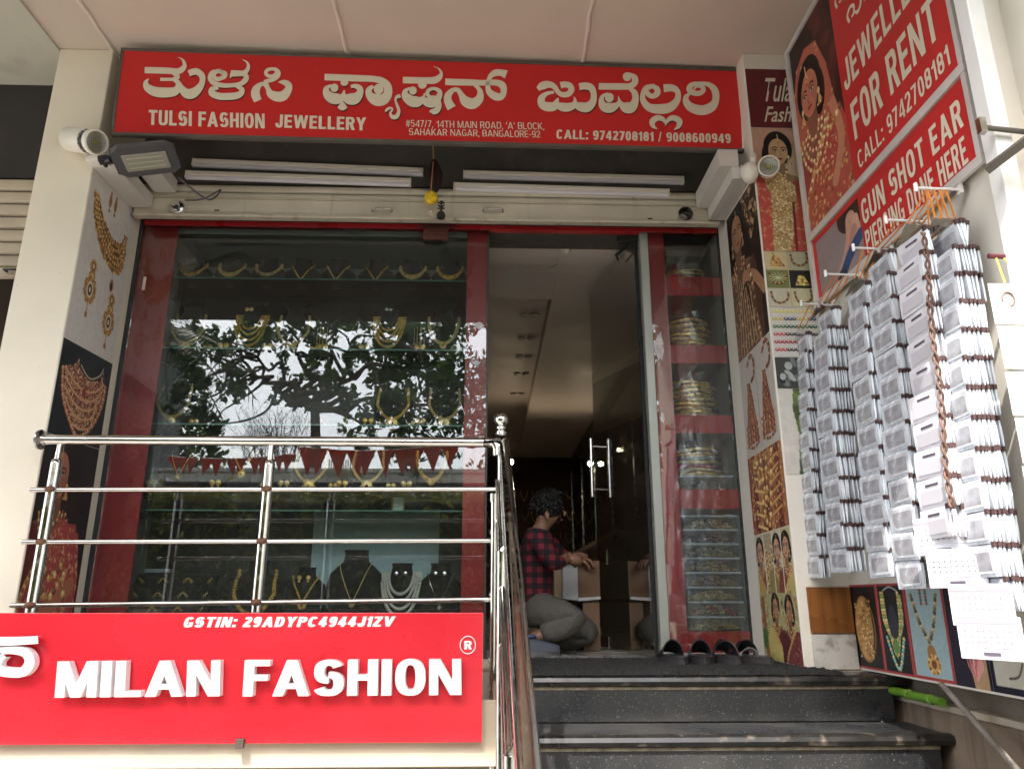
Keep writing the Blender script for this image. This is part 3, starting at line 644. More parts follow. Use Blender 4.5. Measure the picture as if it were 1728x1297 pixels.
for px in (645, 832):
    c = onY(px, 357, -.15); hw = .055
    MB().tube([(c.x-hw, -.143, c.z), (c.x-hw, -.175, c.z), (c.x-hw*.9, -.18, c.z), (c.x+hw*.9, -.18, c.z), (c.x+hw, -.175, c.z), (c.x+hw, -.143, c.z)], .0055, 8).build('pull_handle', steel_dull, sh, smooth=True)
    for s_ in (-1, 1): MB().box(c.x+s_*hw-.012, c.x+s_*hw+.012, -.146, -.1425, c.z-.018, c.z+.012).build('handle_foot', slat_m, sh, bevel=.001)
for px, py in ((366, 355), (1097, 369)):
    c = onY(px, py, -.143); MB().box(c.x-.014, c.x+.014, -.1445, -.1421, c.z-.004, c.z+.004).build('key_slot', black_plastic, sh)
# round side locks
for (px, py), lab, body_m in (((297, 348), 'round chrome shutter lock at the left end of the shutter above the window', silver), ((1158, 359), 'round dark shutter lock at the right end of the shutter above the door', M('tarnished_steel', (.10, .09, .08), .3, 1))):
    c = onY(px, py, -.16); lk = thing('shutter_lock', lab, 'lock', (c.x, -.143, c.z), 0, 'shutter locks')
    MB().lathe([(.03, 0), (.041, .004), (.042, .012), (.036, .018), (.02, .021), (.001, .0215)], (c.x, -.143, c.z), 24, (0, -1, 0)).build('lock_body', body_m, lk, smooth='auto')
    MB().lathe([(.012, .02), (.012, .028), (.001, .029)], (c.x+.006, -.143, c.z-.008), 12, (0, -1, 0)).build('keyhole', black_plastic, lk)
    MB().box(c.x-.05, c.x+.05, -.146, -.1425, c.z-.036, c.z-.022).build('mounting_strap', steel_dull, lk, bevel=.001)
    MB().tube([(c.x-.02, -.17, c.z-.005), (c.x+.01, -.178, c.z-.02), (c.x+.03, -.172, c.z-.03)], .004, 6).build('lever', M('dark_lever', (.05, .04, .035), .4), lk)
# LED batten lights
batten = M('led_batten_housing', (.80, .74, .64), .4); diff = M('led_diffuser', (.80, .76, .80), .35)
for i, (x0, y0, x1, y1) in enumerate(((327, 267, 712, 283), (318, 291, 692, 304), (784, 287, 1152, 297), (768, 311, 1126, 322))):
    a, b = onY(x0, y0, -.13), onY(x1, y1, -.13)
    lab = ['upper batten light on the left of the hanging charm', 'lower batten light on the left of the hanging charm', 'upper batten light on the right of the hanging charm', 'lower batten light on the right of the hanging charm'][i]
    t = thing('batten_light', lab+' under the sign', 'light fitting', ((a.x+b.x)/2, -.1, (a.z+b.z)/2), 0, 'batten lights under the sign')
    d = (b-a); d.y = 0; n_ = Vector((-d.z, 0, d.x)).normalized()
    if n_.z < 0: n_ = -n_
    a.y = b.y = -.1012
    if i % 2: a.y = b.y = -.125
    MB().slab(a, b, b-n_*.024, a-n_*.024, (0, -.03, 0)).build('housing', batten, t, bevel=.003)
    a2, b2 = a-n_*.0245, b-n_*.0245
    MB().slab(a2, b2, b2-n_*.022, a2-n_*.022, (0, -.024, 0)).build('diffuser', diff, t, bevel=.006, seg=3)
    for e, s_ in ((a, -1), (b, 1)):
        MB().slab(e, e+d.normalized()*.008*s_, e+d.normalized()*.008*s_-n_*.047, e-n_*.047, (0, -.032, 0)).build('end_cap', batten, t, bevel=.002)
cw = onY(570, 300, -.15)
tag(MB().tube([(cw.x, -.13, cw.z+.02), (cw.x+.004, -.165, cw.z), (cw.x+.01, -.16, cw.z-.03), (cw.x+.035, -.16, cw.z-.045)], .0022, 5).build('loose_wire', print_white), 'thin loose wire dangling from the lower left batten light', 'wire')
# ---- the charm hanging between the battens
c = onY(731, 262, -.2)
hc = thing('hanging_charm', 'dark charm with a yellow ball and shell cluster hanging over the shutter', 'charm', (c.x, -.2, c.z+.1))
y_ = -.2
zz = lambda py: onY(731, py, y_).z
xx = lambda px, py=300: onY(px, py, y_).x
MB().tube([(xx(729, 245), y_, zz(236)), (xx(731, 255), y_, zz(252)), (xx(731), y_, zz(275))], .004, 6).build('cord', M('yellow_cord', (.55, .4, .12), .8), hc)
m = MB()
for k in range(7):
    a = k*math.pi*2/7; P = [(xx(732)+.008*math.cos(a), y_+.008*math.sin(a), zz(270)), (xx(734)+.03*math.cos(a), y_+.024*math.sin(a), zz(292)), (xx(735)+.026*math.cos(a), y_+.02*math.sin(a), zz(310)), (xx(735)+.008*math.cos(a), y_, zz(324))]
    m.tube(catmull(P, 4), [.004, .007, .009, .011, .012, .013, .013, .012, .011, .009, .008, .006, .003], 6)
m.build('dark_tassel', M('dark_hair', (.03, .012, .012), .85, bump=(90, .8, .01)), hc, smooth=True)
MB().tube([(xx(731), y_-.03, zz(278)), (xx(729), y_-.036, zz(325))], .0035, 5).build('pink_string', M('pink_string', (.55, .22, .16), .8), hc)
m = MB(); cb = (xx(729.5), y_-.03, zz(338))
m.lathe([(.001, -.042), (.02, -.038), (.034, -.022), (.038, 0), (.034, .02), (.018, .034), (.001, .038)], cb, 18); m.build('yellow_ball', M('yellow_pompom', (.85, .58, .02), .7, nz=(60, .35), bump=(70, 1, .01)), hc, smooth=True)
m = MB()
for k in range(26):
    a = random.uniform(0, 6.28); r = random.uniform(0, .022); m.ball((xx(729)+r*math.cos(a), y_-.03+random.uniform(-.012, .012), zz(364)+r*math.sin(a)*.9), random.uniform(.004, .008), 5, 4, sc=(1, .7, 1))
m.build('shell_cluster', M('shell', (.74, .6, .48), .4), hc, smooth=True)
m = MB(); m.lathe([(.001, -.03), (.022, -.024), (.026, -.005), (.018, .012), (.006, .018), (.005, .04), (.014, .046), (.004, .056), (.004, .075), (.012, .08), (.001, .086)], (xx(745, 360), y_-.03, zz(366)), 10)
for s_ in (-1, 1):
    for zo in (.03, .05, .066): m.tube([(xx(745, 350), y_-.03, zz(366)+zo), (xx(745, 350)+s_*.02, y_-.03, zz(366)+zo+.01)], .004, 5)
m.build('dark_figurine', M('dark_carved_wood', (.022, .018, .016), .6), hc, smooth='auto')
# small wooden box hung behind the glass header
pa, pb = onY(714, 383, -.05), onY(756, 404, -.05)
wb = thing('wooden_plaque', 'small dark red carved plaque hanging at the top of the window below the charm', 'plaque', ((pa.x+pb.x)/2, -.05, pb.z))
MB().box(pa.x, pb.x, -.052, -.03, pb.z, pa.z+.004).build('panel', M('carved_red_wood', (.09, .022, .014), .6, bump=(70, .6, .01), nz=(40, .4)), wb, bevel=.002)
for z_ in (pb.z+.012, pa.z-.01, (pa.z+pb.z)/2): MB().box(pa.x+.01, pb.x-.01, -.056, -.0525, z_-.002, z_+.002).build('carved_ridge', M('carved_red_ridge', (.14, .04, .025), .5), wb)
MB().tube([(pa.x-.045, -.05, pa.z-.004), (pa.x, -.05, pa.z+.008), (pb.x, -.05, pa.z+.008), (pb.x+.05, -.05, pa.z-.006)], .004, 5).build('twig', black_plastic, wb)

# ================================================================== SIDE PELMET BOXES, SPOTLIGHTS, FLOODLIGHT
box_w = M('pelmet_laminate', (.66, .62, .57), .5, nz=(3, .06))
pbx = thing('pelmet_box', 'white boxed bracket running back from the left pillar above the posters', 'bracket', (-1.99, -.3, 2.46), 0, 'white boxed brackets at the sides of the shutter')
MB().box(-2.048, -1.925, -.60, -.155, 2.425, 2.50).build('lower_box', box_w, pbx, bevel=.003)
MB().box(-1.92, -1.80, -.52, -.155, 2.52, 2.60).build('inner_box', box_w, pbx, bevel=.003)
pbr = thing('pelmet_box', 'white stepped bracket on the right between the sign and the poster pillar', 'bracket', (1.27, -.3, 2.46), 0, 'white boxed brackets at the sides of the shutter')
MB().box(1.195, 1.30, -.60, -.155, 2.475, 2.575).build('inner_box', box_w, pbr, bevel=.003)
MB().box(1.303, 1.40, -.62, -.155, 2.40, 2.47).build('lower_box', box_w, pbr, bevel=.003)
MB().box(1.26, 1.302, -.6, -.155, 2.40, 2.472).build('web', box_w, pbr, bevel=.002)
def spot(name, lab, c, ax, head_r=.058, length=.17, dark=.05):
    c = Vector(c); ax = Vector(ax).normalized()
    t = thing(name, lab, 'spotlight', tuple(c), 0, 'track spotlights on the brackets')
    MB().lathe([(.03, -length), (.052, -length+.012), (head_r, -length+.03), (head_r, -dark-.0005)], c, 24, ax).build('rear_housing', M('white_spot_body', (.80, .76, .68), .4), t, smooth='auto')
    m = MB(); m.lathe([(head_r*.88, -dark), (head_r*.88, -.012)], c, 24, ax)
    for k in range(16):
        a = ax.orthogonal().normalized(); b = ax.cross(a); q = 2*math.pi*k/16; d = a*math.cos(q)+b*math.sin(q)
        m.tube([c+d*head_r*.93-ax*dark, c+d*head_r*.93-ax*.012], .003, 4)
    m.build('heat_sink', black_plastic, t, smooth='auto')
    MB().lathe([(head_r*.9, -.012), (head_r*1.02, -.01), (head_r*1.02, .02), (head_r*.9, .022), (head_r*.88, .006), (.02, -.002), (.001, -.003)], c, 28, ax).build('front_ring', M('white_spot_body', (.8, .76, .68), .4), t, smooth='auto')
    m = MB()
    for k in range(4): 
        a = ax.orthogonal().normalized(); b = ax.cross(a); r = head_r*(.2+.18*k)
        m.tube([c+ax*.009+(a*math.cos(q)+b*math.sin(q))*r for q in np.linspace(0, 6.283, 20, endpoint=False)], .0014, 4, closed=True)
    m.build('lens_rings', silver, t, smooth=True)
    MB().lathe([(head_r*.86, .0085), (.001, .012)], c, 24, ax).build('lens', glassmat('spot_lens', (.9, .9, .85), 1, .05), t)
    MB().lathe([(.012, 0), (.012, .004), (.001, .005)], c+ax*.002, 12, ax).build('led_chip', M('yellow_phosphor', (.85, .72, .12), .5), t)
    return t
p = onY(160, 240, -.68); sl = spot('spotlight', 'cylindrical white and black spotlight on the left pillar bracket', p, (.85, -.42, -.34), .062, .24)
MB().box(p.x-.05, p.x+.05, p.y+.03, p.y+.09, p.z-.085, p.z-.055).tube([(p.x, p.y+.05, p.z-.06), (p.x-.0, p.y+.03, p.z)], .014, 8).build('mount', M('white_spot_body', (.8, .76, .68), .4), sl, bevel=.003)
p = onY(1297, 281, -.72); sr = spot('spotlight', 'white spotlight facing the camera at the front of the right bracket', p, (-.28, -.85, -.36), .052, .12)
MB().ball((p.x-.075, p.y+.06, p.z+.0), .055, 16, 10, sc=(.8, .9, 1.05)).tube([(p.x-.06, p.y+.05, p.z+.03), (p.x-.05, p.y+.05, p.z+.1)], .018, 10).build('mount', M('white_spot_body', (.8, .76, .68), .4), sr, smooth=True)
# flat floodlight on the left bracket
fc = onY(247, 272, -.62)
fl = thing('floodlight', 'flat dark grey floodlight tilted down beside the left spotlight', 'floodlight', tuple(fc))
Mx = Matrix.Translation(fc) @ Matrix.Rotation(R(8), 4, 'Z') @ Matrix.Rotation(R(-7), 4, 'X') @ Matrix.Rotation(R(-15), 4, 'Y')
m = MB(); m.X = Mx; q = [(-.15, -.07), (-.11, -.105), (.11, -.105), (.15, -.07), (.15, .07), (.11, .105), (-.11, .105), (-.15, .07)]
m.prism(q, (0, 0, 0), (1, 0, 0), (0, 1, 0), (0, 0, .028)); m.build('housing', grey_plastic, fl, bevel=.006)
m = MB(); m.X = Mx; m.box(-.105, .105, -.062, .062, -.006, -.0005); m.build('lens', M('flood_glass', (.34, .33, .28), .15), fl, bevel=.004)
m = MB(); m.X = Mx
for k in range(3): m.box(-.085, .085, -.04+k*.035, -.032+k*.035, -.0085, -.0062)
m.build('led_strip', M('led_yellow', (.45, .44, .32), .4), fl)
m = MB(); m.X = Mx; m.tube([(-.16, -.02, .014), (-.19, 0, .03), (-.2, .04, .03)], .012, 8); m.box(-.22, -.15, -.02, .02, .02, .05); m.build('bracket_arm', black_plastic, fl, bevel=.003)
tag(MB().tube(catmull([(fc.x+.1, fc.y+.15, fc.z+.0), (fc.x+.2, -.3, fc.z-.03), (fc.x+.22, -.2, 2.52), (fc.x+.12, -.18, 2.47), (fc.x+.02, -.18, 2.46)], 6), .005, 6).build('light_cable', grey_plastic), 'grey looping cable behind the floodlight at the left end of the shutter', 'cable')

# ================================================================== SHOP FRONT: GLASS AND RED VINYL
WX0, WX1, WZ1 = -2.025, 1.352, 2.425
sf = thing('storefront', 'glazed jewellery shop front with red vinyl uprights around the display window and the door', 'storefront', (-.3, 0, 0))
xs1 = -.138; xs2 = -.021; xL = -1.83
dx0, dx1 = .90, .99
MB().box(WX0, xs2, -.006, .002, .03, WZ1).build('window_glass', shop_glass, sf)
MB().box(dx1-.055, WX1, -.006, .002, .03, WZ1).build('side_window_glass', shop_glass, sf)
vy0, vy1 = .003, .0065
vin = MB().box(WX0, xL, vy0, vy1, .03, WZ1-.03); vin.build('red_upright', red_vinyl, sf)
MB().box(xs1, xs2, vy0, vy1, .03, WZ1-.03).build('red_upright', red_vinyl, sf)
MB().box(dx1-.055, 1.03, vy0, vy1, .03, WZ1-.03).build('red_upright', red_vinyl, sf)
MB().box(WX0, WX1, -.012, .03, WZ1-.03, WZ1).build('red_header', red_vinyl, sf, bevel=.002)
zN = [2.415, 2.113, 1.996, 1.689, 1.582, 1.277, 1.176, .864, .759, .133]
for i in range(1, 9, 2):
    MB().box(1.031, WX1, vy0, vy1, zN[i+1], zN[i]).build('red_crossbar', red_vinyl, sf)
MB().box(1.031, WX1, vy0, vy1, .03, zN[9]).build('red_crossbar', red_vinyl, sf)
MB().box(WX0-.022, WX0-.001, -.014, .02, .0, WZ1).build('black_gasket', black_plastic, sf)
MB().box(WX1+.001, WX1+.008, -.014, .02, .0, WZ1).build('black_gasket', black_plastic, sf)
alu = M('grey_green_aluminium', (.36, .38, .34), .4, .3, nz=(5, .08))
MB().box(.885, .933, -.01, .05, .0, WZ1-.031).build('door_jamb', alu, sf, bevel=.003)
MB().box(xs2, xs2+.012, .0, .09, .0, WZ1-.031).build('door_jamb', M('dark_bronze', (.06, .045, .04), .4), sf, bevel=.002)
MB().box(WX0, xs2, -.02, .06, .0, .03).build('sill', alu, sf); MB().box(dx1-.055, WX1, -.02, .06, .0, .03).build('sill', alu, sf)
# torn stickers left on the red uprights
def tear(cx, cz, w_, h_, n=14, seed=1):
    r_ = random.Random(seed); return [(cx+math.cos(a)*w_*r_.uniform(.6, 1.05), cz+math.sin(a)*h_*r_.uniform(.6, 1.05)) for a in np.linspace(0, 2*math.pi, n, endpoint=False)]
stick = M('torn_paper', (.66, .6, .62), .6, nz=(40, .25), stain=(60, (.3, .08, .1), .62, .7))
def sticker(lab, pxy, wpx, hpx, seed):
    a = onY(*pxy, -.007); s_ = 4/FPX/1.03
    poly = [(p[0], p[1]) for p in tear(0, 0, wpx*s_/2, hpx*s_/2, 16, seed)]
    o = MB().prism(poly, (a.x, -.0068, a.z), (1, 0, 0), (0, 0, 1), (0, -.0012, 0)).build('torn_sticker', stick)
    tag(o, lab, 'sticker', 'torn white stickers on the red uprights')
sticker('torn white sticker on the middle red upright beside the door opening', (808, 549), 20, 16, 2)
sticker('small scratched white mark low on the middle red upright', (803, 612), 20, 9, 12)
sticker('large torn white strip on the red upright left of the bangle niches', (1113, 585), 20, 68, 4)
sticker('short torn white tab above the long strip left of the niches', (1102, 550), 22, 7, 6)
sticker('small torn white scrap on the red upright beside the fourth niche', (1118, 705), 9, 24, 7)
o = MB().box(-1.985, -1.968, -.0085, -.0065, onY(240, 490, 0).z, onY(240, 468, 0).z).build('door_contact', M('pinkish_tab', (.7, .5, .48), .5)); tag(o, 'small pale tab on the left red upright near the top', 'tab')

# ================================================================== DISPLAY WINDOW
case_grey = M('case_grey_laminate', (.42, .46, .44), .5, nz=(3, .06)); case_back = M('case_dark_back', (.05, .046, .042), .35, nz=(4, .25))
dc = thing('display_case', 'tall window display case with glass shelves full of necklaces', 'display case', (-1, .25, .2))
CX0, CX1, CY1 = -2.02, -.03, .52
MB().box(CX0, CX0+.02, .03, CY1, .2, 2.405).build('side_panel', case_grey, dc)
MB().box(CX1-.02, CX1, .03, CY1, .2, 2.405).build('side_panel', case_grey, dc)
MB().box(CX0+.02, CX1-.02, .03, CY1, 2.36, 2.40).build('top_panel', case_grey, dc)
MB().box(CX0+.02, CX1-.02, CY1-.03, CY1, 2.18, 2.36).build('back_panel_upper', case_grey, dc)
MB().box(CX0+.021, CX1-.021, CY1+.001, CY1+.02, .2, 2.36).build('back_panel', case_back, dc)
MB().box(CX0+.021, CX0+.03, CY1-.06, CY1, .2, 2.179).build('back_frame', case_grey, dc)
MB().box(CX0, CX1, .03, CY1, .0, .2).build('plinth', case_grey, dc)
blue = onY(531, 868, .46), onY(742, 868, .46)
MB().box(blue[0].x, blue[1].x, .455, .475, .201, blue[0].z).build('pale_blue_board', M('pale_blue_board', (.42, .58, .60), .5, nz=(2, .05)), dc)
shelfz = [2.105, 1.672, 1.228, .868, .755]
for i, z in enumerate(shelfz):
    MB().box(CX0+.022, CX1-.022, .08, .44, z-.008, z).build('glass_shelf', shelf_glass, dc)
    MB().box(CX0+.023, CX1-.023, .0755, .0795, z-.008, z).build('shelf_edge', M('green_glass_edge', (.10, .25, .20), .15, spec=.8), dc)
    for x in (CX0+.06, CX1-.06): MB().tube([(x, .1, z-.02), (x, .4, z-.02)], .006, 6).build('shelf_bracket', steel_dull, dc)
# ---- bust form: a flocked neck-and-shoulder shape
def bust(prof, dep):
    """prof: (height, half width, bulge) from the base up"""
    m = MB(); n = 12; k = len(prof)
    for z, hw, b in prof:
        for j in range(n+1):
            a = math.pi*j/n; m.v.append((-hw*math.cos(a), -b*math.sin(a)*dep, z))
    for i in range(k-1):
        for j in range(n): m.f.append((i*(n+1)+j, i*(n+1)+j+1, (i+1)*(n+1)+j+1, (i+1)*(n+1)+j)); m.m.append(0)
        m.f.append((i*(n+1)+n, i*(n+1), (i+1)*(n+1), (i+1)*(n+1)+n)); m.m.append(0)
    m.f.append(tuple(reversed(range(n+1)))); m.f.append(tuple((k-1)*(n+1)+j for j in range(n+1))); m.m += [0, 0]
    return m
BP = {'short': [(0, .03, .3), (.02, .075, .6), (.05, .105, .8), (.085, .115, .8), (.11, .10, .7), (.13, .07, .55), (.15, .052, .5), (.175, .048, .5), (.19, .052, .5)],
      'tall': [(0, .05, .5), (.03, .085, .7), (.08, .105, .8), (.14, .112, .85), (.19, .10, .8), (.215, .075, .6), (.235, .05, .5), (.265, .045, .5), (.28, .05, .5)]}
def bulge_at(prof, z, x, dep):
    for (z0, w0, b0), (z1, w1, b1) in zip(prof, prof[1:]):
        if z0 <= z <= z1:
            t = (z-z0)/(z1-z0); w_ = w0+(w1-w0)*t; b = b0+(b1-b0)*t
            return b*dep*math.sqrt(max(0, 1-(x/w_)**2)) if w_ > abs(x) else 0
    return 0
earr_mat = [gold, gold_pale]
def necklace(idx, lab, bust_o, prof, dep, sc, kind, mat_, group):
    """chain with its pendants laid over a bust standing at bust_o"""
    bx, by, bz = bust_o; top = prof[-3][0]; wt = prof[-3][1]
    half = {'collar': .076, 'v': .068, 'u': .085, 'long': .086, 'multi': .088, 'thin': .064}[kind]
    drop = {'collar': .092, 'v': .125, 'u': .165, 'long': .178, 'multi': .19, 'thin': .15}[kind]*(1 if prof is BP['tall'] else .88)
    z1 = top-.0; n = 34
    t = thing('necklace', lab, 'necklace', (bx, by-.06, bz+z1*sc), 0, group)
    def path(off, half_, drop_, nn=n):
        P = []
        for i in range(nn+1):
            u = -1+2*i/nn; au = abs(u)
            if kind in ('v', 'thin'): x = u*half_; z = z1-drop_*(1-au**1.15)
            elif kind == 'long': x = math.copysign(half_*min(1, au*1.5)**.8*(1 if au < .66 else 1-.25*(au-.66)), u) if u else 0; z = z1-drop_*(1-au**1.9)
            else: x = half_*math.sin(u*math.pi/2); z = z1-drop_*math.cos(u*math.pi/2)**.9
            x, z = x, z-off
            y = -bulge_at(prof, z, x, dep)-.006
            P.append((bx+x*sc, by+y*sc, bz+z*sc))
        return P
    P = path(0, half, drop); r = {'collar': .0085, 'v': .0045, 'u': .0085, 'long': .0075, 'multi': .0068, 'thin': .003}[kind]*sc*1.12
    ch = MB(); ch.tube(P, r*.55, 5)
    if kind != 'thin':
        dense = path(0, half, drop, 46)
        for i, p in enumerate(dense): ch.octa(p, r*1.25, sc=(1, .8, 1))
    ch.build('chain', mat_, t)
    if kind == 'multi':
        for k in (1, 2, 3):
            q = MB(); PP = path(.0, half*(1-.12*k), drop*(1-.17*k), 40); q.tube(PP, r*.5, 5)
            for p in PP: q.octa(p, r*1.1)
            q.build('strand', mat_, t)
    if kind in ('u', 'collar') and idx % 3 != 2:      # fringe drops
        q = MB()
        for i in range(6, n-5):
            p = P[i]; f = 1-abs(i-n/2)/(n/2); q.octa((p[0], p[1]-.003, p[2]-.009*sc-.006*f*sc), .0045*sc+.003*f*sc, sc=(.55, .5, 1.5))
        q.build('fringe', mat_, t)
    c = P[n//2]
    if kind in ('v', 'long', 'thin', 'u'):
        pr_ = {'v': .019, 'long': .030, 'thin': .010, 'u': .017}[kind]*sc; q = MB()
        q.lathe([(pr_*.3, -.004), (pr_, -.002), (pr_, .003), (pr_*.5, .006), (.0005, .008)], (c[0], c[1]-.003, c[2]-pr_*.9), 12, (0, -1, 0))
        for k in range(10): a = 2*math.pi*k/10; q.octa((c[0]+math.cos(a)*pr_*1.1, c[1]-.006, c[2]-pr_*.9+math.sin(a)*pr_*1.1), pr_*.22)
        q.build('pendant', mat_, t)
        MB().octa((c[0], c[1]-.014, c[2]-pr_*.9), pr_*.36).build('gem', ruby if idx % 2 else pearl, t)
        if kind == 'long':
            q = MB()
            for k in range(-2, 3): q.octa((c[0]+k*pr_*.42, c[1]-.005, c[2]-pr_*2.15+abs(k)*pr_*.2), pr_*.22, sc=(1, 1, 1.6))
            q.build('pendant_drops', mat_, t)
    return t
def earrings(lab, x, y, z, s_, mat_, sep=.018, drop=True):
    t = thing('earrings', lab, 'earrings', (x, y, z), 0, 'earring pairs in the display window')
    for k in (-1, 1):
        q = MB(); q.lathe([(s_*.2, -.002), (s_, 0), (s_*.9, .004), (.0005, .006)], (x+k*sep, y, z), 10, (0, -1, 0))
        for i in range(8): a = i*math.pi/4; q.octa((x+k*sep+s_*math.cos(a), y-.004, z+s_*math.sin(a)), s_*.3)
        if drop: q.lathe([(s_*.25, 0), (s_*.7, -s_*1.4), (s_*.8, -s_*1.6), (.0005, -s_*1.6)], (x+k*sep, y-.003, z-s_*.8), 8)
        q.build('earring', mat_, t)
    return t
def place_bust(kind, dep, px, pybase, Y, zb, sc, lab, grp, ylean=0):
    c = onY(px, pybase, Y); t = (c.x, Y, zb)
    m = bust([(z*sc, w_*sc, b*sc) for z, w_, b in BP[kind]], dep)
    o = m.build('display_bust', velvet, smooth='auto'); o.location = t
    tag(o, lab, 'display bust', grp); return t
Y0 = .2
G_N = 'gold necklaces in the display window'; G_B = 'black busts in the display window'
rows = [
 ('top shelf', 'short', 1.0, shelfz[0], 480, [(325, 'collar', gold, 'smooth heavy gold collar'), (390, 'collar', gold_pale, 'slim reddish gold collar'), (452, 'collar', gold_pale, 'thin rose gold collar'), (510, 'v', gold, 'short gold chain with a round pendant'), (569, 'v', gold_pale, 'two strand gold chain with an oval pendant'), (635, 'v', gold, 'gold V shaped chain with a bell pendant'), (696, 'collar', gold_pale, 'flat pale gold collar'), (759, 'collar', gold, 'beaded red and gold fringe collar')]),
 ('second shelf', 'tall', 1.06, shelfz[1], 598, [(316, 'long', gold_pale, 'long gold chain half hidden by the glare'), (421, 'multi', gold, 'broad layered gold haram'), (494, 'long', gold_pale, 'long beaded chain with a large pendant'), (586, 'thin', silver, 'very thin silver chain'), (655, 'multi', gold, 'double layered gold choker and chain'), (748, 'u', gold_pale, 'thick rope gold chain')]),
 ('third shelf', 'tall', 1.05, shelfz[2], 720, [(292, 'long', gold_pale, 'pearl edged long chain at the side'), (663, 'long', gold, 'long chain with a big round pendant'), (750, 'long', gold_pale, 'long thin chain with a trapezoid pendant')]),
 ('fourth shelf', 'tall', 1.0, shelfz[3], 826, [(304, 'thin', gold, 'gold pendant chain among the red flags'), (410, 'v', gold, 'small drop pendant chain'), (524, 'long', gold, 'ribbed gold chain with a crescent pendant'), (621, 'long', gold_pale, 'knotted gold bead chain with a centrepiece'), (728, 'u', gold, 'broad coin gold necklace')]),
]
e_i = 0
for rname, kind, sc, z, pyb, items in rows:
    for i, (px, nk, mt, lab) in enumerate(items):
        dep = .055
        t = place_bust(kind, dep, px, pyb, Y0+.03, z, sc, 'black velvet bust, %s from the left on the %s of the window' % (ORD[i], rname), G_B)
        prof = BP[kind]
        necklace(i, lab+' on the %s, %s from the left' % (rname, ORD[i]), t, prof, dep, sc, nk, mt, G_N)
        if kind == 'tall' and nk != 'thin':
            earrings('%s earrings beside the %s bust of the %s' % (['round gold', 'drop gold'][i % 2], ORD[i], rname), t[0]+.135*(1 if i < 4 else -1), Y0-.02, z+.035, .012, [gold, gold_pale][i % 2], .014)
        if kind == 'tall':
            earrings('%s gold earrings on the left side of the %s bust of the %s' % (['fan shaped', 'bell shaped'][i % 2], ORD[i], rname), t[0]-.135, Y0-.03, z+.045, .014, [gold_pale, gold][i % 2], .017)
        if rname == 'top shelf' and i:
            earrings('tiny dark earring cards left of the %s bust on the top shelf' % ORD[i], t[0]-.105, Y0, z+.03, .008, M('dark_bronze_jewel', (.12, .08, .05), .4, .6), .022)
for px, py, r_, lab in ((421, 522, .011, 'pair of round copper studs standing above the layered haram'), (656, 522, .010, 'pair of round silver studs above the double choker')):
    c = onY(px, py, Y0-.0); o = earrings(lab, c.x, Y0, c.z, r_, gold_pale if px < 500 else silver, .013, False)
for px, k in ((565, 0), (707, 1), (620, 2)):
    c = onY(px, 722, Y0); z = shelfz[2]; P = [(c.x+.075*math.sin(u), Y0-.03, z+.055-.045*math.cos(u)) for u in np.linspace(-1.5, 1.5, 24)]
    t = thing('necklace', ['small crescent choker lying on the third shelf near the tree trunk reflection', 'pale beaded choker between the two large pendants of the third shelf', 'dark green and gold choker lying left of the big round pendant'][k], 'necklace', (c.x, Y0, z), 0, G_N)
    q = MB(); q.tube(P, .0028, 5); [q.octa(p, .0052) for p in P]; q.build('chain', [gold, silver, gold_pale][k], t)
    q = MB(); [q.octa((P[11][0]+j*.011, Y0-.034, P[11][2]-.012+abs(j)*.004), .007) for j in (-1, 0, 1)]; q.build('pendant', [gold, pearl, gold][k], t)
    MB().tube([(c.x-.05, Y0+.0, z+.001), (c.x, Y0-.02, z+.045), (c.x+.05, Y0, z+.001)], .012, 6).build('stand', velvet, t)
# hanging ear cuffs on small stands at the fifth row
for px in (663, 681):
    c = onY(px, 845, Y0); pass
c = onY(672, 852, Y0)
t = thing('earring_stand', 'small clear stand with a pair of long gold drop earrings above the pale blue board', 'earring stand', (c.x, Y0, shelfz[4]))
MB().box(c.x-.03, c.x+.03, Y0, Y0+.004, shelfz[4]+.001, shelfz[4]+.085).build('card', M('pale_green_card', (.45, .6, .55), .5), t)
for k in (-1, 1):
    q = MB(); [q.octa((c.x+k*.032, Y0-.01, shelfz[4]+.075-.011*j), .006+.001*(j % 2)) for j in range(6)]; q.build('earring', gold, t)
# --- bottom row
zb0 = .2
brow = [(430, 'tall', 1.25, 'long', gold, 'long flat gold chain with a heart pendant'), (513, 'tall', 1.05, 'v', gold, 'broad V of ribbed gold with matching studs'), (597, 'tall', 1.40, 'thin', gold_pale, 'fine gold chain with a tiny drop on the tallest bust'), (676, 'tall', 1.18, 'multi', pearl, 'white multi strand pearl necklace'), (742, 'tall', 1.13, 'thin', silver, 'fine silver chain on the bust nearest the door')]
tagz = {430: .285, 513: .24, 597: .30, 676: .255, 742: .255}
for i, (px, kind, sc, nk, mt, lab) in enumerate(brow):
    c = onY(px, 1030, .22); ztop = onY(px, {430: 945, 513: 957, 597: 928, 676: 950, 742: 950}[px], .22).z
    zb_ = ztop-.28*sc
    st = MB().lathe([(.07, 0), (.07, .006), (.012, .012), (.012, zb_-zb0+.01)], (c.x, .25, zb0+.001), 12).build('bust_stand', black_plastic); tag(st, 'dark round stand under the %s bust of the bottom row' % ORD[i], 'stand', 'bust stands')
    t = place_bust(kind, .06, px, 1030, .22, zb_, sc, 'large black velvet bust, %s from the left in the bottom row' % ORD[i], G_B)
    necklace(i, lab+', bottom row', t, BP[kind], .06, sc, nk, mt, G_N)
    if px in (513, 676, 742): earrings('stud earrings pinned to the %s bust of the bottom row' % ORD[i], c.x, .165, ztop-.055, .010, [gold, silver][px > 600], .024, px == 513)
    if px == 676:
        pass
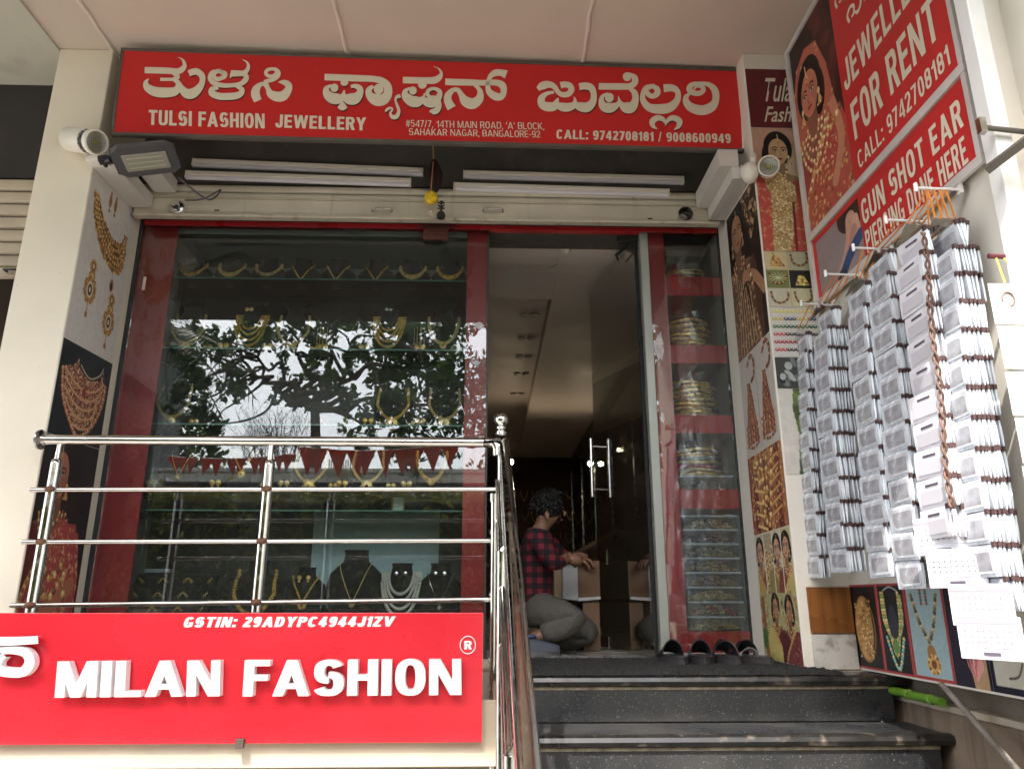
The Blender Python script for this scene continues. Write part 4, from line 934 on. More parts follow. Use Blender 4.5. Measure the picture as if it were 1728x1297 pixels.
# hanging strands of long earrings between the busts of the second shelf
for q_, px in enumerate((540, 557, 704, 716)):
    c = onY(px, 570, Y0+.05); t = thing('hanging_strand', 'fine gold earring strands, %s from the left behind the second shelf busts' % ORD[q_], 'earrings', tuple(c), 0, 'earring strands behind the second shelf')
    for k in range(3):
        q = MB(); x = c.x+(k-1)*.018; L = .09+.02*((k+q_) % 2); q.tube([(x, c.y, c.z+L*.6), (x, c.y, c.z-L*.4)], .0016, 4); q.octa((x, c.y, c.z-L*.42), .006, sc=(1, 1, 1.8)); q.octa((x, c.y, c.z+L*.6), .005); q.build('strand', [gold_pale, gold][k % 2], t)
# slanted black pad with nine swagged chokers
ca, cb_ = onY(228, 968, .2), onY(366, 968, .2)
pad = thing('display_pad', 'slanted black velvet pad at the left end of the bottom row', 'display pad', ((ca.x+cb_.x)/2, .2, zb0))
MB().slab((ca.x-.04, .1, zb0+.002), (cb_.x+.0, .1, zb0+.002), (cb_.x, .24, ca.z), (ca.x, .24, ca.z), (0, .02, -.0)).build('pad', velvet, pad, bevel=.004)
for r_ in range(3):
    for k in range(3):
        z1 = ca.z-.02-r_*.075; f = (z1-zb0)/(ca.z-zb0); y = .1+.14*f-.008
        x0 = ca.x+.02+(cb_.x-ca.x-.04)*k/3; x1 = ca.x+.02+(cb_.x-ca.x-.04)*(k+1)/3-.008
        t = thing('choker', 'swagged gold choker, %s from the left in the %s row of the slanted black pad' % (ORD[k], ORD[r_]), 'choker', ((x0+x1)/2, y, z1), 0, 'chokers on the slanted black pad')
        for lv in (0, 1):
            P = [(x0+(x1-x0)*u, y-.004+lv*.0, z1-(.05-.018*lv)*math.sin(math.pi*u)-(0 if lv else .0)) for u in np.linspace(0, 1, 15)]
            q = MB(); q.tube(P, .0012, 4)
            if lv == 0: [q.octa((p[0], p[1]-.003, p[2]-.004), .0055, sc=(.7, .7, 1.3)) for p in P]
            q.build('chain' if lv == 0 else 'upper_strand', gold if r_ != 1 else gold_pale, t)
o = MB().box(ca.x+.02, ca.x+.16, .26, .30, ca.z+.01, ca.z+.03).build('pale_box', M('pale_blue_box', (.45, .5, .55), .4), bevel=.003); tag(o, 'flat pale blue box lying behind the slanted black pad', 'box')
# ================================================================== PRINTED POSTERS (painted into vertex colours, like ink on a flat sheet)
def sc_(c): return np.array([((v/255+.055)/1.055)**2.4 if v > 10 else v/255/12.92 for v in c])
class Cv:
    def __init__(s, w_, h_, bg, res=2.0, seed=1):
        s.w, s.h, s.res = w_, h_, res; s.nx, s.ny = int(w_*res), int(h_*res)
        s.a = np.tile(sc_(bg), (s.ny, s.nx, 1)).astype(float); s.Y, s.X = np.mgrid[0:s.ny, 0:s.nx]; s.X = (s.X+.5)/res; s.Y = (s.Y+.5)/res
        s.r = np.random.RandomState(seed)
    def put(s, al, col, sl=(slice(None), slice(None))):
        s.a[sl] = s.a[sl]*(1-al[..., None])+sc_(col)*al[..., None]
    def win(s, x0, y0, x1, y1):
        return (slice(max(0, int((y0)*s.res)-2), max(0, min(s.ny, int(y1*s.res)+3))), slice(max(0, int(x0*s.res)-2), max(0, min(s.nx, int(x1*s.res)+3))))
    def ell(s, cx, cy, rx, ry, col, rot=0, soft=.0, al=1):
        m_ = max(rx, ry)*(1+soft)+1; sl = s.win(cx-m_, cy-m_, cx+m_, cy+m_); c, q = math.cos(R(rot)), math.sin(R(rot))
        dx, dy = s.X[sl]-cx, s.Y[sl]-cy; u = (dx*c+dy*q)/rx; v = (-dx*q+dy*c)/ry; d = np.sqrt(u*u+v*v)
        k = .6/s.res/min(rx, ry)+soft; s.put(np.clip((1-d)/k+.5, 0, 1)*al, col, sl); return s
    def poly(s, pts, col, al=1):
        P = np.array(pts, float); sl = s.win(P[:, 0].min(), P[:, 1].min(), P[:, 0].max(), P[:, 1].max()); X, Y = s.X[sl], s.Y[sl]; ins = np.zeros(X.shape, bool)
        for (x0, y0), (x1, y1) in zip(P, np.roll(P, -1, 0)):
            if y0 == y1: continue
            ins ^= ((y0 > Y) != (y1 > Y)) & (X < (x1-x0)*(Y-y0)/(y1-y0)+x0)
        s.put(ins*float(al), col, sl); s.last = (sl, ins); return s
    def line(s, pts, w_, col, al=1, sm=True):
        P = catmull([tuple(map(float, p)) for p in pts], 5) if sm and len(pts) > 2 else pts
        for (x0, y0), (x1, y1) in zip(P, P[1:]):
            sl = s.win(min(x0, x1)-w_, min(y0, y1)-w_, max(x0, x1)+w_, max(y0, y1)+w_); X, Y = s.X[sl], s.Y[sl]
            L2 = (x1-x0)**2+(y1-y0)**2+1e-9; t = np.clip(((X-x0)*(x1-x0)+(Y-y0)*(y1-y0))/L2, 0, 1)
            d = np.hypot(X-x0-t*(x1-x0), Y-y0-t*(y1-y0)); s.put(np.clip((w_/2-d)*s.res+.5, 0, 1)*al, col, sl)
        return s
    def beads(s, pts, r_, cols, n=None):
        P = catmull([tuple(map(float, p)) for p in pts], 12); L = sum(math.dist(a, b) for a, b in zip(P, P[1:])); n = n or int(L/(r_*1.7)); 
        acc = 0; tgt = 0; k = 0
        for a, b in zip(P, P[1:]):
            d = math.dist(a, b)
            while d > 0 and tgt <= acc+d and k <= n:
                t = (tgt-acc)/d; c = cols[k % len(cols)]; s.ell(a[0]+(b[0]-a[0])*t, a[1]+(b[1]-a[1])*t, r_, r_, c); s.ell(a[0]+(b[0]-a[0])*t-r_*.25, a[1]+(b[1]-a[1])*t-r_*.3, r_*.4, r_*.4, tuple(min(255, int(v*1.35)+20) for v in c)); tgt += L/n; k += 1
            acc += d
        return s
    def speck(s, cols, n, r0, r1, al=.8):          # inside the last polygon
        sl, ins = s.last; ys, xs = np.nonzero(ins)
        if len(xs) == 0: return s
        for k in s.r.randint(0, len(xs), n):
            s.ell((xs[k]+sl[1].start)/s.res, (ys[k]+sl[0].start)/s.res, s.r.uniform(r0, r1), s.r.uniform(r0, r1), cols[s.r.randint(len(cols))], s.r.uniform(0, 90), al=al)
        return s
    def grain(s, amt=.08, cell=6):
        g = s.r.normal(1, amt, (s.ny//cell+2, s.nx//cell+2)); g = np.kron(g, np.ones((cell, cell)))[:s.ny, :s.nx]
        lum = s.a.mean(2, keepdims=True); s.a = s.a*.8+lum*.2; s.a *= (g*.5+.5)[..., None]*(1+s.r.normal(0, amt*.5, (s.ny, s.nx)))[..., None]; s.a = np.clip(s.a, 0.002, 1); return s
    def build(s, name, A, B, C, D, N, mat=None, parent=None):
        """A top-left, B top-right, C bottom-right, D bottom-left; N outward"""
        A, B, C, D = [np.array(v) for v in (A, B, C, D)]; N = np.array(N, float)*.0016
        u = np.linspace(0, 1, s.nx)[None, :, None]; v = np.linspace(0, 1, s.ny)[:, None, None]
        P = (A*(1-u)+B*u)*(1-v)+(D*(1-u)+C*u)*v; P = (P+N).reshape(-1, 3)
        n = s.nx*s.ny; i = (np.arange(s.ny-1)[:, None]*s.nx+np.arange(s.nx-1)[None, :]).ravel()
        F = np.stack([i, i+s.nx, i+s.nx+1, i+1], 1); nrm = np.cross(P[F[0, 1]]-P[F[0, 0]], P[F[0, 3]]-P[F[0, 0]])
        if nrm @ N < 0: F = F[:, ::-1]
        bk = np.array([A, B, C, D])+N*.1; P = np.vstack([P, bk]); 
        me = bpy.data.meshes.new(name); me.vertices.add(len(P)); me.vertices.foreach_set('co', P.ravel())
        nq = len(F); ex = [[n, n+1, n+2, n+3], [0, s.nx-1, n+1, n], [s.nx-1, n-1, n+2, n+1], [n-1, n-s.nx, n+3, n+2], [n-s.nx, 0, n, n+3]]
        F = np.vstack([F, ex]); me.loops.add(len(F)*4); me.loops.foreach_set('vertex_index', F.ravel().astype(np.int32)); me.polygons.add(len(F))
        me.polygons.foreach_set('loop_start', (np.arange(len(F))*4).astype(np.int32)); me.update(calc_edges=True)
        ca = me.color_attributes.new('print', 'FLOAT_COLOR', 'POINT'); col = np.ones((len(P), 4)); col[:n, :3] = s.a.reshape(-1, 3); col[n:, :3] = .5
        ca.data.foreach_set('color', col.ravel().astype(np.float32)); me.materials.append(mat or print_mat); me.validate()
        o = bpy.data.objects.new(name, me); COL.objects.link(o)
        if parent is not None: o.parent = parent; o.matrix_parent_inverse = parent.matrix_basis.inverted()
        return o
GOLDS = [(214, 160, 70), (168, 112, 44), (236, 196, 110), (120, 70, 30)]
def lady(c, cx, cy, s, skin=(196, 140, 100), hair=(28, 18, 18), veil=None, sari=(170, 40, 40), blouse=(120, 25, 30), look=1, neck=3, trim=GOLDS, arm=True):
    """bust portrait; s = face height"""
    dk = tuple(int(v*.72) for v in skin); W_ = c.w
    if veil: c.poly([(cx-s*.75, cy-s*.2), (cx-s*.45, cy-s*.85), (cx, cy-s*1.05), (cx+s*.5, cy-s*.85), (cx+s*.8, cy-s*.1), (cx+s*1.0, cy+s*1.2), (cx+s*1.5, cy+s*3), (cx-s*1.5, cy+s*3), (cx-s*.95, cy+s*1.1)], veil).speck(trim, 60, s*.02, s*.05)
    c.ell(cx, cy-s*.12, s*.56, s*.68, hair); c.ell(cx-look*s*.3, cy+s*.2, s*.35, s*.55, hair)
    c.poly([(cx-s*.2, cy+s*.3), (cx+s*.2, cy+s*.3), (cx+s*.24, cy+s*.85), (cx+s*.95, cy+s*1.1), (cx+s*1.1, cy+s*1.6), (cx-s*1.1, cy+s*1.6), (cx-s*.95, cy+s*1.1), (cx-s*.24, cy+s*.85)], dk)
    c.poly([(cx-s*1.0, cy+s*1.05), (cx-s*.5, cy+s*1.15), (cx, cy+s*1.55), (cx+s*.5, cy+s*1.15), (cx+s*1.0, cy+s*1.05), (cx+s*1.3, cy+s*1.9), (cx+s*1.25, cy+s*3.6), (cx-s*1.25, cy+s*3.6), (cx-s*1.3, cy+s*1.9)], blouse)
    c.poly([(cx-look*s*1.1, cy+s*1.0), (cx-look*s*.55, cy+s*1.0), (cx+look*s*.7, cy+s*2.3), (cx+look*s*1.2, cy+s*4), (cx+look*s*1.2, cy+s*6), (cx-look*s*1.4, cy+s*6), (cx-look*s*1.45, cy+s*2)], sari).speck(trim, int(110+s*3), s*.012, s*.035)
    c.line([(cx-look*s*.55, cy+s*1.0), (cx+look*s*.7, cy+s*2.3), (cx+look*s*1.15, cy+s*4)], s*.14, trim[0]); c.beads([(cx-look*s*.55, cy+s*1.0), (cx+look*s*.7, cy+s*2.3), (cx+look*s*1.15, cy+s*4)], s*.05, trim)
    if arm:
        c.line([(cx+look*s*1.05, cy+s*1.3), (cx+look*s*1.2, cy+s*2.3), (cx+look*s*.6, cy+s*3.1), (cx-look*s*.1, cy+s*2.7)], s*.3, skin); c.beads([(cx+look*s*.45, cy+s*2.9), (cx+look*s*.65, cy+s*3.3)], s*.09, [(180, 30, 40), trim[0]]); c.beads([(cx+look*s*1.0, cy+s*1.75), (cx+look*s*1.32, cy+s*1.7)], s*.06, trim)
    c.ell(cx, cy, s*.37, s*.5, skin); c.ell(cx-look*s*.2, cy+s*.1, s*.14, s*.3, dk, al=.35); c.ell(cx+look*s*.02, cy+s*.33, s*.2, s*.18, skin)
    ex = cx+look*s*.05
    for k in (-1, 1):
        c.line([(ex+k*s*.06, cy-s*.12), (ex+k*s*.16, cy-s*.17), (ex+k*s*.27, cy-s*.11)], s*.035, hair)
        c.ell(ex+k*s*.16, cy-s*.02, s*.075, s*.032, (235, 225, 215)); c.ell(ex+k*s*.16, cy-s*.02, s*.034, s*.034, (20, 12, 10)); c.line([(ex+k*s*.07, cy-s*.03), (ex+k*s*.16, cy-s*.065), (ex+k*s*.26, cy-s*.03)], s*.028, (20, 12, 12))
        c.ell(cx+k*s*.38, cy+s*.22, s*.05, s*.07, trim[2]); c.poly([(cx+k*s*.38, cy+s*.25), (cx+k*s*.48, cy+s*.46), (cx+k*s*.30, cy+s*.46)], trim[0]); c.beads([(cx+k*s*.38-s*.09, cy+s*.49), (cx+k*s*.38+s*.09, cy+s*.49)], s*.03, trim)
    c.line([(ex+look*s*.01, cy), (ex+look*s*.05, cy+s*.15), (ex-look*s*.01, cy+s*.18)], s*.022, dk); c.ell(ex, cy+s*.29, s*.105, s*.035, (150, 30, 40)); c.ell(ex, cy+s*.315, s*.075, s*.025, (176, 50, 56))
    c.ell(ex, cy-s*.22, s*.022, s*.022, (150, 10, 20)); c.line([(ex-s*.02, cy-s*.66), (ex, cy-s*.4)], s*.03, trim[2]); c.ell(ex, cy-s*.35, s*.07, s*.07, trim[0]); c.ell(ex, cy-s*.35, s*.03, s*.03, (150, 20, 40))
    for j in range(neck):
        w_ = s*(.26+.13*j); c.beads([(cx-w_, cy+s*(.72+.05*j)), (cx-w_*.7, cy+s*(.95+.16*j)), (cx, cy+s*(1.05+.24*j)), (cx+w_*.7, cy+s*(.95+.16*j)), (cx+w_, cy+s*(.72+.05*j))], s*.045, trim if j != 1 else [(170, 30, 50), trim[2]])
    c.ell(cx, cy+s*(1.12+.24*(neck-1)), s*.1, s*.12, trim[0]); c.ell(cx, cy+s*(1.12+.24*(neck-1)), s*.05, s*.06, (160, 20, 40)); return c
def drop_earring(c, x, y, s, tone=GOLDS):
    for k in range(8):
        a = k*math.pi/4; c.ell(x+s*.16*math.cos(a), y-s*.75+s*.16*math.sin(a), s*.07, s*.07, tone[0])
    c.ell(x, y-s*.75, s*.12, s*.15, tone[3]); c.ell(x, y-s*.75, s*.06, s*.09, (230, 200, 160))
    c.ell(x, y-s*.4, s*.2, s*.2, tone[1]); c.ell(x, y-s*.4, s*.12, s*.13, tone[2])
    c.ell(x, y, s*.36, s*.42, tone[1])
    for k in range(22):
        a = k*math.pi*2/22; c.ell(x+s*.36*math.cos(a), y+s*.42*math.sin(a), s*.045, s*.045, tone[k % 3]); c.ell(x+s*.27*math.cos(a), y+s*.33*math.sin(a), s*.03, s*.03, tone[(k+1) % 3])
    c.ell(x, y-.0*s, s*.2, s*.27, (225, 205, 170)); c.ell(x, y, s*.12, s*.18, (60, 30, 20)); c.ell(x, y, s*.05, s*.09, (235, 225, 205))
    c.line([(x, y+s*.45), (x, y+s*.7)], s*.04, tone[1]); c.ell(x, y+s*.62, s*.05, s*.05, tone[0]); c.ell(x, y+s*.78, s*.08, s*.1, tone[1])
XL, XR = -2.05, 1.36
def onleft(y, z): return (XL, y, z)
NX_, NXm, NYm = (1, 0, 0), (-1, 0, 0), (0, -1, 0)
G_P = 'jewellery posters pasted on the pillars and walls'
# --- left pillar, upper: necklace and drop earrings on white
c = Cv(52, 92, (222, 214, 206), 3.0, 3)
outer = [(5, 12), (8, 24), (20, 38), (34, 44), (44, 42), (47, 32), (46, 20)]; inner = [(43, 19), (40, 26), (30, 27), (18, 21), (10, 12)]
c.poly(catmull([tuple(map(float, p)) for p in outer], 6)+catmull([tuple(map(float, p)) for p in inner], 6), (128, 76, 34)).speck(GOLDS+[(90, 40, 18)], 900, .35, .9, .9)
for k in range(26):
    t = k/25; P = catmull([tuple(map(float, p)) for p in outer], 12); p = P[int(t*(len(P)-1))]; q = catmull([tuple(map(float, p)) for p in inner[::-1]], 12); r_ = q[int(t*(len(q)-1))]
    c.line([((p[0]+r_[0])/2, (p[1]+r_[1])/2), p], .5, GOLDS[k % 2], sm=False); c.ell(p[0], p[1], .9, .9, GOLDS[k % 3])
for f in (.0, .35, .6): c.beads([((1-f)*a[0]+f*b[0], (1-f)*a[1]+f*b[1]) for a, b in zip([(9, 12), (14, 21), (26, 30), (36, 32), (43, 26), (44, 19)], [(5, 12), (8, 24), (20, 38), (34, 44), (44, 42), (46, 20)])], .75, GOLDS)
c.line([(36, 44), (36.5, 48)], .5, GOLDS[1]); c.ell(37, 52, 2.2, 3.6, GOLDS[1]); c.ell(37, 52.5, 1.2, 2.2, (70, 34, 20))
for x in (22, 28): c.ell(x, 9, 1.6, 4, GOLDS[1]); c.ell(x, 4.5, 1, 1, GOLDS[1]); c.ell(x, 14.5, .9, 1, GOLDS[3])
drop_earring(c, 16, 62, 17); drop_earring(c, 40, 72, 17); c.grain(.05)
o = c.build('poster', onleft(-.553, 2.44), onleft(-.075, 2.44), onleft(-.075, 1.522), onleft(-.553, 1.505), NX_); tag(o, 'white poster with a wide gold necklace and two drop earrings, top of the left pillar', 'poster', G_P)
# --- left pillar, middle: bridal bib necklace on black
c = Cv(52, 52, (22, 26, 28), 3.0, 5)
c.poly([(6, 14), (14, 12), (17, 6), (19, 12), (30, 17), (42, 14), (44, 8), (47, 16), (46, 28), (40, 38), (28, 46), (18, 40), (8, 28)], (120, 62, 44)).speck([(214, 130, 92), (196, 150, 84), (150, 60, 52), (236, 196, 150)], 900, .3, .75, .95)
for j in range(5): c.beads([(6-j*.1+3*(j*.5), 15+j*5.2), (18, 21+j*5.2), (28, 23+j*5.4), (38, 21+j*5.2), (46-1.5*j, 15+j*5)], .8, [(222, 150, 110), (200, 150, 84)])
c.beads([(4, 16), (8, 30), (18, 42), (28, 49), (40, 41), (47, 28), (48, 16)], 1.4, [(214, 140, 96), (180, 110, 60)]); c.ell(27, 24, 1.8, 2.6, (160, 20, 30)); c.line([(20, 10), (30, 15), (40, 11), (43, 6)], .8, (200, 190, 160)); c.grain(.06)
o = c.build('poster', onleft(-.553, 1.502), onleft(-.075, 1.519), onleft(-.075, 1.05), onleft(-.553, 1.035), NX_); tag(o, 'dark poster with a copper coloured bridal bib necklace on the left pillar above the railing', 'poster', G_P)
# --- left pillar, lower: woman in a red sari, seen from the side
c = Cv(52, 84, (30, 20, 20), 3.0, 6)
c.ell(24, 8, 16, 12, (18, 12, 14)); lady(c, 18, 16, 20, skin=(190, 110, 80), sari=(176, 52, 48), blouse=(110, 30, 34), look=-1, neck=4, arm=False)
c.poly([(26, 34), (44, 40), (50, 60), (50, 84), (6, 84), (8, 50)], (186, 62, 54)).speck([(222, 150, 100), (236, 180, 130), (150, 30, 36)], 380, .3, 1.1); c.line([(10, 78), (26, 72), (44, 62)], 7, (196, 112, 74)); c.beads([(14, 52), (24, 60), (34, 52)], 1.6, GOLDS); c.beads([(12, 58), (24, 68), (36, 58)], 1.8, GOLDS); c.ell(12, 66, 4, 4, GOLDS[0]); c.beads([(36, 60), (40, 72)], 1.8, GOLDS); c.grain(.06)
o = c.build('poster', onleft(-.553, 1.032), onleft(-.075, 1.047), onleft(-.075, .12), onleft(-.553, .12), NX_); tag(o, 'dark poster of a woman in a red sari behind the left end of the railing', 'poster', G_P)
# --- right pillar, inner face
def oR(y, z): return (XR, y, z)
yb_, yf_ = -.17, -.632
c = Cv(46, 86, (44, 30, 24), 3.0, 8)
SEP = [(176, 128, 84), (130, 88, 54), (206, 164, 118), (84, 54, 34)]
c.poly([(24, 0), (46, 0), (46, 20), (34, 30)], (60, 40, 30)).speck(SEP, 60, .5, 2); lady(c, 14, 16, 21, skin=(176, 124, 86), hair=(24, 16, 14), sari=(120, 82, 56), blouse=(90, 56, 40), trim=SEP, look=1, neck=2, arm=False)
c.poly([(10, 36), (26, 40), (34, 60), (30, 86), (6, 86), (4, 50)], (104, 72, 48)).speck(SEP, 200, .3, 1.3); c.line([(20, 44), (34, 50), (45, 62)], 6, (180, 128, 84)); c.beads([(28, 42), (31, 56)], 1.6, SEP); [c.line([(8+3*k, 40+2*k), (9+3*k, 60), (6+4*k, 84)], .7, SEP[2]) for k in range(7)]; c.line([(16, 52), (22, 50), (26, 66)], 1.4, (20, 14, 12)); c.grain(.07)
o = c.build('poster', oR(yb_, 2.39), oR(yf_, 2.39), oR(yf_, 1.545), oR(yb_, 1.525), NXm); tag(o, 'sepia poster of a seated bride with bangles on the side of the poster pillar', 'poster', G_P)
c = Cv(46, 56, (190, 184, 174), 3.0, 9)
JH = [(150, 84, 48), (112, 56, 32), (196, 140, 84), (84, 40, 24)]
for x, y in ((12, 30), (34, 30)):
    c.line([(x, 6), (x+5, 2), (x+9, 6), (x+8, 14), (x+4, 16)], 2.4, JH[1]); c.beads([(x, 6), (x+5, 2), (x+9, 6), (x+8, 14)], 1, JH); c.poly([(x-2, y-14), (x+1.5, y-14), (x+8, y+14), (x+9, y+20), (x-9, y+20), (x-8, y+14)], JH[0]).speck(JH, 260, .3, .9, .95)
    for j in range(4): c.beads([(x-8.5, y+10+3.4*j), (x, y+12+3.4*j), (x+8.5, y+10+3.4*j)], 1, JH)
c.line([(23, 6), (23, 54)], .5, (120, 110, 104), sm=False); c.grain(.05)
o = c.build('poster', oR(yb_, 1.522), oR(yf_, 1.542), oR(yf_, 1.012), oR(yb_, 1.0), NXm); tag(o, 'pale poster with a pair of long bell shaped jhumka earrings', 'poster', G_P)
c = Cv(46, 40, (120, 40, 26), 3.0, 10)
for k in range(9): c.poly([(2+5*k, 0), (6+5*k, 0), (5+5*k, 40), (1+5*k, 40)], [(150, 66, 36), (100, 26, 22), (176, 110, 56)][k % 3]).speck(GOLDS+[(190, 40, 30)], 60, .3, 1)
for k in range(6): c.line([(8, 6+6*k), (20, 9+6*k)], 1.3, GOLDS[2]); c.line([(28, 8+5*k), (40, 5+5*k)], 1.2, GOLDS[0])
c.beads([(18, 0), (22, 26), (26, 0)], 1.4, GOLDS); c.beads([(12, 0), (22, 38), (34, 0)], 1.5, GOLDS); c.grain(.08)
o = c.build('poster', oR(yb_, .997), oR(yf_, 1.009), oR(yf_, .615), oR(yb_, .605), NXm); tag(o, 'red and gold poster of bridal necklaces on a silk sari', 'poster', G_P)
c = Cv(46, 60, (200, 190, 150), 3.2, 11)
for k in range(4):
    c.poly([(1+11*k, 1), (11.4+11*k, 1), (11.4+11*k, 28), (1+11*k, 28)], [(196, 170, 140), (180, 160, 120), (206, 196, 176), (196, 176, 120)][k])
    if k != 1: lady(c, 6.2+11*k, 9, 9.5, skin=(206, 150, 112), sari=[(190, 160, 60), 0, (150, 130, 60), (200, 180, 90)][k], blouse=(140, 60, 40), look=(-1)**k, neck=2, arm=False)
    else: [c.beads([(13, 6+4*j), (17, 12+4*j), (22, 6+4*j)], .8, GOLDS) for j in range(5)]
    c.line([(1+11*k, 0), (1+11*k, 29)], .7, (230, 225, 210), sm=False)
c.poly([(0, 29), (46, 29), (46, 60), (0, 60)], (176, 168, 110)).speck([(206, 200, 120), (150, 120, 60), (190, 60, 50), (90, 120, 60)], 200, .4, 1.5, .7)
lady(c, 20, 36, 9, skin=(190, 130, 90), sari=(206, 190, 90), blouse=(110, 30, 40), neck=2, arm=False); lady(c, 36, 37, 9, skin=(180, 124, 88), sari=(120, 30, 50), blouse=(90, 30, 40), look=-1, neck=2, arm=False); c.line([(4, 32), (6, 60)], 4, (150, 90, 40)); c.ell(4, 50, 3, 5, (60, 110, 40)); c.grain(.06)
o = c.build('poster', oR(yb_, .602), oR(yf_, .612), oR(yf_, .015), oR(yb_, .015), NXm, print_gloss); tag(o, 'poster of six smiling women in saris at the foot of the poster pillar', 'poster', G_P)
# --- right pillar, front face
YF = -.642; fz = lambda py: onY(1320, py, YF).z; X0f, X1f = 1.366, 1.598
c = Cv(26, 24, (104, 20, 24), 2.0, 12); c.grain(.05)
pf = thing('poster', 'dark red panel with script lettering at the top of the poster pillar', 'poster', (1.48, YF, fz(218)), 0, G_P)
c.build('print', (X0f, YF, fz(118)), (X1f, YF, fz(118)), (X1f, YF, fz(216)), (X0f, YF, fz(216)), NYm, parent=pf)
FPp = lambda px, py: onY(px, py, YF-.003)
fonttext('script_lettering', 'Tulasi', FPp(1291, 132), FPp(1291, 172), FPp(1356, 132), cream_print, pf, NYm, .0, .35)
fonttext('script_lettering', 'Fashion', FPp(1290, 180), FPp(1290, 206), FPp(1368, 180), cream_print, pf, NYm, .0, .3)
zA, zB = fz(217), fz(424); hh = (zA-zB)*100
c = Cv(26, hh, (206, 180, 150), 4.0, 13)
c.poly([(0, 0), (26, 0), (26, 12), (0, 20)], (196, 150, 120)); lady(c, 14.5, 14, 15, skin=(206, 166, 116), hair=(22, 14, 16), sari=(190, 60, 40), blouse=(170, 60, 44), look=1, neck=1, trim=[(206, 176, 96), (160, 120, 60), (230, 210, 140), (120, 80, 40)], arm=False)
c.poly([(0, 26), (8, 24), (22, 36), (26, 48), (26, hh), (0, hh)], (196, 66, 40)).speck([(222, 120, 80), (206, 160, 90)], 120, .3, 1); c.poly([(2, 24), (9, 22), (22, 34), (22, 44), (16, hh), (6, hh), (8, 40)], (186, 152, 84)).speck([(222, 200, 130), (150, 110, 50), (236, 220, 160)], 500, .25, .7, .9); c.line([(20, 44), (19, hh)], 1.5, (120, 20, 24)); c.grain(.06)
o = c.build('poster', (X0f, YF, zA), (X1f, YF, zA), (X1f, YF, zB), (X0f, YF, zB), NYm); tag(o, 'portrait poster of a woman in an orange and gold sari behind the right spotlight', 'poster', G_P)
zA, zB = fz(425), fz(518); hh = (zA-zB)*100; c = Cv(26, hh, (190, 180, 120), 4.0, 14)
for i, (bgc, k) in enumerate((((206, 190, 130), 0), ((180, 176, 140), 1), ((120, 130, 60), 2), ((30, 30, 26), 3), ((196, 190, 160), 1), ((206, 196, 150), 4))):
    x, y = (i % 2)*13, (i//2)*hh/3; c.poly([(x, y), (x+12.6, y), (x+12.6, y+hh/3-.4), (x, y+hh/3-.4)], bgc)
    if k in (1, 2, 4): c.beads([(x+2, y+2), (x+3, y+6), (x+7, y+7.5), (x+11, y+5), (x+11, y+1)], .7, [(90, 60, 30), (150, 100, 40)])
    elif k == 0: c.poly([(x+3, y+8), (x+5, y+1), (x+9, y+5), (x+11, y+8)], (210, 160, 60)).speck(GOLDS, 40, .3, .8)
    else: c.poly([(x+3, y+8), (x+5, y+3), (x+8, y+3), (x+11, y+8)], (210, 190, 60)).speck([(240, 230, 120), (150, 60, 40)], 40, .3, .7)
    if k == 2: [c.line([(x+6.5, y+4.2), (x+6.5+5*math.cos(a), y+4.2+3*math.sin(a))], .25, (210, 210, 150)) for a in np.linspace(0, 6.28, 14)]
c.grain(.06); o = c.build('poster', (X0f, YF, zA), (X1f, YF, zA), (X1f, YF, zB), (X0f, YF, zB), NYm); tag(o, 'collage poster of bangles and bracelets in six small squares', 'poster', G_P)
zA, zB = fz(519), fz(602); hh = (zA-zB)*100; c = Cv(26, hh, (206, 200, 190), 4.0, 15)
for j, cl in enumerate(([(214, 200, 90)], [(196, 176, 60), (40, 60, 110)], [(60, 120, 60), (30, 90, 60)], [(196, 60, 60), (40, 50, 40)], [(170, 30, 40)], [(190, 40, 50), (20, 24, 24)])):
    for i in range(11): c.ell(2+2.2*i, 2+j*hh/6.5, 1.2, .9, cl[(i//3) % len(cl)]); c.ell(2+2.2*i, 1.7+j*hh/6.5, .4, .3, (240, 235, 225))
c.grain(.04); o = c.build('poster', (X0f, YF, zA), (X1f, YF, zA), (X1f, YF, zB), (X0f, YF, zB), NYm); tag(o, 'poster with six rows of coloured glass beads', 'poster', G_P)
zA, zB = fz(603), fz(655); hh = (zA-zB)*100; c = Cv(26, hh, (60, 62, 58), 3.0, 16)
for k in range(12): c.ell(c.r.uniform(2, 24), c.r.uniform(2, hh-2), c.r.uniform(1.5, 3.5), c.r.uniform(1, 2), [(170, 176, 168), (110, 116, 110), (30, 32, 32)][k % 3], c.r.uniform(0, 90))
c.grain(.08); o = c.build('poster', (X0f, YF, zA), (X1f, YF, zA), (X1f, YF, zB), (X0f, YF, zB), NYm); tag(o, 'small black and white poster of hands with rings between beads and leaves', 'poster', G_P)
zA, zB = fz(656), fz(800); hh = (zA-zB)*100; c = Cv(26, hh, (84, 108, 38), 2.0, 17); pass; c.last = ((slice(0, c.ny), slice(0, c.nx)), np.ones((c.ny, c.nx), bool)); c.speck([(120, 145, 60), (60, 85, 30), (50, 44, 28)], 160, 1.5, 4, .35); c.poly([(0, 0), (8, 0), (7, 10), (9, 22), (7, hh), (0, hh)], (206, 200, 188)); c.grain(.05)
o = c.build('poster', (X0f, YF, zA), (X1f, YF, zA), (X1f, YF, zB), (X0f, YF, zB), NYm); tag(o, 'green leafy poster strip mostly hidden behind the hanging cards', 'poster', G_P)
a, b_ = onY(1368, 988, YF), onY(1438, 1072, YF)
wp = MB().box(1.40, 1.592, YF-.012, YF, fz(1068), fz(990)).build('wood_tile', M('orange_wood', (.26, .10, .025), .3, nz=(3, .3), streak=(25, (.12, .04, .01), .45, .7)), bevel=.002); tag(wp, 'glossy orange brown wooden panel low on the pillar under the hanging cards', 'panel')
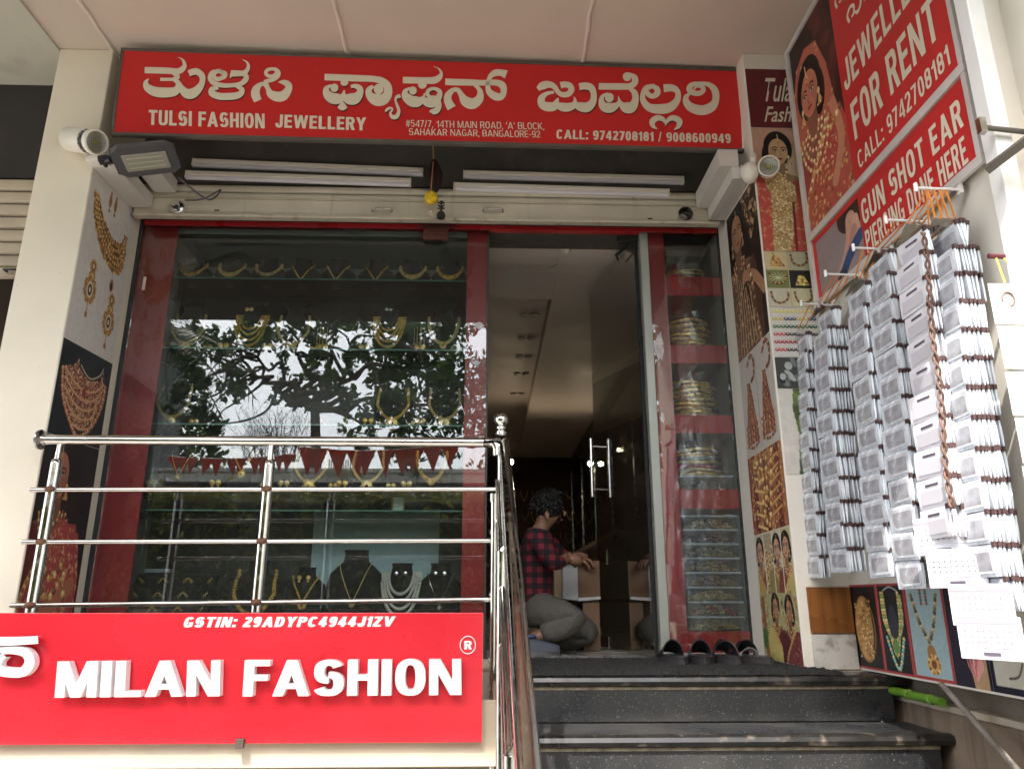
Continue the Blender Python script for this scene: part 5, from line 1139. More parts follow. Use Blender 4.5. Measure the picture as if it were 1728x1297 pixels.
mp_ = MB().box(1.40, 1.592, YF-.014, YF, .004, fz(1070)).build('marble_tile', M('grey_white_marble', (.56, .54, .50), .3, nz=(5, .15), stain=(14, (.3, .29, .27), .5, .62)), bevel=.002); tag(mp_, 'small veined white marble tile under the orange wooden panel', 'tile')
# --- the bottom row of posters on the right hand wall
XW = 1.598
def oW(y, z): return (XW, y, z)
ys = lambda px, py=1080: onX(px, py, XW).y
def wallposter(px0, px1, cvs, lab, border=None, z0=.012, z1=.352):
    y0, y1 = ys(px0), ys(px1); o = cvs.build('poster', oW(y0, z1), oW(y1, z1), oW(y1, z0), oW(y0, z0), NXm); tag(o, lab, 'poster', 'framed jewellery posters low on the right hand wall'); return o
def frame(c, col, t=1.6): c.poly([(0, 0), (c.w, 0), (c.w, t), (0, t)], col); c.poly([(0, c.h-t), (c.w, c.h-t), (c.w, c.h), (0, c.h)], col); c.poly([(0, 0), (t, 0), (t, c.h), (0, c.h)], col); c.poly([(c.w-t, 0), (c.w, 0), (c.w, c.h), (c.w-t, c.h)], col)
RB = (176, 40, 40)
c = Cv(20, 36, (30, 24, 26), 4.0, 20); c.ell(10, 19, 6.5, 14, GOLDS[1]); c.ell(12, 19, 4, 12, (60, 36, 24)); c.ell(9.5, 19, 5.5, 13, GOLDS[0], al=.6); c.last = ((slice(20, 130), slice(16, 60)), np.ones((110, 44), bool)); [c.ell(4.5+c.r.uniform(0, 10), 19+c.r.uniform(-12, 12), .5, .5, GOLDS[k % 4]) for k in range(140)]; frame(c, RB, 1.1); c.grain(.06)
wallposter(1440, 1489, c, 'dark poster of a wide gold bangle, farthest of the row under the cards')
c = Cv(20, 36, (26, 28, 34), 4.0, 21); c.ell(10, 18, 3.5, 9, (50, 56, 70)); [c.beads([(3+.8*j, 4), (3.5+j, 16), (10, 26+3*j-3), (16.5-j, 16), (17-.8*j, 4)], .8, [(176, 150, 70), (120, 140, 60), (206, 180, 110)]) for j in range(3)]; c.beads([(4, 22), (10, 34), (16, 22)], .9, [(80, 170, 170), (206, 180, 110)]); c.ell(10, 25, 2.2, 3, (100, 150, 60)); c.line([(5, 3), (10, 1.5), (15, 3)], .5, (180, 180, 180)); frame(c, RB, 1.1); c.grain(.06)
wallposter(1490, 1536, c, 'dark poster of a green and gold beaded bib necklace with turquoise drops')
c = Cv(22, 36, (150, 180, 184), 4.0, 22); [c.beads([(x, 3), (x, 8)], .7, [(150, 60, 50), (60, 90, 70)]) for x in (9.5, 12.5)]; c.beads([(4, 5), (7, 15), (11, 22)], .9, [(120, 96, 40), (70, 60, 30), (190, 150, 80)]); c.beads([(18, 5), (15, 15), (11.5, 22)], .9, [(120, 96, 40), (70, 60, 30), (190, 150, 80)]); c.ell(11.5, 26, 2.4, 3, GOLDS[1]); c.ell(12, 30, 3.6, 3.8, GOLDS[0]); [c.ell(12+2.9*math.cos(a), 30+3.2*math.sin(a), .6, .6, GOLDS[k % 4]) for k, a in enumerate(np.linspace(0, 6.28, 18))]; c.ell(12, 30, 1.4, 1.6, GOLDS[3]); frame(c, RB, 1.2); c.grain(.05)
wallposter(1537, 1603, c, 'pale blue red-framed poster of a long bead necklace with a round gold pendant')
c = Cv(22, 36, (186, 146, 96), 4.0, 23); c.poly([(0, 0), (5, 0), (9, 20), (12, 36), (0, 36)], (40, 34, 52)); c.poly([(9, 3), (17, 5), (19, 16), (17, 25), (12, 29), (8, 22), (7, 10)], (64, 84, 92)); c.poly([(8, 12), (11, 12), (12, 26), (9, 20)], (28, 30, 48)); c.ell(15, 13, 2.6, 2.2, (170, 186, 170)); c.ell(15, 13, 1, 1, (30, 40, 40)); c.line([(12.5, 10), (15, 9), (18, 11)], .6, (26, 26, 40)); c.line([(18, 6), (19.5, 14), (18, 24)], .8, (40, 60, 56)); [c.poly([(13+2.2*k, 24), (14.5+2.2*k, 29), (13.5, 34), (12+1.2*k, 29)], (206, 96, 90) if k % 2 else (230, 150, 140)) for k in range(-2, 3)]; c.poly([(20.5, 0), (22, 0), (22, 36), (20.5, 36)], (30, 26, 44)); c.grain(.06)
wallposter(1604, 1663, c, 'poster of a dark painted face above a pink lotus flower')
c = Cv(30, 36, (196, 192, 170), 3.0, 24); frame(c, (26, 24, 44), 2.2); c.line([(14, 8), (11, 14), (15, 20), (18, 24)], .7, (40, 36, 34)); c.line([(16, 8), (15, 14), (17, 19)], .5, (40, 36, 34)); c.line([(10, 31), (15, 30), (18, 26)], .7, (50, 30, 28)); c.ell(9, 22, .6, .6, (180, 130, 60)); c.grain(.04)
wallposter(1664, 1760, c, 'pale dark-framed poster of thin black curled earrings at the right edge')
# --- the two red boards on the right hand wall
XB = 1.575
bd = thing('advertising_board', 'large red rental board with a bride photograph, upper board of the right hand wall', 'signboard', (XB, -1.3, 2.0))
bd2 = thing('advertising_board', 'red ear piercing board below the rental board on the right hand wall', 'signboard', (XB, -1.3, 1.65))
yA, yZ = -.70, -1.965; zT, zM1, zM0, zBt = 3.10, 2.012, 1.972, 1.662
fr_m = M('white_aluminium_frame', (.66, .63, .60), .4, .2, nz=(8, .08))
MB().box(XB, 1.598, yZ, yA, zM1, zT).build('backing', frame_grey, bd); MB().box(XB, 1.598, yZ, yA, zBt, zM0).build('backing', frame_grey, bd2)
def bar(par, y0, y1, z0, z1): MB().box(XB-.014, XB, y0, y1, z0, z1).build('frame_rail', fr_m, par, bevel=.002)
bar(bd, yA-.038, yA, zM1-.0, zT); bar(bd, yZ, yA, zM1-.038, zM1-.0005); bar(bd, yZ, yA-.0385, zT-.03, zT); bar(bd, yZ, yZ+.022, zM1+.0005, zT-.031)
bar(bd2, yA-.038, yA, zBt+.0, zM0); bar(bd2, yZ, yA, zBt-.035, zBt-.0005); bar(bd2, yZ, yZ+.022, zBt, zM0)
red_b = M('red_board_print', (.55, .025, .025), .4, nz=(1.5, .05))
yD = -1.195
MB().box(XB-.003, XB-.0005, yZ+.023, yD-.001, zM1+.0, zT-.031).build('red_panel', red_b, bd); MB().box(XB-.003, XB-.0005, yZ+.023, yD-.001, zBt+.0, zM0).build('red_panel', red_b, bd2)
MB().box(XB-.0029, XB-.0005, yD, yA-.039, zM0-.025, zM0).box(XB-.0029, XB-.0005, yA-.07, yA-.039, zBt, zM0-.0255).build('red_border', red_b, bd2)
c = Cv(46, 104, (50, 26, 24), 2.6, 30); c.poly([(24, 0), (40, 0), (46, 40), (36, 60)], (70, 26, 22)).speck([(110, 40, 30)], 20, 2, 5, .5)
lady(c, 16, 36, 24, skin=(206, 120, 84), veil=(190, 90, 60), sari=(190, 56, 44), blouse=(160, 50, 44), trim=[(222, 170, 90), (196, 130, 60), (240, 206, 140), (150, 80, 40)], look=-1, neck=4, arm=True)
c.poly([(2, 84), (20, 80), (44, 84), (46, 104), (0, 104)], (190, 70, 46)).speck(GOLDS, 120, .4, 1.3); c.line([(36, 56), (40, 76), (30, 92)], 6, (206, 128, 90)); c.beads([(32, 66), (42, 62)], 1.6, GOLDS); c.grain(.06)
c.build('bride_print', (XB-.0005, yA-.039, zT-.031), (XB-.0005, yD+.0, zT-.031), (XB-.0005, yD+.0, zM1), (XB-.0005, yA-.039, zM1), NXm, parent=bd)
c = Cv(40, 30, (150, 130, 132), 3.0, 31); c.ell(34, 2, 13, 10, (60, 38, 34)); c.line([(32, 6), (30, 16), (24, 24), (16, 30)], 8, (206, 150, 126)); c.line([(36, 8), (37, 18)], 5, (216, 160, 136)); c.line([(34, 12), (26, 26)], 5, (190, 130, 108)); c.line([(38, 17), (28, 22), (20, 29)], 6, (40, 76, 126)); c.ell(20, 28, 4, 3, (30, 54, 96)); c.grain(.05)
c.build('piercing_print', (XB-.0005, yA-.071, zM0-.026), (XB-.0005, yD, zM0-.026), (XB-.0005, yD, zBt), (XB-.0005, yA-.071, zBt), NXm, parent=bd2)
BPx = lambda px, py: onX(px, py, XB-.0035)
def btext(par, body, ya, yb2, z1, z0, t=.2): lettering('lettering', body, (XB-.0035, ya, z1), (XB-.0035, ya, z0), (XB-.0035, yb2, z1), cream_print, par, t=t, N=NXm, lift=.0005, gap=.12)
btext(bd, 'JEWELLERY', -1.225, -1.93, 2.605, 2.455, .19); btext(bd, 'FOR RENT', -1.245, -1.875, 2.375, 2.195, .19); btext(bd, 'CALL: 9742708181', -1.245, -1.90, 2.135, 2.055, .17)
btext(bd2, 'GUN SHOT EAR', -1.215, -1.905, 1.915, 1.805, .19); btext(bd2, 'PIERCING DONE HERE', -1.215, -1.895, 1.775, 1.675, .19)
# Kannada words at the top of the rental board
mbk = MB(); Ok = Vector((XB-.0045, -1.25, 2.69)); Uk = Vector((0, -.01, 0)); Vk = Vector((0, 0, .01))
for st in ([(1, 4, .8), (0, 8, .8), (3, 10, .8), (6, 8, .8), (5, 5, .8), (3, 5, .5)], [(6, 5, .5), (8, 3, .9), (11, 4, .9), (12, 8, .8), (11, 11, .7)], [(14, 4, .9), (17, 3, .9), (20, 5, .8), (20, 9, .8), (17, 10, .6)], [(14, 11.5, .7), (18, 12, .7), (22, 13, .7)], [(24, 4, .8), (28, 3, .9), (30, 7, .8), (27, 11, .7), (24, 9, .5)], [(32, 5, .8), (35, 3, .8), (38, 6, .8), (36, 11, .7), (33, 12, .5)]):
    ribbon(mbk, [(p[0]+8, p[1]+0, p[2]) for p in st], Ok, Uk, Vk, NXm, .0006); ribbon(mbk, [(p[0], p[1]+15, p[2]) for p in st], Ok, Uk, Vk, NXm, .0006)
mbk.build('kannada_lettering', cream_print, bd)
# bracket bars at the right
b1 = onX(1655, 212, 1.60); m = MB(); p0 = onX(1662, 285, 1.58)
br = thing('wall_bracket', 'dark steel angle bracket sticking out at the upper right beside the white post', 'bracket', (1.6, -2.1, 1.9))
a_, b_ = onY(1657, 215, -2.08), onY(1760, 226, -2.08); MB().tube([a_, b_], .008, 8).build('rod', dark_grey, br); MB().box(a_.x-.01, a_.x+.01, -2.09, -2.07, a_.z-.02, a_.z+.03).build('rod_end', steel_dull, br)
a_, b_ = onY(1664, 288, -2.08), onY(1760, 215, -2.2); MB().tube([a_, b_], .016, 4).build('brace', frame_grey, br)
# ================================================================== RAILING
YR = -.68
rg = thing('railing', 'stainless steel railing in front of the display window, ending in a ball topped post', 'railing', (-.9, YR, 0))
def pY(px, py, Y=YR): return onY(px, py, Y)
a, b = pY(78, 743), pY(838, 745); zt = (a.z+b.z)/2
MB().tube(catmull([(a.x, YR, zt), (b.x-.09, YR, zt), (b.x-.06, YR, zt), (b.x-.03, YR, zt), (b.x-.008, YR, zt-.006), (b.x+.002, YR, zt-.03), (b.x+.004, YR, zt-.06)], 4), .0225, 14).build('top_rail', steel, rg, smooth='auto')
MB().lathe([(.001, 0), (.045, 0), (.045, .008), (.036, .012), (.026, .016), (.026, .03)], (a.x-.03, YR, zt), 20, (1, 0, 0)).build('wall_flange', steel_dull, rg, smooth='auto')
for (x0, y0), (x1, y1) in (((52, 826), (838, 825)), ((38, 914), (830, 912)), ((18, 1021), (830, 1011))):
    a, b = pY(x0, y0), pY(x1, y1); MB().tube([a, b], .0105, 10).build('cross_bar', steel, rg, smooth='auto')
rust = M('rusty_weld', (.16, .08, .05), .7, .5, nz=(60, .4))
for px in (445, 76):
    c = pY(px, 895); X = c.x; z0 = pY(px, 1060).z
    m = MB().tube([(X, YR, z0), (X, YR, zt-.105)], .0235, 14).lathe([(.0235, 0), (.021, .012), (.012, .02), (.012, .022)], (X, YR, zt-.105), 14).build('post', steel, rg, smooth='auto')
    MB().tube([(X, YR, zt-.085), (X, YR, zt-.02)], .0115, 10).build('post_neck', steel, rg, smooth='auto')
    for (x0, y0), (x1, y1) in (((52, 826), (838, 825)), ((38, 914), (830, 912)), ((18, 1021), (830, 1011))):
        p0, p1 = pY(x0, y0), pY(x1, y1); t = (X-p0.x)/(p1.x-p0.x); z = p0.z+(p1.z-p0.z)*t
        MB().ball((X, YR-.018, z), .019, 10, 7, sc=(1.25, .7, .8)).build('weld_joint', rust, rg, smooth=True)
# newel, ball and sloping handrail
nx = pY(846, 760).x
MB().tube([(nx, YR, -.3), (nx, YR, .955)], .019, 14).build('newel_post', steel, rg, smooth='auto')
zb_ = pY(845, 708).z
MB().lathe([(.021, -.075), (.026, -.07), (.026, -.058), (.017, -.052), (.024, -.044), (.024, -.036), (.014, -.030)], (nx, YR, zb_), 18).build('ball_collar', steel, rg, smooth='auto')
MB().ball((nx, YR, zb_), .034, 20, 12).build('ball_finial', steel, rg, smooth=True)
h0, h1 = onY(850, 745, YR), onY(892, 1297, -2.45)
d = (h1-h0).normalized()
MB().tube([h0-d*.0, h0+d*.4, h1, h1+d*.75], [.024, .025, .026, .026], 18).build('sloping_handrail', steel, rg, smooth='auto')
hy = lambda y: h0+d*((y-h0.y)/d.y)
for yy in (-1.55, -2.35, -2.95):
    p = hy(yy); MB().tube([(p.x-.03, yy, p.z-.05), (p.x-.03, yy, -1.3)], .016, 10).tube([(p.x-.03, yy, p.z-.05), (p.x, yy, p.z-.02)], .01, 8).build('stair_baluster', steel, rg, smooth='auto')
sp = onY(833, 1000, -.725)
MB().tube([(sp.x, -.725, -1.3), (sp.x, -.725, .70)], .0155, 12).build('slim_post', steel, rg, smooth='auto')
MB().tube([(sp.x, -.725, .70), (sp.x, -.725, .735)], .021, 12).build('slim_post_cap', steel, rg, smooth='auto')
for py in (897, 1003, 1113, 1160): 
    z = onY(840, py, -.725).z; MB().tube([(sp.x-.02, -.725, z), (nx+.02, -.70, z)], .0105, 10).build('connector', steel, rg, smooth='auto')
for k, off in enumerate((.16, .33)): MB().tube([hy(-.72)+Vector((-.028, 0, -off)), hy(-3.0)+Vector((-.028, 0, -off))], .0095, 10).build('lower_sloping_bar', steel, rg, smooth='auto')

# ================================================================== MAT AND SANDALS
mat_m = M('curly_mat_rubber', (.035, .036, .036), .75, nz=(220, .8), bump=(260, 1, .02))
m = MB(); NXg, NYg = 210, 88; rr = np.random.RandomState(3); hgt = rr.uniform(.003, .017, (NXg+1, NYg+1)); hgt[0] = hgt[-1] = .002; hgt[:, 0] = hgt[:, -1] = .002
x0m, x1m, y0m, y1m = .075, 1.44, -.855, -.07
m.surf(lambda u, v: (x0m+(x1m-x0m)*u+rr.uniform(-.003, .003), y0m+(y1m-y0m)*v+rr.uniform(-.003, .003), hgt[int(round(u*NXg)), int(round(v*NYg))]), NXg, NYg)
tag(m.build('door_mat', mat_m), 'dark grey curly rubber mat covering the top step', 'mat')
def outline(L, Wd, n=26):
    P = []
    for k in range(n):
        a = 2*math.pi*k/n; y = math.cos(a)*L/2; x = math.sin(a)*Wd/2*(1+.18*math.cos(a)-.12*math.cos(2*a)); P.append((x, y))
    return P
def sandal(lab, x, y, rz, style):
    t = thing('sandal', lab, 'sandal', (x, y, .016), rz, 'black sandals left on the mat'); X = t.matrix_basis.copy()
    m = MB(); m.X = X; m.prism(outline(.265, .104), (0, 0, 0), (1, 0, 0), (0, 1, 0), (0, 0, .014)); m.build('sole', M('sandal_sole', (.035, .033, .033), .7), t, bevel=.003)
    m = MB(); m.X = X; m.prism(outline(.255, .098), (0, 0, .0145), (1, 0, 0), (0, 1, 0), (0, 0, .010)); m.build('midsole', rubber, t, bevel=.003)
    m = MB(); m.X = X; m.prism(outline(.235, .080), (0, 0, .025), (1, 0, 0), (0, 1, 0), (0, 0, .003)); m.build('footbed', [M('sandal_footbed', (.05, .045, .05), .35)], t)
    def strap(yc, ln, hgt_, skew, mm, shr=.25):
        m = MB(); m.X = X
        def f(u, v, o=0):
            a = math.pi*u; r = 1+o; return (-.052*r*math.cos(a), yc+skew*(u-.5)+ln*(v-.5)*(1-.15*math.sin(a)), .012+(hgt_*r*(1-shr*v))*math.sin(a)**.8)
        m.surf(lambda u, v: f(u, v), 16, 3); m.surf(lambda u, v: f(u, v, -.07), 16, 3)
        k = 17*4
        for j in (0, 3):
            for i in range(16): m.f.append((i*4+j, (i+1)*4+j, k+(i+1)*4+j, k+i*4+j)); m.m.append(0)
        m.build('strap', mm, t, smooth='auto')
    lea = M('black_leather', (.015, .014, .015), .32)
    if style == 0: strap(.070, .11, .086, 0, lea, .72)
    elif style == 1: strap(.085, .050, .084, .05, lea, .6); strap(.035, .040, .082, -.05, lea)
    else: strap(.095, .05, .078, .03, lea, .6); strap(.05, .030, .084, -.04, lea); strap(.025, .018, .05, .0, M('grey_leather', (.3, .3, .3), .4))
for i, (px, st, rz) in enumerate(((1150, 0, .08), (1197, 0, -.12), (1243, 1, .1), (1286, 2, .35))):
    p = onZ(px, 1118, .02)
    sandal(['black slide sandal with one broad strap, leftmost on the mat beside the door frame', 'black slide sandal with one broad strap, second from the left', 'black sandal with two crossing straps, third from the left', 'black sandal with three straps and a grey band, against the poster pillar'][i], p.x, p.y+.12, rz, st)

# ================================================================== BANGLE NICHES
nc = thing('niche_cabinet', 'tall cabinet of five stacked niches with bangles right of the door', 'cabinet', (1.19, .2, .0))
nx0, nx1, ny1 = 1.032, 1.352, .36
gr_l = M('grey_laminate', (.40, .42, .40), .45, nz=(3, .06)); 
MB().box(nx0-.03, nx0-.002, .012, ny1, .13, 2.42).build('side_panel', gr_l, nc); MB().box(nx1+.0, nx1+.007, .015, ny1, .13, 2.42).build('side_panel', gr_l, nc)
MB().box(nx0-.03, nx1+.007, ny1+.001, ny1+.02, .13, 2.42).build('back_panel', M('niche_back', (.10, .11, .10), .5, nz=(5, .2)), nc)
for i in range(0, 10, 2):
    top = zN[i]; nxt = zN[i-1] if i else 2.42
    if i: MB().box(nx0-.001, nx1-.001, .014, ny1, top, nxt).build('divider', gr_l, nc)
MB().box(nx0-.001, nx1-.001, .014, ny1, .002, zN[9]-.001).build('divider', gr_l, nc)
cloth_pink = M('pink_cloth', (.62, .06, .16), .8, nz=(20, .2)); film = glassmat('crinkled_film', (.96, .97, .97), 1.2, .03, rough=.08, haze=.03)
cnx = (nx0+nx1)/2
def bundle(lab, z0, h, rad, n, mats, wide=1):
    t = thing('bangle_stack', lab, 'bangles', (cnx, .17, z0), 0, 'bangle stacks in the niches beside the door')
    for k in range(n):
        z = z0+.012+(h-.02)*k/n; r = rad*(1-.04*(k % 3)); m = MB()
        P = [(cnx-.01+.015*math.sin(k*2.1)+r*wide*math.cos(a), .17+r*.8*math.sin(a), z+.004*math.sin(3*a+k)) for a in np.linspace(0, 2*math.pi, 30, endpoint=False)]
        th = (h-.02)/n*.46; m.tube(P, th*.8, 6, closed=True)
        for j, p in enumerate(P):
            if j % 2 == k % 2 and (k % 3): m.octa((p[0]+(p[0]-cnx)*.05, p[1]-.006, p[2]), th*.95, sc=(1, 1, .9))
        m.build('bangle', mats[k % len(mats)], t, smooth='auto')
    m = MB(); rs = np.random.RandomState(int(z0*100)); 
    m.surf(lambda u, v: (cnx+(rad*1.12*wide+.012*math.sin(9*v*6+u*17)*1)*math.cos(math.pi*(1+u)), .165+(rad*.98+.01*math.sin(u*31+v*9))*math.sin(math.pi*(1+u))*.9, z0+.004+(h*1.06)*v+.006*math.sin(u*23)), 26, 8)
    m.build('plastic_wrap', film, t, smooth=True)
bundle('loose pink cloth and gold bangles in the topmost niche', zN[1], .11, .115, 5, [gold, gold_pale, cloth_pink, gold])
bundle('shiny rolls of yellow gold bangles in the second niche', zN[3], .22, .115, 7, [gold, gold, gold_pale])
bundle('tall stack of carved gold bangles in the third niche', zN[5], .25, .12, 9, [gold_pale, gold])
bundle('gold bangles with a pink cloth band in the fourth niche', zN[7]+.085, .18, .12, 7, [gold, gold_pale, cloth_pink, gold_pale, M('green_cloth', (.25, .42, .36), .8)])
tray_m = glassmat('blue_grey_plastic', (.90, .93, .96), .6, .01, rough=.1, haze=.04); rim_m = M('pale_blue_rim', (.46, .54, .60), .3)
def tray(lab, z0, h, seed, mats):
    t = thing('plastic_box', lab, 'plastic box', (cnx, .15, z0), 0, 'clear plastic boxes of jewellery in the niches')
    x0, x1, y0, y1 = nx0+.02, nx1-.015, .035, .33
    MB().box(x0, x1, y0, y0+.003, z0+.002, z0+h-.012).box(x0, x0+.003, y0+.004, y1, z0+.002, z0+h-.012).box(x1-.003, x1, y0+.004, y1, z0+.002, z0+h-.012).build('wall', tray_m, t)
    MB().box(x0, x1, y0+.004, y1, z0, z0+.0018).build('base', tray_m, t)
    MB().box(x0-.008, x1+.006, y0-.008, y1, z0+h-.0115, z0+h-.002).build('lid_rim', rim_m, t, bevel=.002)
    rs = random.Random(seed); m = MB()
    for k in range(240):
        u = rs.uniform(-1, 1); yy = rs.uniform(y0+.008, y0+.11); hh_ = (h-.022)*(1-abs(u)**2.2)*.95; x = cnx+.005+u*.125
        m.octa((x, yy, z0+.006+rs.uniform(0, hh_)*.9), rs.uniform(.006, .012), m=rs.randint(0, len(mats)-1), sc=(rs.uniform(.6, 1.8), 1, rs.uniform(.4, 1)))
    o = m.build('jewellery_heap', mats, t); o['kind'] = 'stuff'
hb = (zN[8]-zN[9]-.03)/8
labs = ['fine gold chains, topmost', 'silver pieces and white tags, second', 'pale gold chains, third', 'brighter gold pieces, fourth', 'rose gold chains, fifth', 'a domed heap of yellow gold, sixth', 'gold pieces and a red cloth, seventh', 'mixed gold chains, lowest']
mm = [[gold, gold_pale, velvet], [silver, silver, velvet], [gold_pale, silver], [gold, gold_pale, velvet], [gold_pale, M('rose_gold', (.75, .42, .3), .3, 1), velvet], [gold, gold, gold_pale], [gold_pale, ruby, cloth_pink], [gold_pale, gold, velvet]]
for k in range(8): tray('plastic box with %s of the stack beside the door' % labs[k], zN[8]-.028-hb*(k+1), hb, k, mm[k])
tray('clear plastic box of silver trinkets under the bangles in the fourth niche', zN[7]+.002, .08, 77, [silver, velvet, silver])
# crinkled clear film hanging over the niche front
m = MB(); m.surf(lambda u, v: (1.0+.30*u-.0*v, -.016-.007*math.sin(u*23+v*7)*math.sin(v*31+u*4), .78+(.37-.22*(1-u)**2)*v-.62*(1-v)), 30, 60)
tag(m.build('plastic_film', glassmat('thin_film', (.985, .985, .985), .55, .0, rough=.12, haze=.02), smooth=True), 'crinkled clear plastic film hanging over the lower niches and the red upright', 'plastic film')

# ================================================================== DOORWAY AND INTERIOR
H0, H1 = Vector((.868, .05, 0)), Vector((.70, .86, 0)); dd = (H1-H0).normalized(); dn = Vector((dd.y, -dd.x, 0))
gd = thing('glass_door', 'frameless glass door standing open into the dark shop with long steel handles', 'door', tuple(H0))
def dp(s_, z, o=0): p = H0+dd*s_+dn*o; return (p.x, p.y, z)
Ld = (H1-H0).length
door_glass = glassmat('door_glass', (.80, .86, .84), .7, .0, haze=.01)
MB().slab(dp(0, .012), dp(Ld, .012), dp(Ld, 2.36), dp(0, 2.36), dn*.010).build('pane', door_glass, gd)
for s0, s1, z0, z1 in ((0, .16, .012, .07), (Ld-.16, Ld, .01, .075), (0, .16, 2.30, 2.36)): MB().slab(dp(s0, z0, -.006), dp(s1, z0, -.006), dp(s1, z1, -.006), dp(s0, z1, -.006), dn*.024).build('patch_fitting', steel, gd, bevel=.002)
MB().slab(dp(Ld-.17, .50, -.006), dp(Ld-.0, .50, -.006), dp(Ld, .585, -.006), dp(Ld-.17, .585, -.006), dn*.024).build('lock_fitting', steel, gd, bevel=.002)
MB().slab(dp(0, .0, -.004), dp(.012, .0, -.004), dp(.012, 2.38, -.004), dp(0, 2.38, -.004), dn*.018).build('hinge_edge', black_plastic, gd)
for o_ in (-.06, .07):
    m = MB(); s_ = Ld-.10; m.tube([dp(s_, .92, o_), dp(s_, 1.30, o_)], .0105, 10)
    for z in (.97, 1.25): m.tube([dp(s_, z, 0), dp(s_, z, o_)], .006, 8)
    m.build('handle', M('bright_steel', (.85, .84, .82), .2, .9), gd, smooth='auto')
ov = thing('door_closer', 'dark overhead door closer arm above the glass door', 'door closer', (.85, .1, 2.38))
MB().slab((.76, .06, 2.395), (.90, .02, 2.395), (.90, .06, 2.395), (.77, .10, 2.395), (0, 0, -.035)).build('closer_body', black_plastic, ov, bevel=.003)
MB().tube([(.86, .07, 2.375), (.80, .32, 2.40), (.84, .42, 2.39)], .009, 6).build('closer_arm', black_plastic, ov)
# ceiling fittings
for i, (px, py, lit) in enumerate(((895, 487, 0), (893, 531, 0), (888, 570, 0), (884, 602, 0), (880, 631, 0), (873, 664, 0))):
    p = onZ(px, py, 2.612); t = thing('downlight', 'unlit twin downlight in the dark ceiling tray, %s from the door' % ORD[i], 'downlight', tuple(p), 0, 'twin downlights in the ceiling tray')
    for s_ in (-1, 1): MB().lathe([(.001, .006), (.034, .006), (.04, 0), (.034, -.005), (.026, -.002), (.001, .003)], (p.x+s_*.045, p.y, 2.606), 14).build('ring', M('dim_white_ring', (.5, .44, .4), .4), t, smooth='auto')
p = onZ(910, 432, 2.497); q = [(p.x+.16*math.cos(a), p.y+.22*math.sin(a), 2.494) for a in np.linspace(0, 6.283, 32, endpoint=False)]
cp = tag(MB().tube(q, .006, 6, closed=True).build('ceiling_ring', M('pale_plastic', (.7, .66, .5), .4)), 'large thin pale ring fixed to the ceiling just inside the door', 'ceiling light')
p = onZ(955, 424, 2.43); o = thing('ceiling_sensor', 'small round white sensor on the ceiling inside the doorway', 'sensor', (p.x, p.y, 2.437)); MB().lathe([(.001, 0), (.034, 0), (.03, -.014), (.016, -.028), (.001, -.03)], (p.x, p.y, 2.439), 16).build('dome', batten, o, smooth='auto')
lamp_e = M('lit_lamp', (1, .9, .7), .5, emit=((1, .82, .55), 90)); panel_e = M('lit_panel', (1, 1, 1), .5, emit=((.95, 1, 1), 22))
for i, (px, py) in enumerate(((862, 778), (996, 781), (1046, 797))):
    d_ = ray(px, py); t_ = 8.9/d_.y; p = CAM+d_*t_; t = thing('spotlight', 'small lit warm spotlight near the back ceiling, %s from the left' % ORD[i], 'spotlight', tuple(p), 0, 'lit spotlights deep in the shop')
    MB().lathe([(.02, .05), (.04, .03), (.045, -.01), (.04, -.012)], tuple(p), 12, (0, .5, .8)).build('cup', steel_dull, t, smooth='auto'); MB().ball((p.x, p.y-.02, p.z-.01), .032, 10, 6).build('bulb', lamp_e, t, smooth=True)
for i, (px, py) in enumerate(((1064, 768), (1060, 777))):
    p = onZ(px, py, 2.44); t = thing('panel_light', '%s lit ceiling panel light over the right hand cabinets' % ['nearer', 'farther'][i], 'panel light', (p.x, p.y, 2.45), 0, 'lit panel lights in the shop')
    MB().box(p.x-.17, p.x+.17, p.y-.28, p.y+.28, 2.455, 2.495).build('frame', batten, t); MB().box(p.x-.16, p.x+.16, p.y-.27, p.y+.27, 2.450, 2.4545).build('diffuser', panel_e, t)
# back wall with hanging necklaces
rsn = random.Random(5); k_ = 0
for r_ in range(4):
    for i in range(11):
        x = -.35+i*.185+rsn.uniform(-.02, .02); z = 2.0-r_*.34; 
        q = MB(); L = rsn.uniform(.10, .2); P = [(x+.055*math.sin(u), 8.14, z-L*math.cos(u)**1.2 if math.cos(u) > 0 else z) for u in np.linspace(-1.57, 1.57, 14)]; q.tube(P, .006, 4); q.octa((x, 8.13, z-L-.01), .018)
        tag(q.build('necklace', [gold, gold_pale, silver][rsn.randint(0, 2)]), 'small necklace hanging in the %s row on the dark back wall of the shop' % ['top', 'second', 'third', 'lowest'][r_], 'necklace', 'necklaces on the back wall of the shop')
cab = thing('wall_cabinet', 'dark glass fronted cabinets along the right wall inside the shop', 'cabinet', (1.4, 4, 0))
MB().box(1.25, 1.61, 1.25, 7.6, 0, .85).build('base_cabinet', M('grey_cabinet', (.22, .20, .20), .4, nz=(3, .1)), cab, bevel=.004)
MB().box(1.14, 1.615, 1.2, 7.6, .852, .90).build('counter_top', M('pale_counter', (.34, .28, .24), .2), cab, bevel=.003)
MB().box(1.30, 1.61, 1.25, 7.6, 2.22, 2.45).build('top_box', dark_wood, cab)
for z in (1.2, 1.55, 1.9): MB().box(1.30, 1.60, 1.27, 7.58, z-.006, z).build('shelf', shelf_glass, cab)
for y in np.linspace(1.26, 7.55, 6): MB().box(1.285, 1.299, y-.02, y+.02, .905, 2.219).build('upright', steel_dull, cab)
for i in range(5):
    y = 1.3+i*1.25; MB().box(1.288, 1.294, y+.0, y+1.2, .91, 2.215).build('sliding_pane', door_glass, cab)
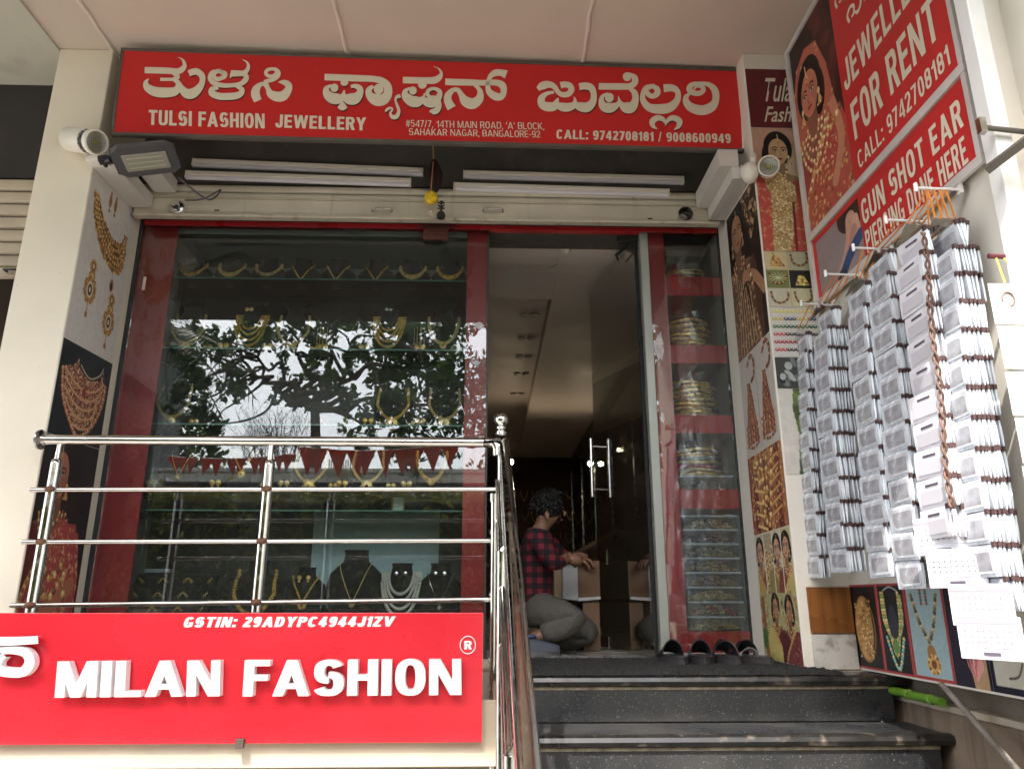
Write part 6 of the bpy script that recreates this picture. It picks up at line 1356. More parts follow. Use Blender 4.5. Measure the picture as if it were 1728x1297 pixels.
for i in range(14):
    y = 1.4+i*.42; z = (.91, 1.2, 1.55, 1.9)[i % 4]
    m = bust(BP['short'], .05); m2 = MB(); m2.X = Matrix.Translation((1.42, y, z)) @ Matrix.Rotation(R(-90), 4, 'Z'); m2.add(m.v, m.f)
    tag(m2.build('display_bust', velvet), 'small dark necklace bust inside the right hand cabinet', 'display bust', 'busts in the right hand cabinet')
cab2 = thing('wall_cabinet', 'dark cabinet along the left wall inside the shop', 'cabinet', (-1.5, 4, 0))
MB().box(-2.02, -1.2, 1.3, 7.6, 0, 1.0).build('base_cabinet', dark_wood, cab2); MB().box(-2.02, -1.6, 1.3, 7.6, 1.02, 2.3).build('upper_cabinet', dark_wood, cab2)
# cardboard cartons in front of the man
cb_in = M('brown_cardboard', (.20, .12, .07), .85, nz=(12, .1)); cb_w = M('white_carton', (.60, .60, .60), .7, nz=(4, .06))
a, b = onY(951, 1010, .55), onY(1012, 945, .55)
bx = thing('carton', 'white carton with an open brown side in front of the kneeling man', 'box', ((a.x+b.x)/2, .62, a.z))
xm = onY(975, 980, .55).x
MB().slab((a.x, .60, a.z), (xm, .55, a.z-.01), (xm, .55, b.z-.01), (a.x, .60, b.z-.03), (0, .3, 0)).build('white_side', cb_w, bx, bevel=.002)
MB().slab((xm+.001, .55, a.z-.01), (b.x, .57, a.z+.0), (b.x, .57, b.z), (xm+.001, .55, b.z-.01), (0, .3, 0)).build('brown_side', cb_in, bx, bevel=.002)
MB().slab((xm, .548, a.z-.012), (b.x, .568, a.z-.002), (b.x, .568, a.z+.014), (xm, .548, a.z+.006), (0, -.006, 0)).build('white_flap', cb_w, bx)
t = thing('carton', 'brown carton standing under the white carton inside the doorway', 'box', (b.x-.1, .7, 0))
MB().box(xm+.03, b.x-.005, .58, .9, .004, a.z-.02).build('body', cb_in, t, bevel=.003)
tag(MB().box(onY(935, 1000, .62).x, onY(958, 1000, .62).x, .63, .85, .004, onY(940, 950, .62).z).build('carton', M('tan_cardboard', (.42, .30, .18), .85, nz=(10, .1)), bevel=.003), 'narrow tan carton between the kneeling man and the white carton', 'box')

# ================================================================== THE KNEELING MAN
def skinmesh(name, J, E, mat, parent, sub=2, root=None):
    """J: name -> (point, radius), E: pairs"""
    names = list(J); me = bpy.data.meshes.new(name); me.from_pydata([tuple(J[k][0]) for k in names], [(names.index(a), names.index(b)) for a, b in E], [])
    o = bpy.data.objects.new(name, me); COL.objects.link(o)
    sm = o.modifiers.new('skin', 'SKIN'); sm.use_smooth_shade = True
    for i, k in enumerate(names):
        r_ = J[k][1]; sv = me.skin_vertices[0].data[i]; sv.radius = (r_, r_) if not isinstance(r_, tuple) else r_; sv.use_root = (k == (root or names[0]))
    ss = o.modifiers.new('sub', 'SUBSURF'); ss.levels = sub; ss.render_levels = sub
    dg = bpy.context.evaluated_depsgraph_get(); dg.update(); nm = bpy.data.meshes.new_from_object(o.evaluated_get(dg)); bpy.data.objects.remove(o)
    nm.materials.clear(); nm.materials.append(mat); nm.name = name
    nm.polygons.foreach_set('use_smooth', [True]*len(nm.polygons))
    Mi = parent.matrix_basis.inverted(); nm.transform(Mi)
    o = bpy.data.objects.new(name, nm); COL.objects.link(o); o.parent = parent; return o
skin_m = M('brown_skin', (.24, .12, .07), .5, nz=(20, .06)); hair_m = M('black_hair', (.008, .007, .007), .45, bump=(120, .8, .01))
trs = M('grey_trousers', (.095, .088, .075), .85, nz=(12, .12), bump=(18, .6, .03)); fl_m = plaid()
W = lambda px, py, Y: tuple(onY(px, py, Y))
pm = thing('person', 'kneeling man in a red and black checked shirt bending over cartons in the doorway', 'person', W(915, 1105, .35))
J = dict(pelvis=(W(899, 1022, .36), .085), belly=(W(900, 975, .36), .095), chest=(W(903, 925, .36), .112), neck0=(W(910, 897, .36), .062), neck=(W(918, 886, .36), .048),
 skull=(W(929, 860, .36), (.078, .088)), crown=(W(924, 846, .36), .07), jaw=(W(938, 880, .36), .045),
 shN=(W(907, 908, .20), .055), elN=(W(936, 952, .16), .040), wrN=(W(958, 941, .30), .027),
 shF=(W(916, 905, .52), .055), elF=(W(950, 940, .58), .038), wrF=(W(966, 938, .50), .026),
 hipN=(W(905, 1028, .27), .085), knN=(W(982, 1042, .20), .058), shinN=(W(935, 1062, .22), .048), anN=(W(893, 1078, .22), .033),
 hipF=(W(905, 1028, .46), .085), knF=(W(1003, 1066, .52), .058), shinF=(W(950, 1078, .56), .05), anF=(W(925, 1085, .58), .035))
E = [('pelvis', 'belly'), ('belly', 'chest'), ('chest', 'neck0'), ('neck0', 'neck'), ('neck', 'skull'), ('skull', 'crown'), ('skull', 'jaw'), ('chest', 'shN'), ('shN', 'elN'), ('elN', 'wrN'), ('chest', 'shF'), ('shF', 'elF'), ('elF', 'wrF'), ('pelvis', 'hipN'), ('hipN', 'knN'), ('knN', 'shinN'), ('shinN', 'anN'), ('pelvis', 'hipF'), ('hipF', 'knF'), ('knF', 'shinF'), ('shinF', 'anF')]
Jb = dict(J); [Jb.__setitem__(k, (J[k][0], J[k][1]*.62)) for k in ('pelvis', 'belly', 'chest', 'shN', 'shF', 'hipN', 'hipF', 'knN', 'knF', 'shinN', 'shinF')]
skinmesh('body', Jb, E, skin_m, pm)
def fat(J, ks, add, mul=1.0): return {k: (J[k][0], (J[k][1][0]+add, J[k][1][1]+add) if isinstance(J[k][1], tuple) else J[k][1]*mul+add) for k in ks}
ks = ['belly', 'chest', 'neck0', 'shN', 'elN', 'shF', 'elF']; Js = fat(J, ks, .007)
Js['waist'] = (W(896, 1020, .36), .136); Js['belly'] = (J['belly'][0], .118)
for a, b, nm in (('elN', 'wrN', 'cfN'), ('elF', 'wrF', 'cfF')): Js[nm] = (tuple(Vector(J[a][0]).lerp(Vector(J[b][0]), .55)), .038)
skinmesh('checked_shirt', Js, [e for e in E if e[0] in ks and e[1] in ks and 'pelvis' not in e]+[('belly', 'waist'), ('elN', 'cfN'), ('elF', 'cfF')], fl_m, pm)
ks = ['pelvis', 'hipN', 'knN', 'shinN', 'hipF', 'knF', 'shinF']; Jt = fat(J, ks, .02); Jt['pelvis'] = (J['pelvis'][0], .125); Jt['waist'] = (W(897, 992, .36), .118)
Jt['cuN'] = (tuple(Vector(J['shinN'][0]).lerp(Vector(J['anN'][0]), .6)), .055); Jt['cuF'] = (tuple(Vector(J['shinF'][0]).lerp(Vector(J['anF'][0]), .6)), .055)
skinmesh('trousers', Jt, [e for e in E if e[0] in ks and e[1] in ks]+[('pelvis', 'waist'), ('shinN', 'cuN'), ('shinF', 'cuF')], trs, pm)
hd = Vector(W(926, 853, .36))
m = MB()
for k in range(420):
    a = random.uniform(0, 6.28); el = random.uniform(-.25, 1.5); dx = math.cos(a)*math.cos(el); 
    if dx > .45 and el < .75: continue
    p = hd+Vector((dx*.097, math.sin(a)*math.cos(el)*.092, math.sin(el)*.095)); t_ = Vector((-.3+random.uniform(-.3, .9), random.uniform(-.4, .4), -.35+random.uniform(-.2, .4))).normalized()
    m.tube([p, p+t_*.022, p+t_*.04+Vector((0, 0, -.008))], [.010, .008, .002], 4)
m.ball(tuple(hd+Vector((-.008, 0, .004))), .093, 14, 9)
m.build('hair', hair_m, pm, smooth=True)
fc_ = Vector(W(938, 866, .36))
m = MB(); m.tube([fc_+Vector((.035, 0, .03)), fc_+Vector((.053, 0, -.0)), fc_+Vector((.045, 0, -.012))], [.006, .010, .007], 8); m.build('nose', skin_m, pm, smooth=True)
m = MB(); m.ball(tuple(Vector(W(923, 869, .27))), .022, 8, 6, sc=(.7, .35, 1.2)); m.build('ear', skin_m, pm, smooth=True)
for s_ in (-1, 1): MB().ball(tuple(fc_+Vector((.038, s_*.032, .016))), .010, 8, 6, sc=(.5, 1.2, .6)).build('eye', black_plastic, pm); MB().tube([fc_+Vector((.042, s_*.015, .034)), fc_+Vector((.034, s_*.05, .034))], .005, 5).build('eyebrow', hair_m, pm)
MB().tube([fc_+Vector((.03, -.022, -.038)), fc_+Vector((.038, 0, -.036)), fc_+Vector((.03, .022, -.038))], .006, 6).build('mouth', M('lip', (.16, .06, .05), .5), pm)
def hand(w_, dir_, up_, nm):
    w_ = Vector(w_); d_ = Vector(dir_).normalized(); u_ = Vector(up_).normalized(); s_ = d_.cross(u_).normalized()
    m = MB(); m.tube([w_, w_+d_*.04, w_+d_*.085], [.022, .034, .032], 8)
    for i, (o_, L_) in enumerate(((-.03, .06), (-.01, .072), (.01, .068), (.03, .052))):
        b_ = w_+d_*.08+s_*o_; m.tube([b_, b_+d_*L_*.45-u_*.006, b_+d_*L_*.75-u_*.026, b_+d_*L_*.85-u_*.045], [.010, .0095, .0085, .006], 6)
    b_ = w_+d_*.03-s_*.03; m.tube([b_, b_+d_*.02-s_*.03-u_*.01, b_+d_*.05-s_*.035-u_*.03], [.012, .011, .008], 6)
    m.build(nm, skin_m, pm, smooth=True)
hand(J['wrN'][0], (.9, .3, -.2), (0, 0, 1), 'hand'); hand(J['wrF'][0], (.9, .0, -.2), (0, 0, 1), 'hand')
def shoe(c0_, L, ang):
    t = Matrix.Translation(c0_) @ Matrix.Rotation(ang, 4, 'Z')
    m = MB(); m.X = t; m.surf(lambda u, v: (-L*.5+L*u, (.045+.008*math.sin(u*3.1))*math.cos(math.pi*v)*(1 if .06 < u < .93 else .6), .022+(.085-.055*u**1.3)*max(0, math.sin(math.pi*v))**.6), 14, 10)
    m.build('shoe', M('dark_blue_canvas', (.075, .085, .11), .7, nz=(12, .15)), pm, smooth=True)
    m = MB(); m.X = t; m.prism([(-p[1]*L/.265, p[0]*.95) for p in outline(.28, .104)], (0, 0, 0), (1, 0, 0), (0, 1, 0), (0, 0, .024)); m.build('shoe_sole', M('grey_sole', (.12, .12, .12), .7), pm, bevel=.004)
    m = MB(); m.X = t; m.tube([(-L*.42, 0, .09), (-L*.3, .035, .098), (-L*.12, .03, .10), (-L*.05, 0, .095), (-L*.12, -.03, .10), (-L*.3, -.035, .098)], .010, 6, closed=True); m.build('shoe_collar', M('blue_trim', (.05, .09, .2), .6), pm, smooth=True)
p = onZ(912, 1112, .0); shoe((p.x, .20, .004), .23, .12); shoe((W(940, 1080, .6)[0], .62, .004), .22, 3.0)
# ================================================================== HANGING CARDS ON THE RIGHT
card_m = M('card_plastic_white', (.66, .70, .76), .25, nz=(40, .1), spec=.6); card_win = M('card_window', (.36, .36, .39), .18, nz=(30, .25), spec=.7); card_pin = M('brown_card_joint', (.075, .04, .04), .6)
card_rim = M('card_rim', (.60, .62, .66), .2, spec=.7, nz=(25, .15)); card_w = M('white_card', (.74, .73, .78), .45, nz=(20, .06)); ink = M('card_ink', (.10, .08, .12), .6); pinkp = M('pink_card', (.72, .35, .45), .45)
card_edge = M('card_edge_white', (.80, .88, .95), .4)
band_m = M('orange_rubber_band', (.80, .30, .05), .45); band_y = M('yellow_rubber_band', (.85, .62, .10), .45); rod_m = M('white_enamel_rod', (.82, .80, .78), .35)
CW, CH = .160, .093
def card_mesh(kind):
    """puffed blister card hanging in the YZ plane, top at z=0"""
    m = MB(); H = CH*.97; w2 = CW/2
    ths = [(0, .0012), (-.12*H, .0042), (-.35*H, .0066), (-.65*H, .0068), (-.88*H, .0042), (-H, .0010)]
    for z, t in ths: m.v += [(-t/2, -w2, z), (-t/2, w2, z), (t/2, w2, z), (t/2, -w2, z)]
    for i in range(5):
        b = i*4
        for j in range(4): m.f.append((b+j, b+(j+1) % 4, b+4+(j+1) % 4, b+4+j)); m.m.append(5 if j == 3 else 0)
    m.f += [(0, 3, 2, 1), (20, 21, 22, 23)]; m.m += [0, 0]
    for s_ in (-1, 1):
        x = s_*.0041
        if kind == 'label':
            m.slab((x, -w2*.78, -.40*H), (x, w2*.78, -.40*H), (x, w2*.78, -.86*H), (x, -w2*.78, -.86*H), (s_*.0006, 0, 0), 2)
            m.slab((x, -w2*.42, -.18*H), (x, w2*.40, -.18*H), (x, w2*.40, -.26*H), (x, -w2*.42, -.26*H), (s_*.0006, 0, 0), 3)
        else:
            P = [(-.84, -.24), (-.70, -.12), (.80, -.12), (.80, -.70), (.62, -.90), (-.84, -.90)]
            m.prism([(a*w2, b*H) for a, b in P], (x, 0, 0), (0, 1, 0), (0, 0, 1), (s_*.0008, 0, 0), 4)
            P = [(-.72, -.30), (-.62, -.24), (.68, -.24), (.68, -.66), (.54, -.80), (-.72, -.80)]
            m.prism([(a*w2, b*H) for a, b in P], (x+s_*.0009, 0, 0), (0, 1, 0), (0, 0, 1), (s_*.0005, 0, 0), 2)
    m.box(-.0044, .0044, -w2*1.0-.002, -w2*.88, -.009, .006, 1)
    me_o = m.build('card', [card_w if kind == 'label' else card_m, card_pin, card_win if kind != 'label' else M('pale_window', (.58, .57, .62), .3), ink, card_rim, card_edge]); me = me_o.data; bpy.data.objects.remove(me_o); return me
ME = {'plain': card_mesh('plain'), 'label': card_mesh('label')}
rodz = {}
def rod(lab, pxt, pyt, pxe, Xt=1.42):
    p = onX(pxt, pyt, Xt); e = onY(pxe, pyt+6, p.y); t = thing('hook_rod', lab, 'hook', (1.57, p.y, p.z), 0, 'white hook rods holding the cards')
    xe = min(1.572, e.x)
    MB().tube([(Xt, p.y, p.z), (1.572, p.y, p.z-.004)], .0045, 8).build('rod', rod_m, t, smooth='auto'); MB().tube([(Xt, p.y, p.z-.014), (Xt, p.y, p.z+.016)], .006, 8).build('tip', rod_m, t, smooth='auto')
    MB().box(1.565, 1.575, p.y-.012, p.y+.012, p.z-.02, p.z+.016).build('plate', rod_m, t); return p
R1 = rod('nearest long white hook rod below the word HERE', 1545, 317, 1622); R2 = rod('white hook rod under the word PIERCING', 1495, 371, 1568); R3 = rod('white hook rod crossing the ear piercing photograph', 1440, 418, 1508); R4 = rod('farthest white hook rod below the ear piercing photograph', 1393, 462, 1455)
R5 = rod('short white hook rod over the farthest card bundle', 1352, 512, 1385)
gi = 0
def bundle_cards(lab, X0, pxn, ztop, zbot, n, dx, rodp, kind='plain', lean=.055, band=band_m):
    global gi; gi += 1
    yn = onX(pxn, 560, X0).y; yc = yn+CW/2; rs = random.Random(gi*7)
    nrow = int((ztop-zbot)/CH)
    for i in range(n):
        f = (i-(n-1)/2); x = X0+i*dx
        cnt = nrow-(1 if rs.random() < .25 else 0)
        pos = 'the outermost strip' if i == 0 else 'strip number %d from the outside' % (i+1)
        fan = .02*f/max(1, n)
        t = thing('card_strip', ('%s, %s' % (lab, 'outermost strip' if i == 0 else 'innermost strip' if i == n-1 else ORD[i]+' strip inward')), 'card strip', (x, yc, ztop), 0, 'hanging strips of blister cards')
        for r_ in range(cnt):
            o = bpy.data.objects.new('card', ME[kind]); COL.objects.link(o); o.parent = t
            frac = r_/nrow; gather = -(.55*f*dx)*max(0, 1-r_*.9)
            o.location = (-lean*frac+gather+rs.uniform(-.0015, .0015)+.004*math.sin(r_*.6+gi), rs.uniform(-.003, .003)+fan*.3, -CH*r_+(-.012 if r_ == 0 else 0)*abs(f)/max(1, n)*1)
            o.rotation_euler = (rs.uniform(-.03, .03), (f*.05 if r_ == 0 else 0)+rs.uniform(-.05, .05), rs.uniform(-.06, .06))
        # clear header sheet folded to a point and the rubber band
        if i % 2 == 0:
            xx_ = x-X0-f*dx*.3
            m = MB(); m.v = [(x, yc-CW/2+.004, ztop), (x, yc+CW/2, ztop-.0), (x+.003, yc-.005, ztop+.05), (x+.001, yc-CW/2+.004, ztop-.001), (x+.001, yc+CW/2, ztop-.001), (x+.004, yc-.005, ztop+.05)]; m.f = [(0, 1, 2), (5, 4, 3), (0, 2, 5, 3), (1, 4, 5, 2)]; m.m = [0]*4; m.build('clear_header', plastic_clear, t)
            rp = (rodp.x+(1.56-rodp.x)*(.25+.6*i/max(1, n)), rodp.y, rodp.z-.004)
            MB().tube(catmull([rp, ((rp[0]+x)/2+.006, (rp[1]+yc)/2, (rp[2]+ztop+.05)/2), (x+.003, yc-.005, ztop+.044)], 4), .0017, 5).tube([(rp[0]+.006, rp[1], rp[2]), (x+.006, yc-.008, ztop+.046)], .0017, 5).build('rubber_band', band, t)
zlow = .31
zt_of = lambda px, py, X: onX(px, py, X).z
bundle_cards('farthest card bundle beside the poster pillar', 1.475, 1358, zt_of(1372, 550, 1.48), zlow, 4, .0115, R5)
bundle_cards('fat bundle of eight card strips under the farthest hook', 1.455, 1400, zt_of(1418, 505, 1.48), zlow, 8, .0115, R4)
bundle_cards('bundle of cards under the ear piercing photograph', 1.455, 1470, zt_of(1480, 462, 1.47), zlow, 5, .0100, R3)
bundle_cards('bundle of cards with torn top under the word PIERCING', 1.465, 1519, zt_of(1530, 395, 1.47), zlow, 5, .0100, R2)
bundle_cards('bundle faced with white printed cards', 1.435, 1582, zt_of(1590, 355, 1.45), .40, 7, .0085, R1, 'label')
bundle_cards('thin bundle between the white printed cards and the sunlit bundle', 1.50, 1612, zt_of(1618, 420, 1.5), .36, 3, .0100, R1, 'label')
bundle_cards('sunlit fat bundle of card strips beside the white post', 1.475, 1636, zt_of(1650, 338, 1.49), .20, 8, .0112, R1)
# brown twisted cord of joints hanging at the edge of the printed cards
yb_ = onX(1584, 560, 1.425).y-.006
zz0 = zt_of(1585, 372, 1.43); t = thing('braided_cord', 'long brown braided cord hanging down the edge of the white printed cards', 'cord', (1.425, yb_, zz0))
for k in range(2):
    P = [(1.425-.055*u+.006*math.cos(u*70+k*math.pi)+.004*math.sin(u*13), yb_+.006*math.sin(u*70+k*math.pi), zz0-u*(zz0-.55)) for u in np.linspace(0, 1, 130)]; MB().tube(P, .0042, 5).build('strand', M('brown_braid', (.16, .085, .06), .7, nz=(50, .4)), t, smooth=True)
# larger printed packets at the bottom
def packet(lab, pc, w_, h_, Y, ang, mats, grp='large printed packets at the bottom of the card wall'):
    t = thing('packet', lab, 'packet', tuple(pc), ang, grp); X = t.matrix_basis.copy()
    m = MB(); m.X = X; m.box(-w_/2, w_/2, -.004, .004, -h_, 0); m.build('sleeve', mats[0], t, bevel=.002)
    m = MB(); m.X = X; m.box(-w_*.42, w_*.42, -.006, -.0043, -h_*.72, -h_*.22); m.build('window', mats[1], t)
    m = MB(); m.X = X; m.box(-w_*.12, w_*.14, -.006, -.0043, -h_*.90, -h_*.82); m.build('print', ink, t)
    m = MB(); m.X = X; m.box(-w_*.48, w_*.48, -.0058, -.0043, -h_*.16, -h_*.06); m.build('stripe', mats[2], t)
    m = MB(); m.X = X
    for a in range(8):
        for b in range(3): m.octa((-w_*.36+a*w_*.1, -.0065, -h_*(.32+.13*b)), .0035)
    m.build('studs', mats[3], t)
pw = M('pale_window', (.58, .57, .62), .3)
for i, (px, py, lab) in enumerate(((1585, 872, 'pale pink striped packet above the grey printed packet'), (1608, 925, 'grey windowed packet just above the lowest card row'), (1650, 985, 'pink edged packet overlapping the pendant poster'), (1665, 1040, 'lowest packet with rows of tiny studs over the lotus poster'))):
    p = onX(px, py, 1.40-.0*i); packet(lab, p, .175, .115, 0, R(-62), [card_w, pw, pinkp if i != 1 else card_rim, pinkp if i > 1 else silver])
# frontal sunlit cards with grids of studs on the dark red rod
a, b = onY(1668, 432, -2.0), onY(1790, 436, -2.0)
t = thing('hook_rod', 'dark red rod holding the sunlit grid cards at the right edge', 'hook', tuple(b)); MB().tube([a, b], .008, 8).build('rod', M('dark_red_rod', (.10, .02, .03), .4), t)
grid_w = M('white_grid_card', (.78, .77, .74), .5)
rs = random.Random(4)
for col, (px, n) in enumerate(((1668, 9), (1722, 9))):
    p = onY(px, 478, -2.03)
    t = thing('card_strip', ['sunlit strip of white grid cards hanging at the right edge of the picture', 'second strip of white grid cards, partly out of the picture'][col], 'card strip', (p.x, -2.03, p.z), 0, 'sunlit strips of grid cards')
    wC, hC = .165, .135
    for k in range(n):
        z = p.z-k*hC; x0 = p.x+col*.09+rs.uniform(-.004, .004); y = -2.03-.006*(k % 2)-col*.015
        MB().box(x0, x0+wC, y, y+.003, z-hC*.95, z).build('grid_card', grid_w, t, bevel=.001)
        if k == 0:
            MB().tube([(x0+.05+.018*math.cos(a_), y-.003, z-.05+.022*math.sin(a_)) for a_ in np.linspace(-1.4, 3.4, 12)], .0028, 5).build('hook_print', M('brown_print', (.2, .12, .1), .6), t)
            MB().box(x0, x0+wC, y-.0015, y-.0003, z-hC*.95, z-hC*.86).build('orange_line', M('orange_print', (.7, .55, .35), .5), t)
        else:
            m = MB()
            for i in range(11):
                xg = x0+.02+i*.0115; m.box(xg, xg+.0012, y-.0012, y-.0003, z-hC*.80, z-hC*.18)
            for j in range(8):
                zg = z-hC*.18-j*hC*.088; m.box(x0+.02, x0+.137, y-.0022, y-.0013, zg-.0012, zg)
            m.build('stud_grid', M('grey_grid_ink', (.42, .40, .42), .5), t)
    MB().tube([(p.x+.06, -2.0, a.z), (p.x+.05+col*.09, -2.03, p.z)], .0025, 5).tube([(p.x+.08, -2.0, a.z), (p.x+.11+col*.09, -2.03, p.z)], .0025, 5).build('rubber_band', band_y, t)
# green cane and steel rod on the plinth, plastic sheet edge
a, b = onX(1522, 1168, 1.62), onX(1590, 1184, 1.62)
g = thing('bamboo_cane', 'fresh green cane lying behind the top step on the stone ledge', 'cane', tuple(b)); MB().tube([a+(a-b)*.8, b], .016, 12).build('stem', M('green_cane', (.11, .24, .02), .35, nz=(12, .15)), g, smooth='auto')
for u in (.2, .75): p = a.lerp(b, u); MB().tube([p-(b-a).normalized()*.005, p+(b-a).normalized()*.005], .0185, 12).build('node', M('green_cane_node', (.2, .34, .06), .5), g, smooth='auto')
a, b = onX(1588, 1152, 1.60), onX(1718, 1300, 1.56)
tag(MB().tube([a, b, b+(b-a)*.3], .0105, 10).build('steel_rod', M('weathered_rod', (.42, .38, .33), .4, .6, nz=(15, .3)), smooth='auto'), 'slanting steel rod leaning from the posters down across the brown stone wall', 'rod')
# ================================================================== THE STREET BEHIND THE CAMERA (seen mirrored in the shop window)
def leafmat(name, col, tr=.35):
    m = bpy.data.materials.new(name); m.use_nodes = True; nt = m.node_tree; N, L = nt.nodes, nt.links; P = N['Principled BSDF']; P.inputs['Roughness'].default_value = .5
    g = N.new('ShaderNodeNewGeometry'); cr = N.new('ShaderNodeValToRGB'); cr.color_ramp.elements[0].color = (col[0]*.5, col[1]*.55, col[2]*.5, 1); cr.color_ramp.elements[1].color = (col[0]*1.6, col[1]*1.5, col[2]*1.3, 1)
    L.new(g.outputs['Random Per Island'], cr.inputs[0]); L.new(cr.outputs[0], P.inputs['Base Color']); t = N.new('ShaderNodeBsdfTranslucent'); L.new(cr.outputs[0], t.inputs[0])
    mx = N.new('ShaderNodeMixShader'); mx.inputs[0].default_value = tr; out = [n for n in N if n.type == 'OUTPUT_MATERIAL'][0]; L.new(P.outputs[0], mx.inputs[1]); L.new(t.outputs[0], mx.inputs[2]); L.new(mx.outputs[0], out.inputs[0]); return m
leaf_a = leafmat('broad_leaf_green', (.05, .09, .024)); leaf_h = leafmat('hedge_green', (.20, .21, .05), .5); leaf_p = leafmat('palm_green', (.04, .07, .025))
bark = M('bark', (.075, .06, .045), .9, nz=(14, .3), bump=(25, 1, .03))
def leaves(name, C, size, mat, parent=None, asp=.5):
    C = np.asarray(C, float); n = len(C); a = rng.normal(size=(n, 3)); a /= np.linalg.norm(a, axis=1)[:, None]; b = rng.normal(size=(n, 3)); b -= a*(a*b).sum(1)[:, None]; b /= np.linalg.norm(b, axis=1)[:, None]
    s = size*rng.uniform(.6, 1.3, (n, 1)); a = a*s; b = b*s*asp; c = np.cross(a, b); c = c/np.linalg.norm(c, axis=1)[:, None]*s*.12
    V = np.stack([C-a, C-a*.3+b*.8+c, C+a*.45+b*.7+c, C+a, C+a*.45-b*.7+c, C-a*.3-b*.8+c], 1).reshape(-1, 3)
    if parent is not None: V = V-np.array(parent.location if parent.matrix_basis is None else parent.matrix_basis.translation)
    i = np.arange(n)[:, None]*6; F = np.concatenate([i+np.array([[0, 1, 2, 3]]), i+np.array([[0, 3, 4, 5]])], 0)
    me = bpy.data.meshes.new(name); me.vertices.add(len(V)); me.vertices.foreach_set('co', V.ravel()); me.loops.add(F.size); me.loops.foreach_set('vertex_index', F.ravel().astype(np.int32)); me.polygons.add(len(F)); me.polygons.foreach_set('loop_start', (np.arange(len(F))*4).astype(np.int32)); me.update(calc_edges=True); me.materials.append(mat)
    o = bpy.data.objects.new(name, me); COL.objects.link(o)
    if parent is not None: o.parent = parent
    return o
def mir(px, py, Yv): p = onY(px, py, Yv); return Vector((p.x, -p.y, p.z))
zc = lambda x, y: (240+x/2.88, 380+y/2.88)
# big broad-leaved tree
fork = mir(*zc(840, 900), 9.0); foot = Vector((fork.x+.1, fork.y-.1, -1.42))
tr = thing('tree', 'large broad-leaved tree across the street, mirrored in the middle of the display window', 'tree', tuple(foot), 0, 'trees across the street')
tk = MB(); tk.tube(catmull([tuple(foot), (foot.x-.08, foot.y, 0), (foot.x+.05, foot.y+.1, 1.6), tuple(fork)], 6), [.15-.004*i for i in range(19)], 10)
CL = [(250,520,45),(330,560,45),(420,600,45),(200,700,50),(180,820,50),(470,500,55),(560,560,60),(700,560,80),(820,600,60),(760,500,60),(1000,480,70),(1120,540,90),(1250,600,100),(1400,600,120),(1500,520,80),(1300,720,110),(1450,760,110),(1150,700,70),(900,720,60),(800,740,50),(700,850,55),(850,850,45),(480,760,45),(380,650,70),(260,660,60),(300,740,50),(430,800,35),(1080,900,60),(1200,900,90),(1400,900,110),(1520,900,90),(300,900,55),(230,950,55),(350,960,45),(1050,640,50),(620,470,60),(900,470,60),(1250,480,90),(1600,700,120),(1650,900,120),(300,1080,50),(1300,1040,90),(1480,1060,90),(1100,1050,60)]
br1 = MB(); C = []; rs = random.Random(11)
def branch(mb, A, B, r0, r1, wob=.15, n=6):
    A, B = Vector(A), Vector(B); L_ = (B-A).length; P = [tuple(A)]
    for i in range(1, n): P.append(tuple(A.lerp(B, i/n)+Vector((rs.uniform(-1, 1), rs.uniform(-1, 1), rs.uniform(-.5, 1)))*wob*L_*.4))
    P.append(tuple(B)); Q = catmull(P, 3); mb.tube(Q, [r0+(r1-r0)*i/(len(Q)-1) for i in range(len(Q))], 6); return Q
mains = [(560, 640), (760, 560), (1000, 560), (1150, 700), (1300, 600), (640, 800), (1300, 880), (420, 700), (900, 480)]
MN = []
for m_ in mains: MN.append(branch(br1, fork, mir(*zc(*m_), 9+rs.uniform(-1.2, 1.2)), .06, .022, .34, 8))
for (x, y, r_) in CL:
    Yv = 9+rs.uniform(-1.5, 1.5); c_ = mir(*zc(x, y), Yv); rad = r_/2.88/FPX*(Yv+4)*1.05
    q = min((Vector(p) for Q in MN for p in Q[3:]), key=lambda p: (p-c_).length); branch(br1, q, c_, .028, .008, .3, 4)
    for k in range(7):
        e = c_+Vector((rs.gauss(0, 1), rs.gauss(0, 1), rs.gauss(0, 1)))*rad*.85; Q = branch(br1, c_, e, .008, .003, .3, 3)
        for j in range(int((26 if x > 1000 else 18)*r_/60)):
            b_ = Vector(Q[rs.randint(len(Q)//2, len(Q)-1)]); C.append(tuple(b_+Vector((rs.gauss(0, 1), rs.gauss(0, 1), rs.gauss(0, 1)))*rad*.26))
tk.build('trunk', bark, tr, smooth=True); br1.build('limbs', bark, tr, smooth=True)
leaves('crown', C, .075, leaf_a, tr, .6)
# bare twiggy shrub in front of it
tw = thing('bare_shrub', 'leafless twiggy shrub mirrored just above the railing', 'shrub', tuple(mir(*zc(640, 1150), 8.0)))
b3 = MB()
for k in range(70):
    x = rs.gauss(640, 90); P0 = mir(*zc(x, 1150), 8+rs.uniform(-.4, .4)); P1 = mir(*zc(x+rs.gauss(0, 60), rs.uniform(880, 1060)), 8+rs.uniform(-.6, .6)); Q = branch(b3, P0, P1, .007, .0025, .2, 4)
    for j in range(3): q = Vector(Q[rs.randint(4, len(Q)-1)]); branch(b3, q, q+Vector((rs.uniform(-.25, .25), rs.uniform(-.2, .2), rs.uniform(.1, .35))), .0035, .0015, .2, 3)
b3.build('twigs', bark, tw)
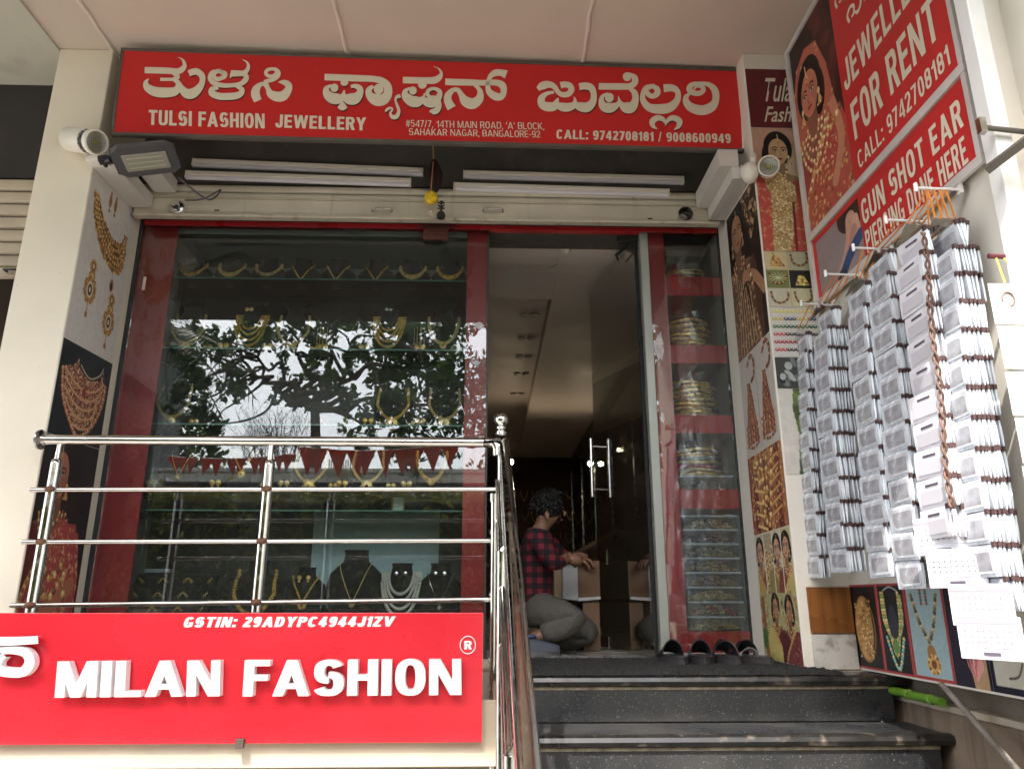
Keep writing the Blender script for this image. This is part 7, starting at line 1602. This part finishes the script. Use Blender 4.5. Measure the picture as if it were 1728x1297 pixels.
# palm on the left
pc = mir(*zc(60, 560), 7.5); pt = thing('palm_tree', 'palm tree whose fronds are mirrored at the left edge of the display window', 'tree', (pc.x, pc.y, -1.42)); MB().tube([(pc.x, pc.y, -1.42), (pc.x+.1, pc.y, 1.5), tuple(pc)], [.16, .13, .11], 10).build('trunk', bark, pt, smooth=True)
for k in range(16):
    a = k*math.pi*2/16+.2; L_ = rs.uniform(1.3, 1.8); el = rs.uniform(-.2, .7); m = MB(); tip = None
    R_ = [Vector((math.cos(a)*L_*u, math.sin(a)*L_*u, L_*(el*u-.75*u*u))) + pc for u in np.linspace(0, 1, 12)]; m.tube(R_, .012, 5)
    for j in range(1, 12):
        d_ = (R_[j]-R_[j-1]).normalized(); s_ = d_.cross(Vector((0, 0, 1))).normalized()
        for sg in (-1, 1):
            for h_ in (0, .5):
                o_ = R_[j-1].lerp(R_[j], h_); ll = .42*(1-.55*abs(j/12-.4)); e_ = o_+s_*sg*ll+d_*.18-Vector((0, 0, .14)); m.add([o_, o_+d_*.035, e_, o_-Vector((0, 0, .01))], [(0, 1, 2), (2, 3, 0)])
    m.build('frond', leaf_p, pt)
# trees farther off to both sides
for i, (x, y, h_, rr_) in enumerate(((-9, -16, 6, 2.4), (4.5, -13, 6.5, 2.6), (9, -15, 7, 3), (-15, -14, 7, 3), (1.6, -19, 5, 2.6))):
    t = thing('tree', ['dense tree across the street far to the left', 'dense tree across the street to the right of the door', 'tall dense tree at the far right across the street', 'outermost tree on the left across the street', 'lower tree standing behind the compound wall'][i], 'tree', (x, y, -1.42), 0, 'trees across the street')
    m = MB(); m.tube([(x, y, -1.42), (x+.1, y, h_*.4), (x-.1, y, h_*.8)], [.2, .15, .06], 8)
    for k in range(9): a = k*.7; m.tube([(x, y, h_*.35+.12*k), (x+math.cos(a)*rr_*.7, y+math.sin(a)*rr_*.7, h_*.5+.3*k)], [.06, .02], 6)
    m.build('trunk', bark, t, smooth=True); C = []
    for k in range(34):
        v = rng.normal(size=3); v /= np.linalg.norm(v); c_ = np.array([x, y, h_*.68])+v*np.array([rr_, rr_, h_*.36])*rng.uniform(.3, 1)
        C.append(c_+rng.normal(size=(90, 3))*rr_*.16)
    leaves('crown', np.vstack(C), .11, leaf_a, t, .6)
# hedge, compound wall, bunting, neighbouring building
hz = mir(500, 832, 6).z; hd_ = thing('hedge', 'long clipped green hedge across the street mirrored in the lower window', 'hedge', (-2, -6.5, -1.3))
C = np.column_stack([rng.uniform(-8, 1.0, 15000), -6-np.abs(rng.normal(0, .28, 15000)), rng.uniform(-1.3, hz, 15000)+rng.normal(0, .04, 15000)]); C[:4500, 2] = hz+rng.normal(-.02, .07, 4500); C[:4500, 1] = -6-rng.uniform(0, 1, 4500)
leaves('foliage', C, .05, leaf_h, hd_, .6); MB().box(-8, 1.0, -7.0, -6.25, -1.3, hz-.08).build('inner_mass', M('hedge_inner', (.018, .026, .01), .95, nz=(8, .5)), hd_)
wz = mir(600, 797, 8).z
struct(MB().box(-12, 8, -8.3, -8.0, -1.42, wz).box(-12, 8, -8.34, -7.96, wz+.001, wz+.06).build('compound_wall', M('compound_wall_paint', (.66, .66, .62), .8, nz=(2, .1), streak=(6, (.3, .3, .26), .6, .9))))
g = thing('window_grille', 'pale slatted grille standing above the compound wall across the street', 'grille', tuple(mir(575, 780, 7.9)))
for k in range(12): p = mir(556+4.0*k, 778, 7.9); MB().box(p.x-.008, p.x+.008, p.y-.01, p.y+.01, mir(570, 800, 7.9).z, mir(570, 775, 7.9).z).build('slat', M('pale_yellow_metal', (.55, .5, .3), .5), g)
flag = leafmat('orange_flag', (.62, .12, .05), .6); 
for si, (p0, p1, n, sag, szz) in enumerate((((278, 768), (520, 762), 11, .06, .17), ((500, 752), (800, 738), 10, .10, .26))):
    Yv = (5.0, 4.6)[si]; a, b = mir(*p0, Yv), mir(*p1, Yv); t = thing('bunting', ['string of small orange triangular flags mirrored above the railing on the left', 'string of larger orange triangular flags mirrored near the middle upright'][si], 'bunting', tuple(a)); L_ = [a.lerp(b, i/30)-Vector((0, 0, sag*4*(i/30)*(1-i/30))) for i in range(31)]
    MB().tube(L_, .004, 4).build('string', print_white, t)
    for k in range(n):
        p = L_[int(2+k*27/n)]; w_ = szz*.45; tw_ = rs.uniform(-.5, .5); c_ = Vector((math.cos(tw_), math.sin(tw_), 0)); MB().prism([(-w_, 0), (w_, 0), (rs.uniform(-.03, .03), -szz*1.25)], tuple(p), tuple(c_), (rs.uniform(-.1, .1), rs.uniform(-.2, .2), 1), tuple(c_.cross(Vector((0, 0, 1)))*.002)).build('flag', flag, t)
nb = thing('building', 'plain grey house side across the street at the far left', 'building', (-9, -9, -1.3)); p = mir(330, 535, 13)
MB().box(-18, p.x, -13, -10, -1.3, 6.2).build('wall', M('grey_render', (.16, .15, .14), .9, nz=(1, .15)), nb)
for z in (.4, 3.3): MB().box(-9.5, -8.2, -9.99, -9.93, z, z+1.3).build('window', M('dark_pane', (.03, .035, .04), .1), nb)
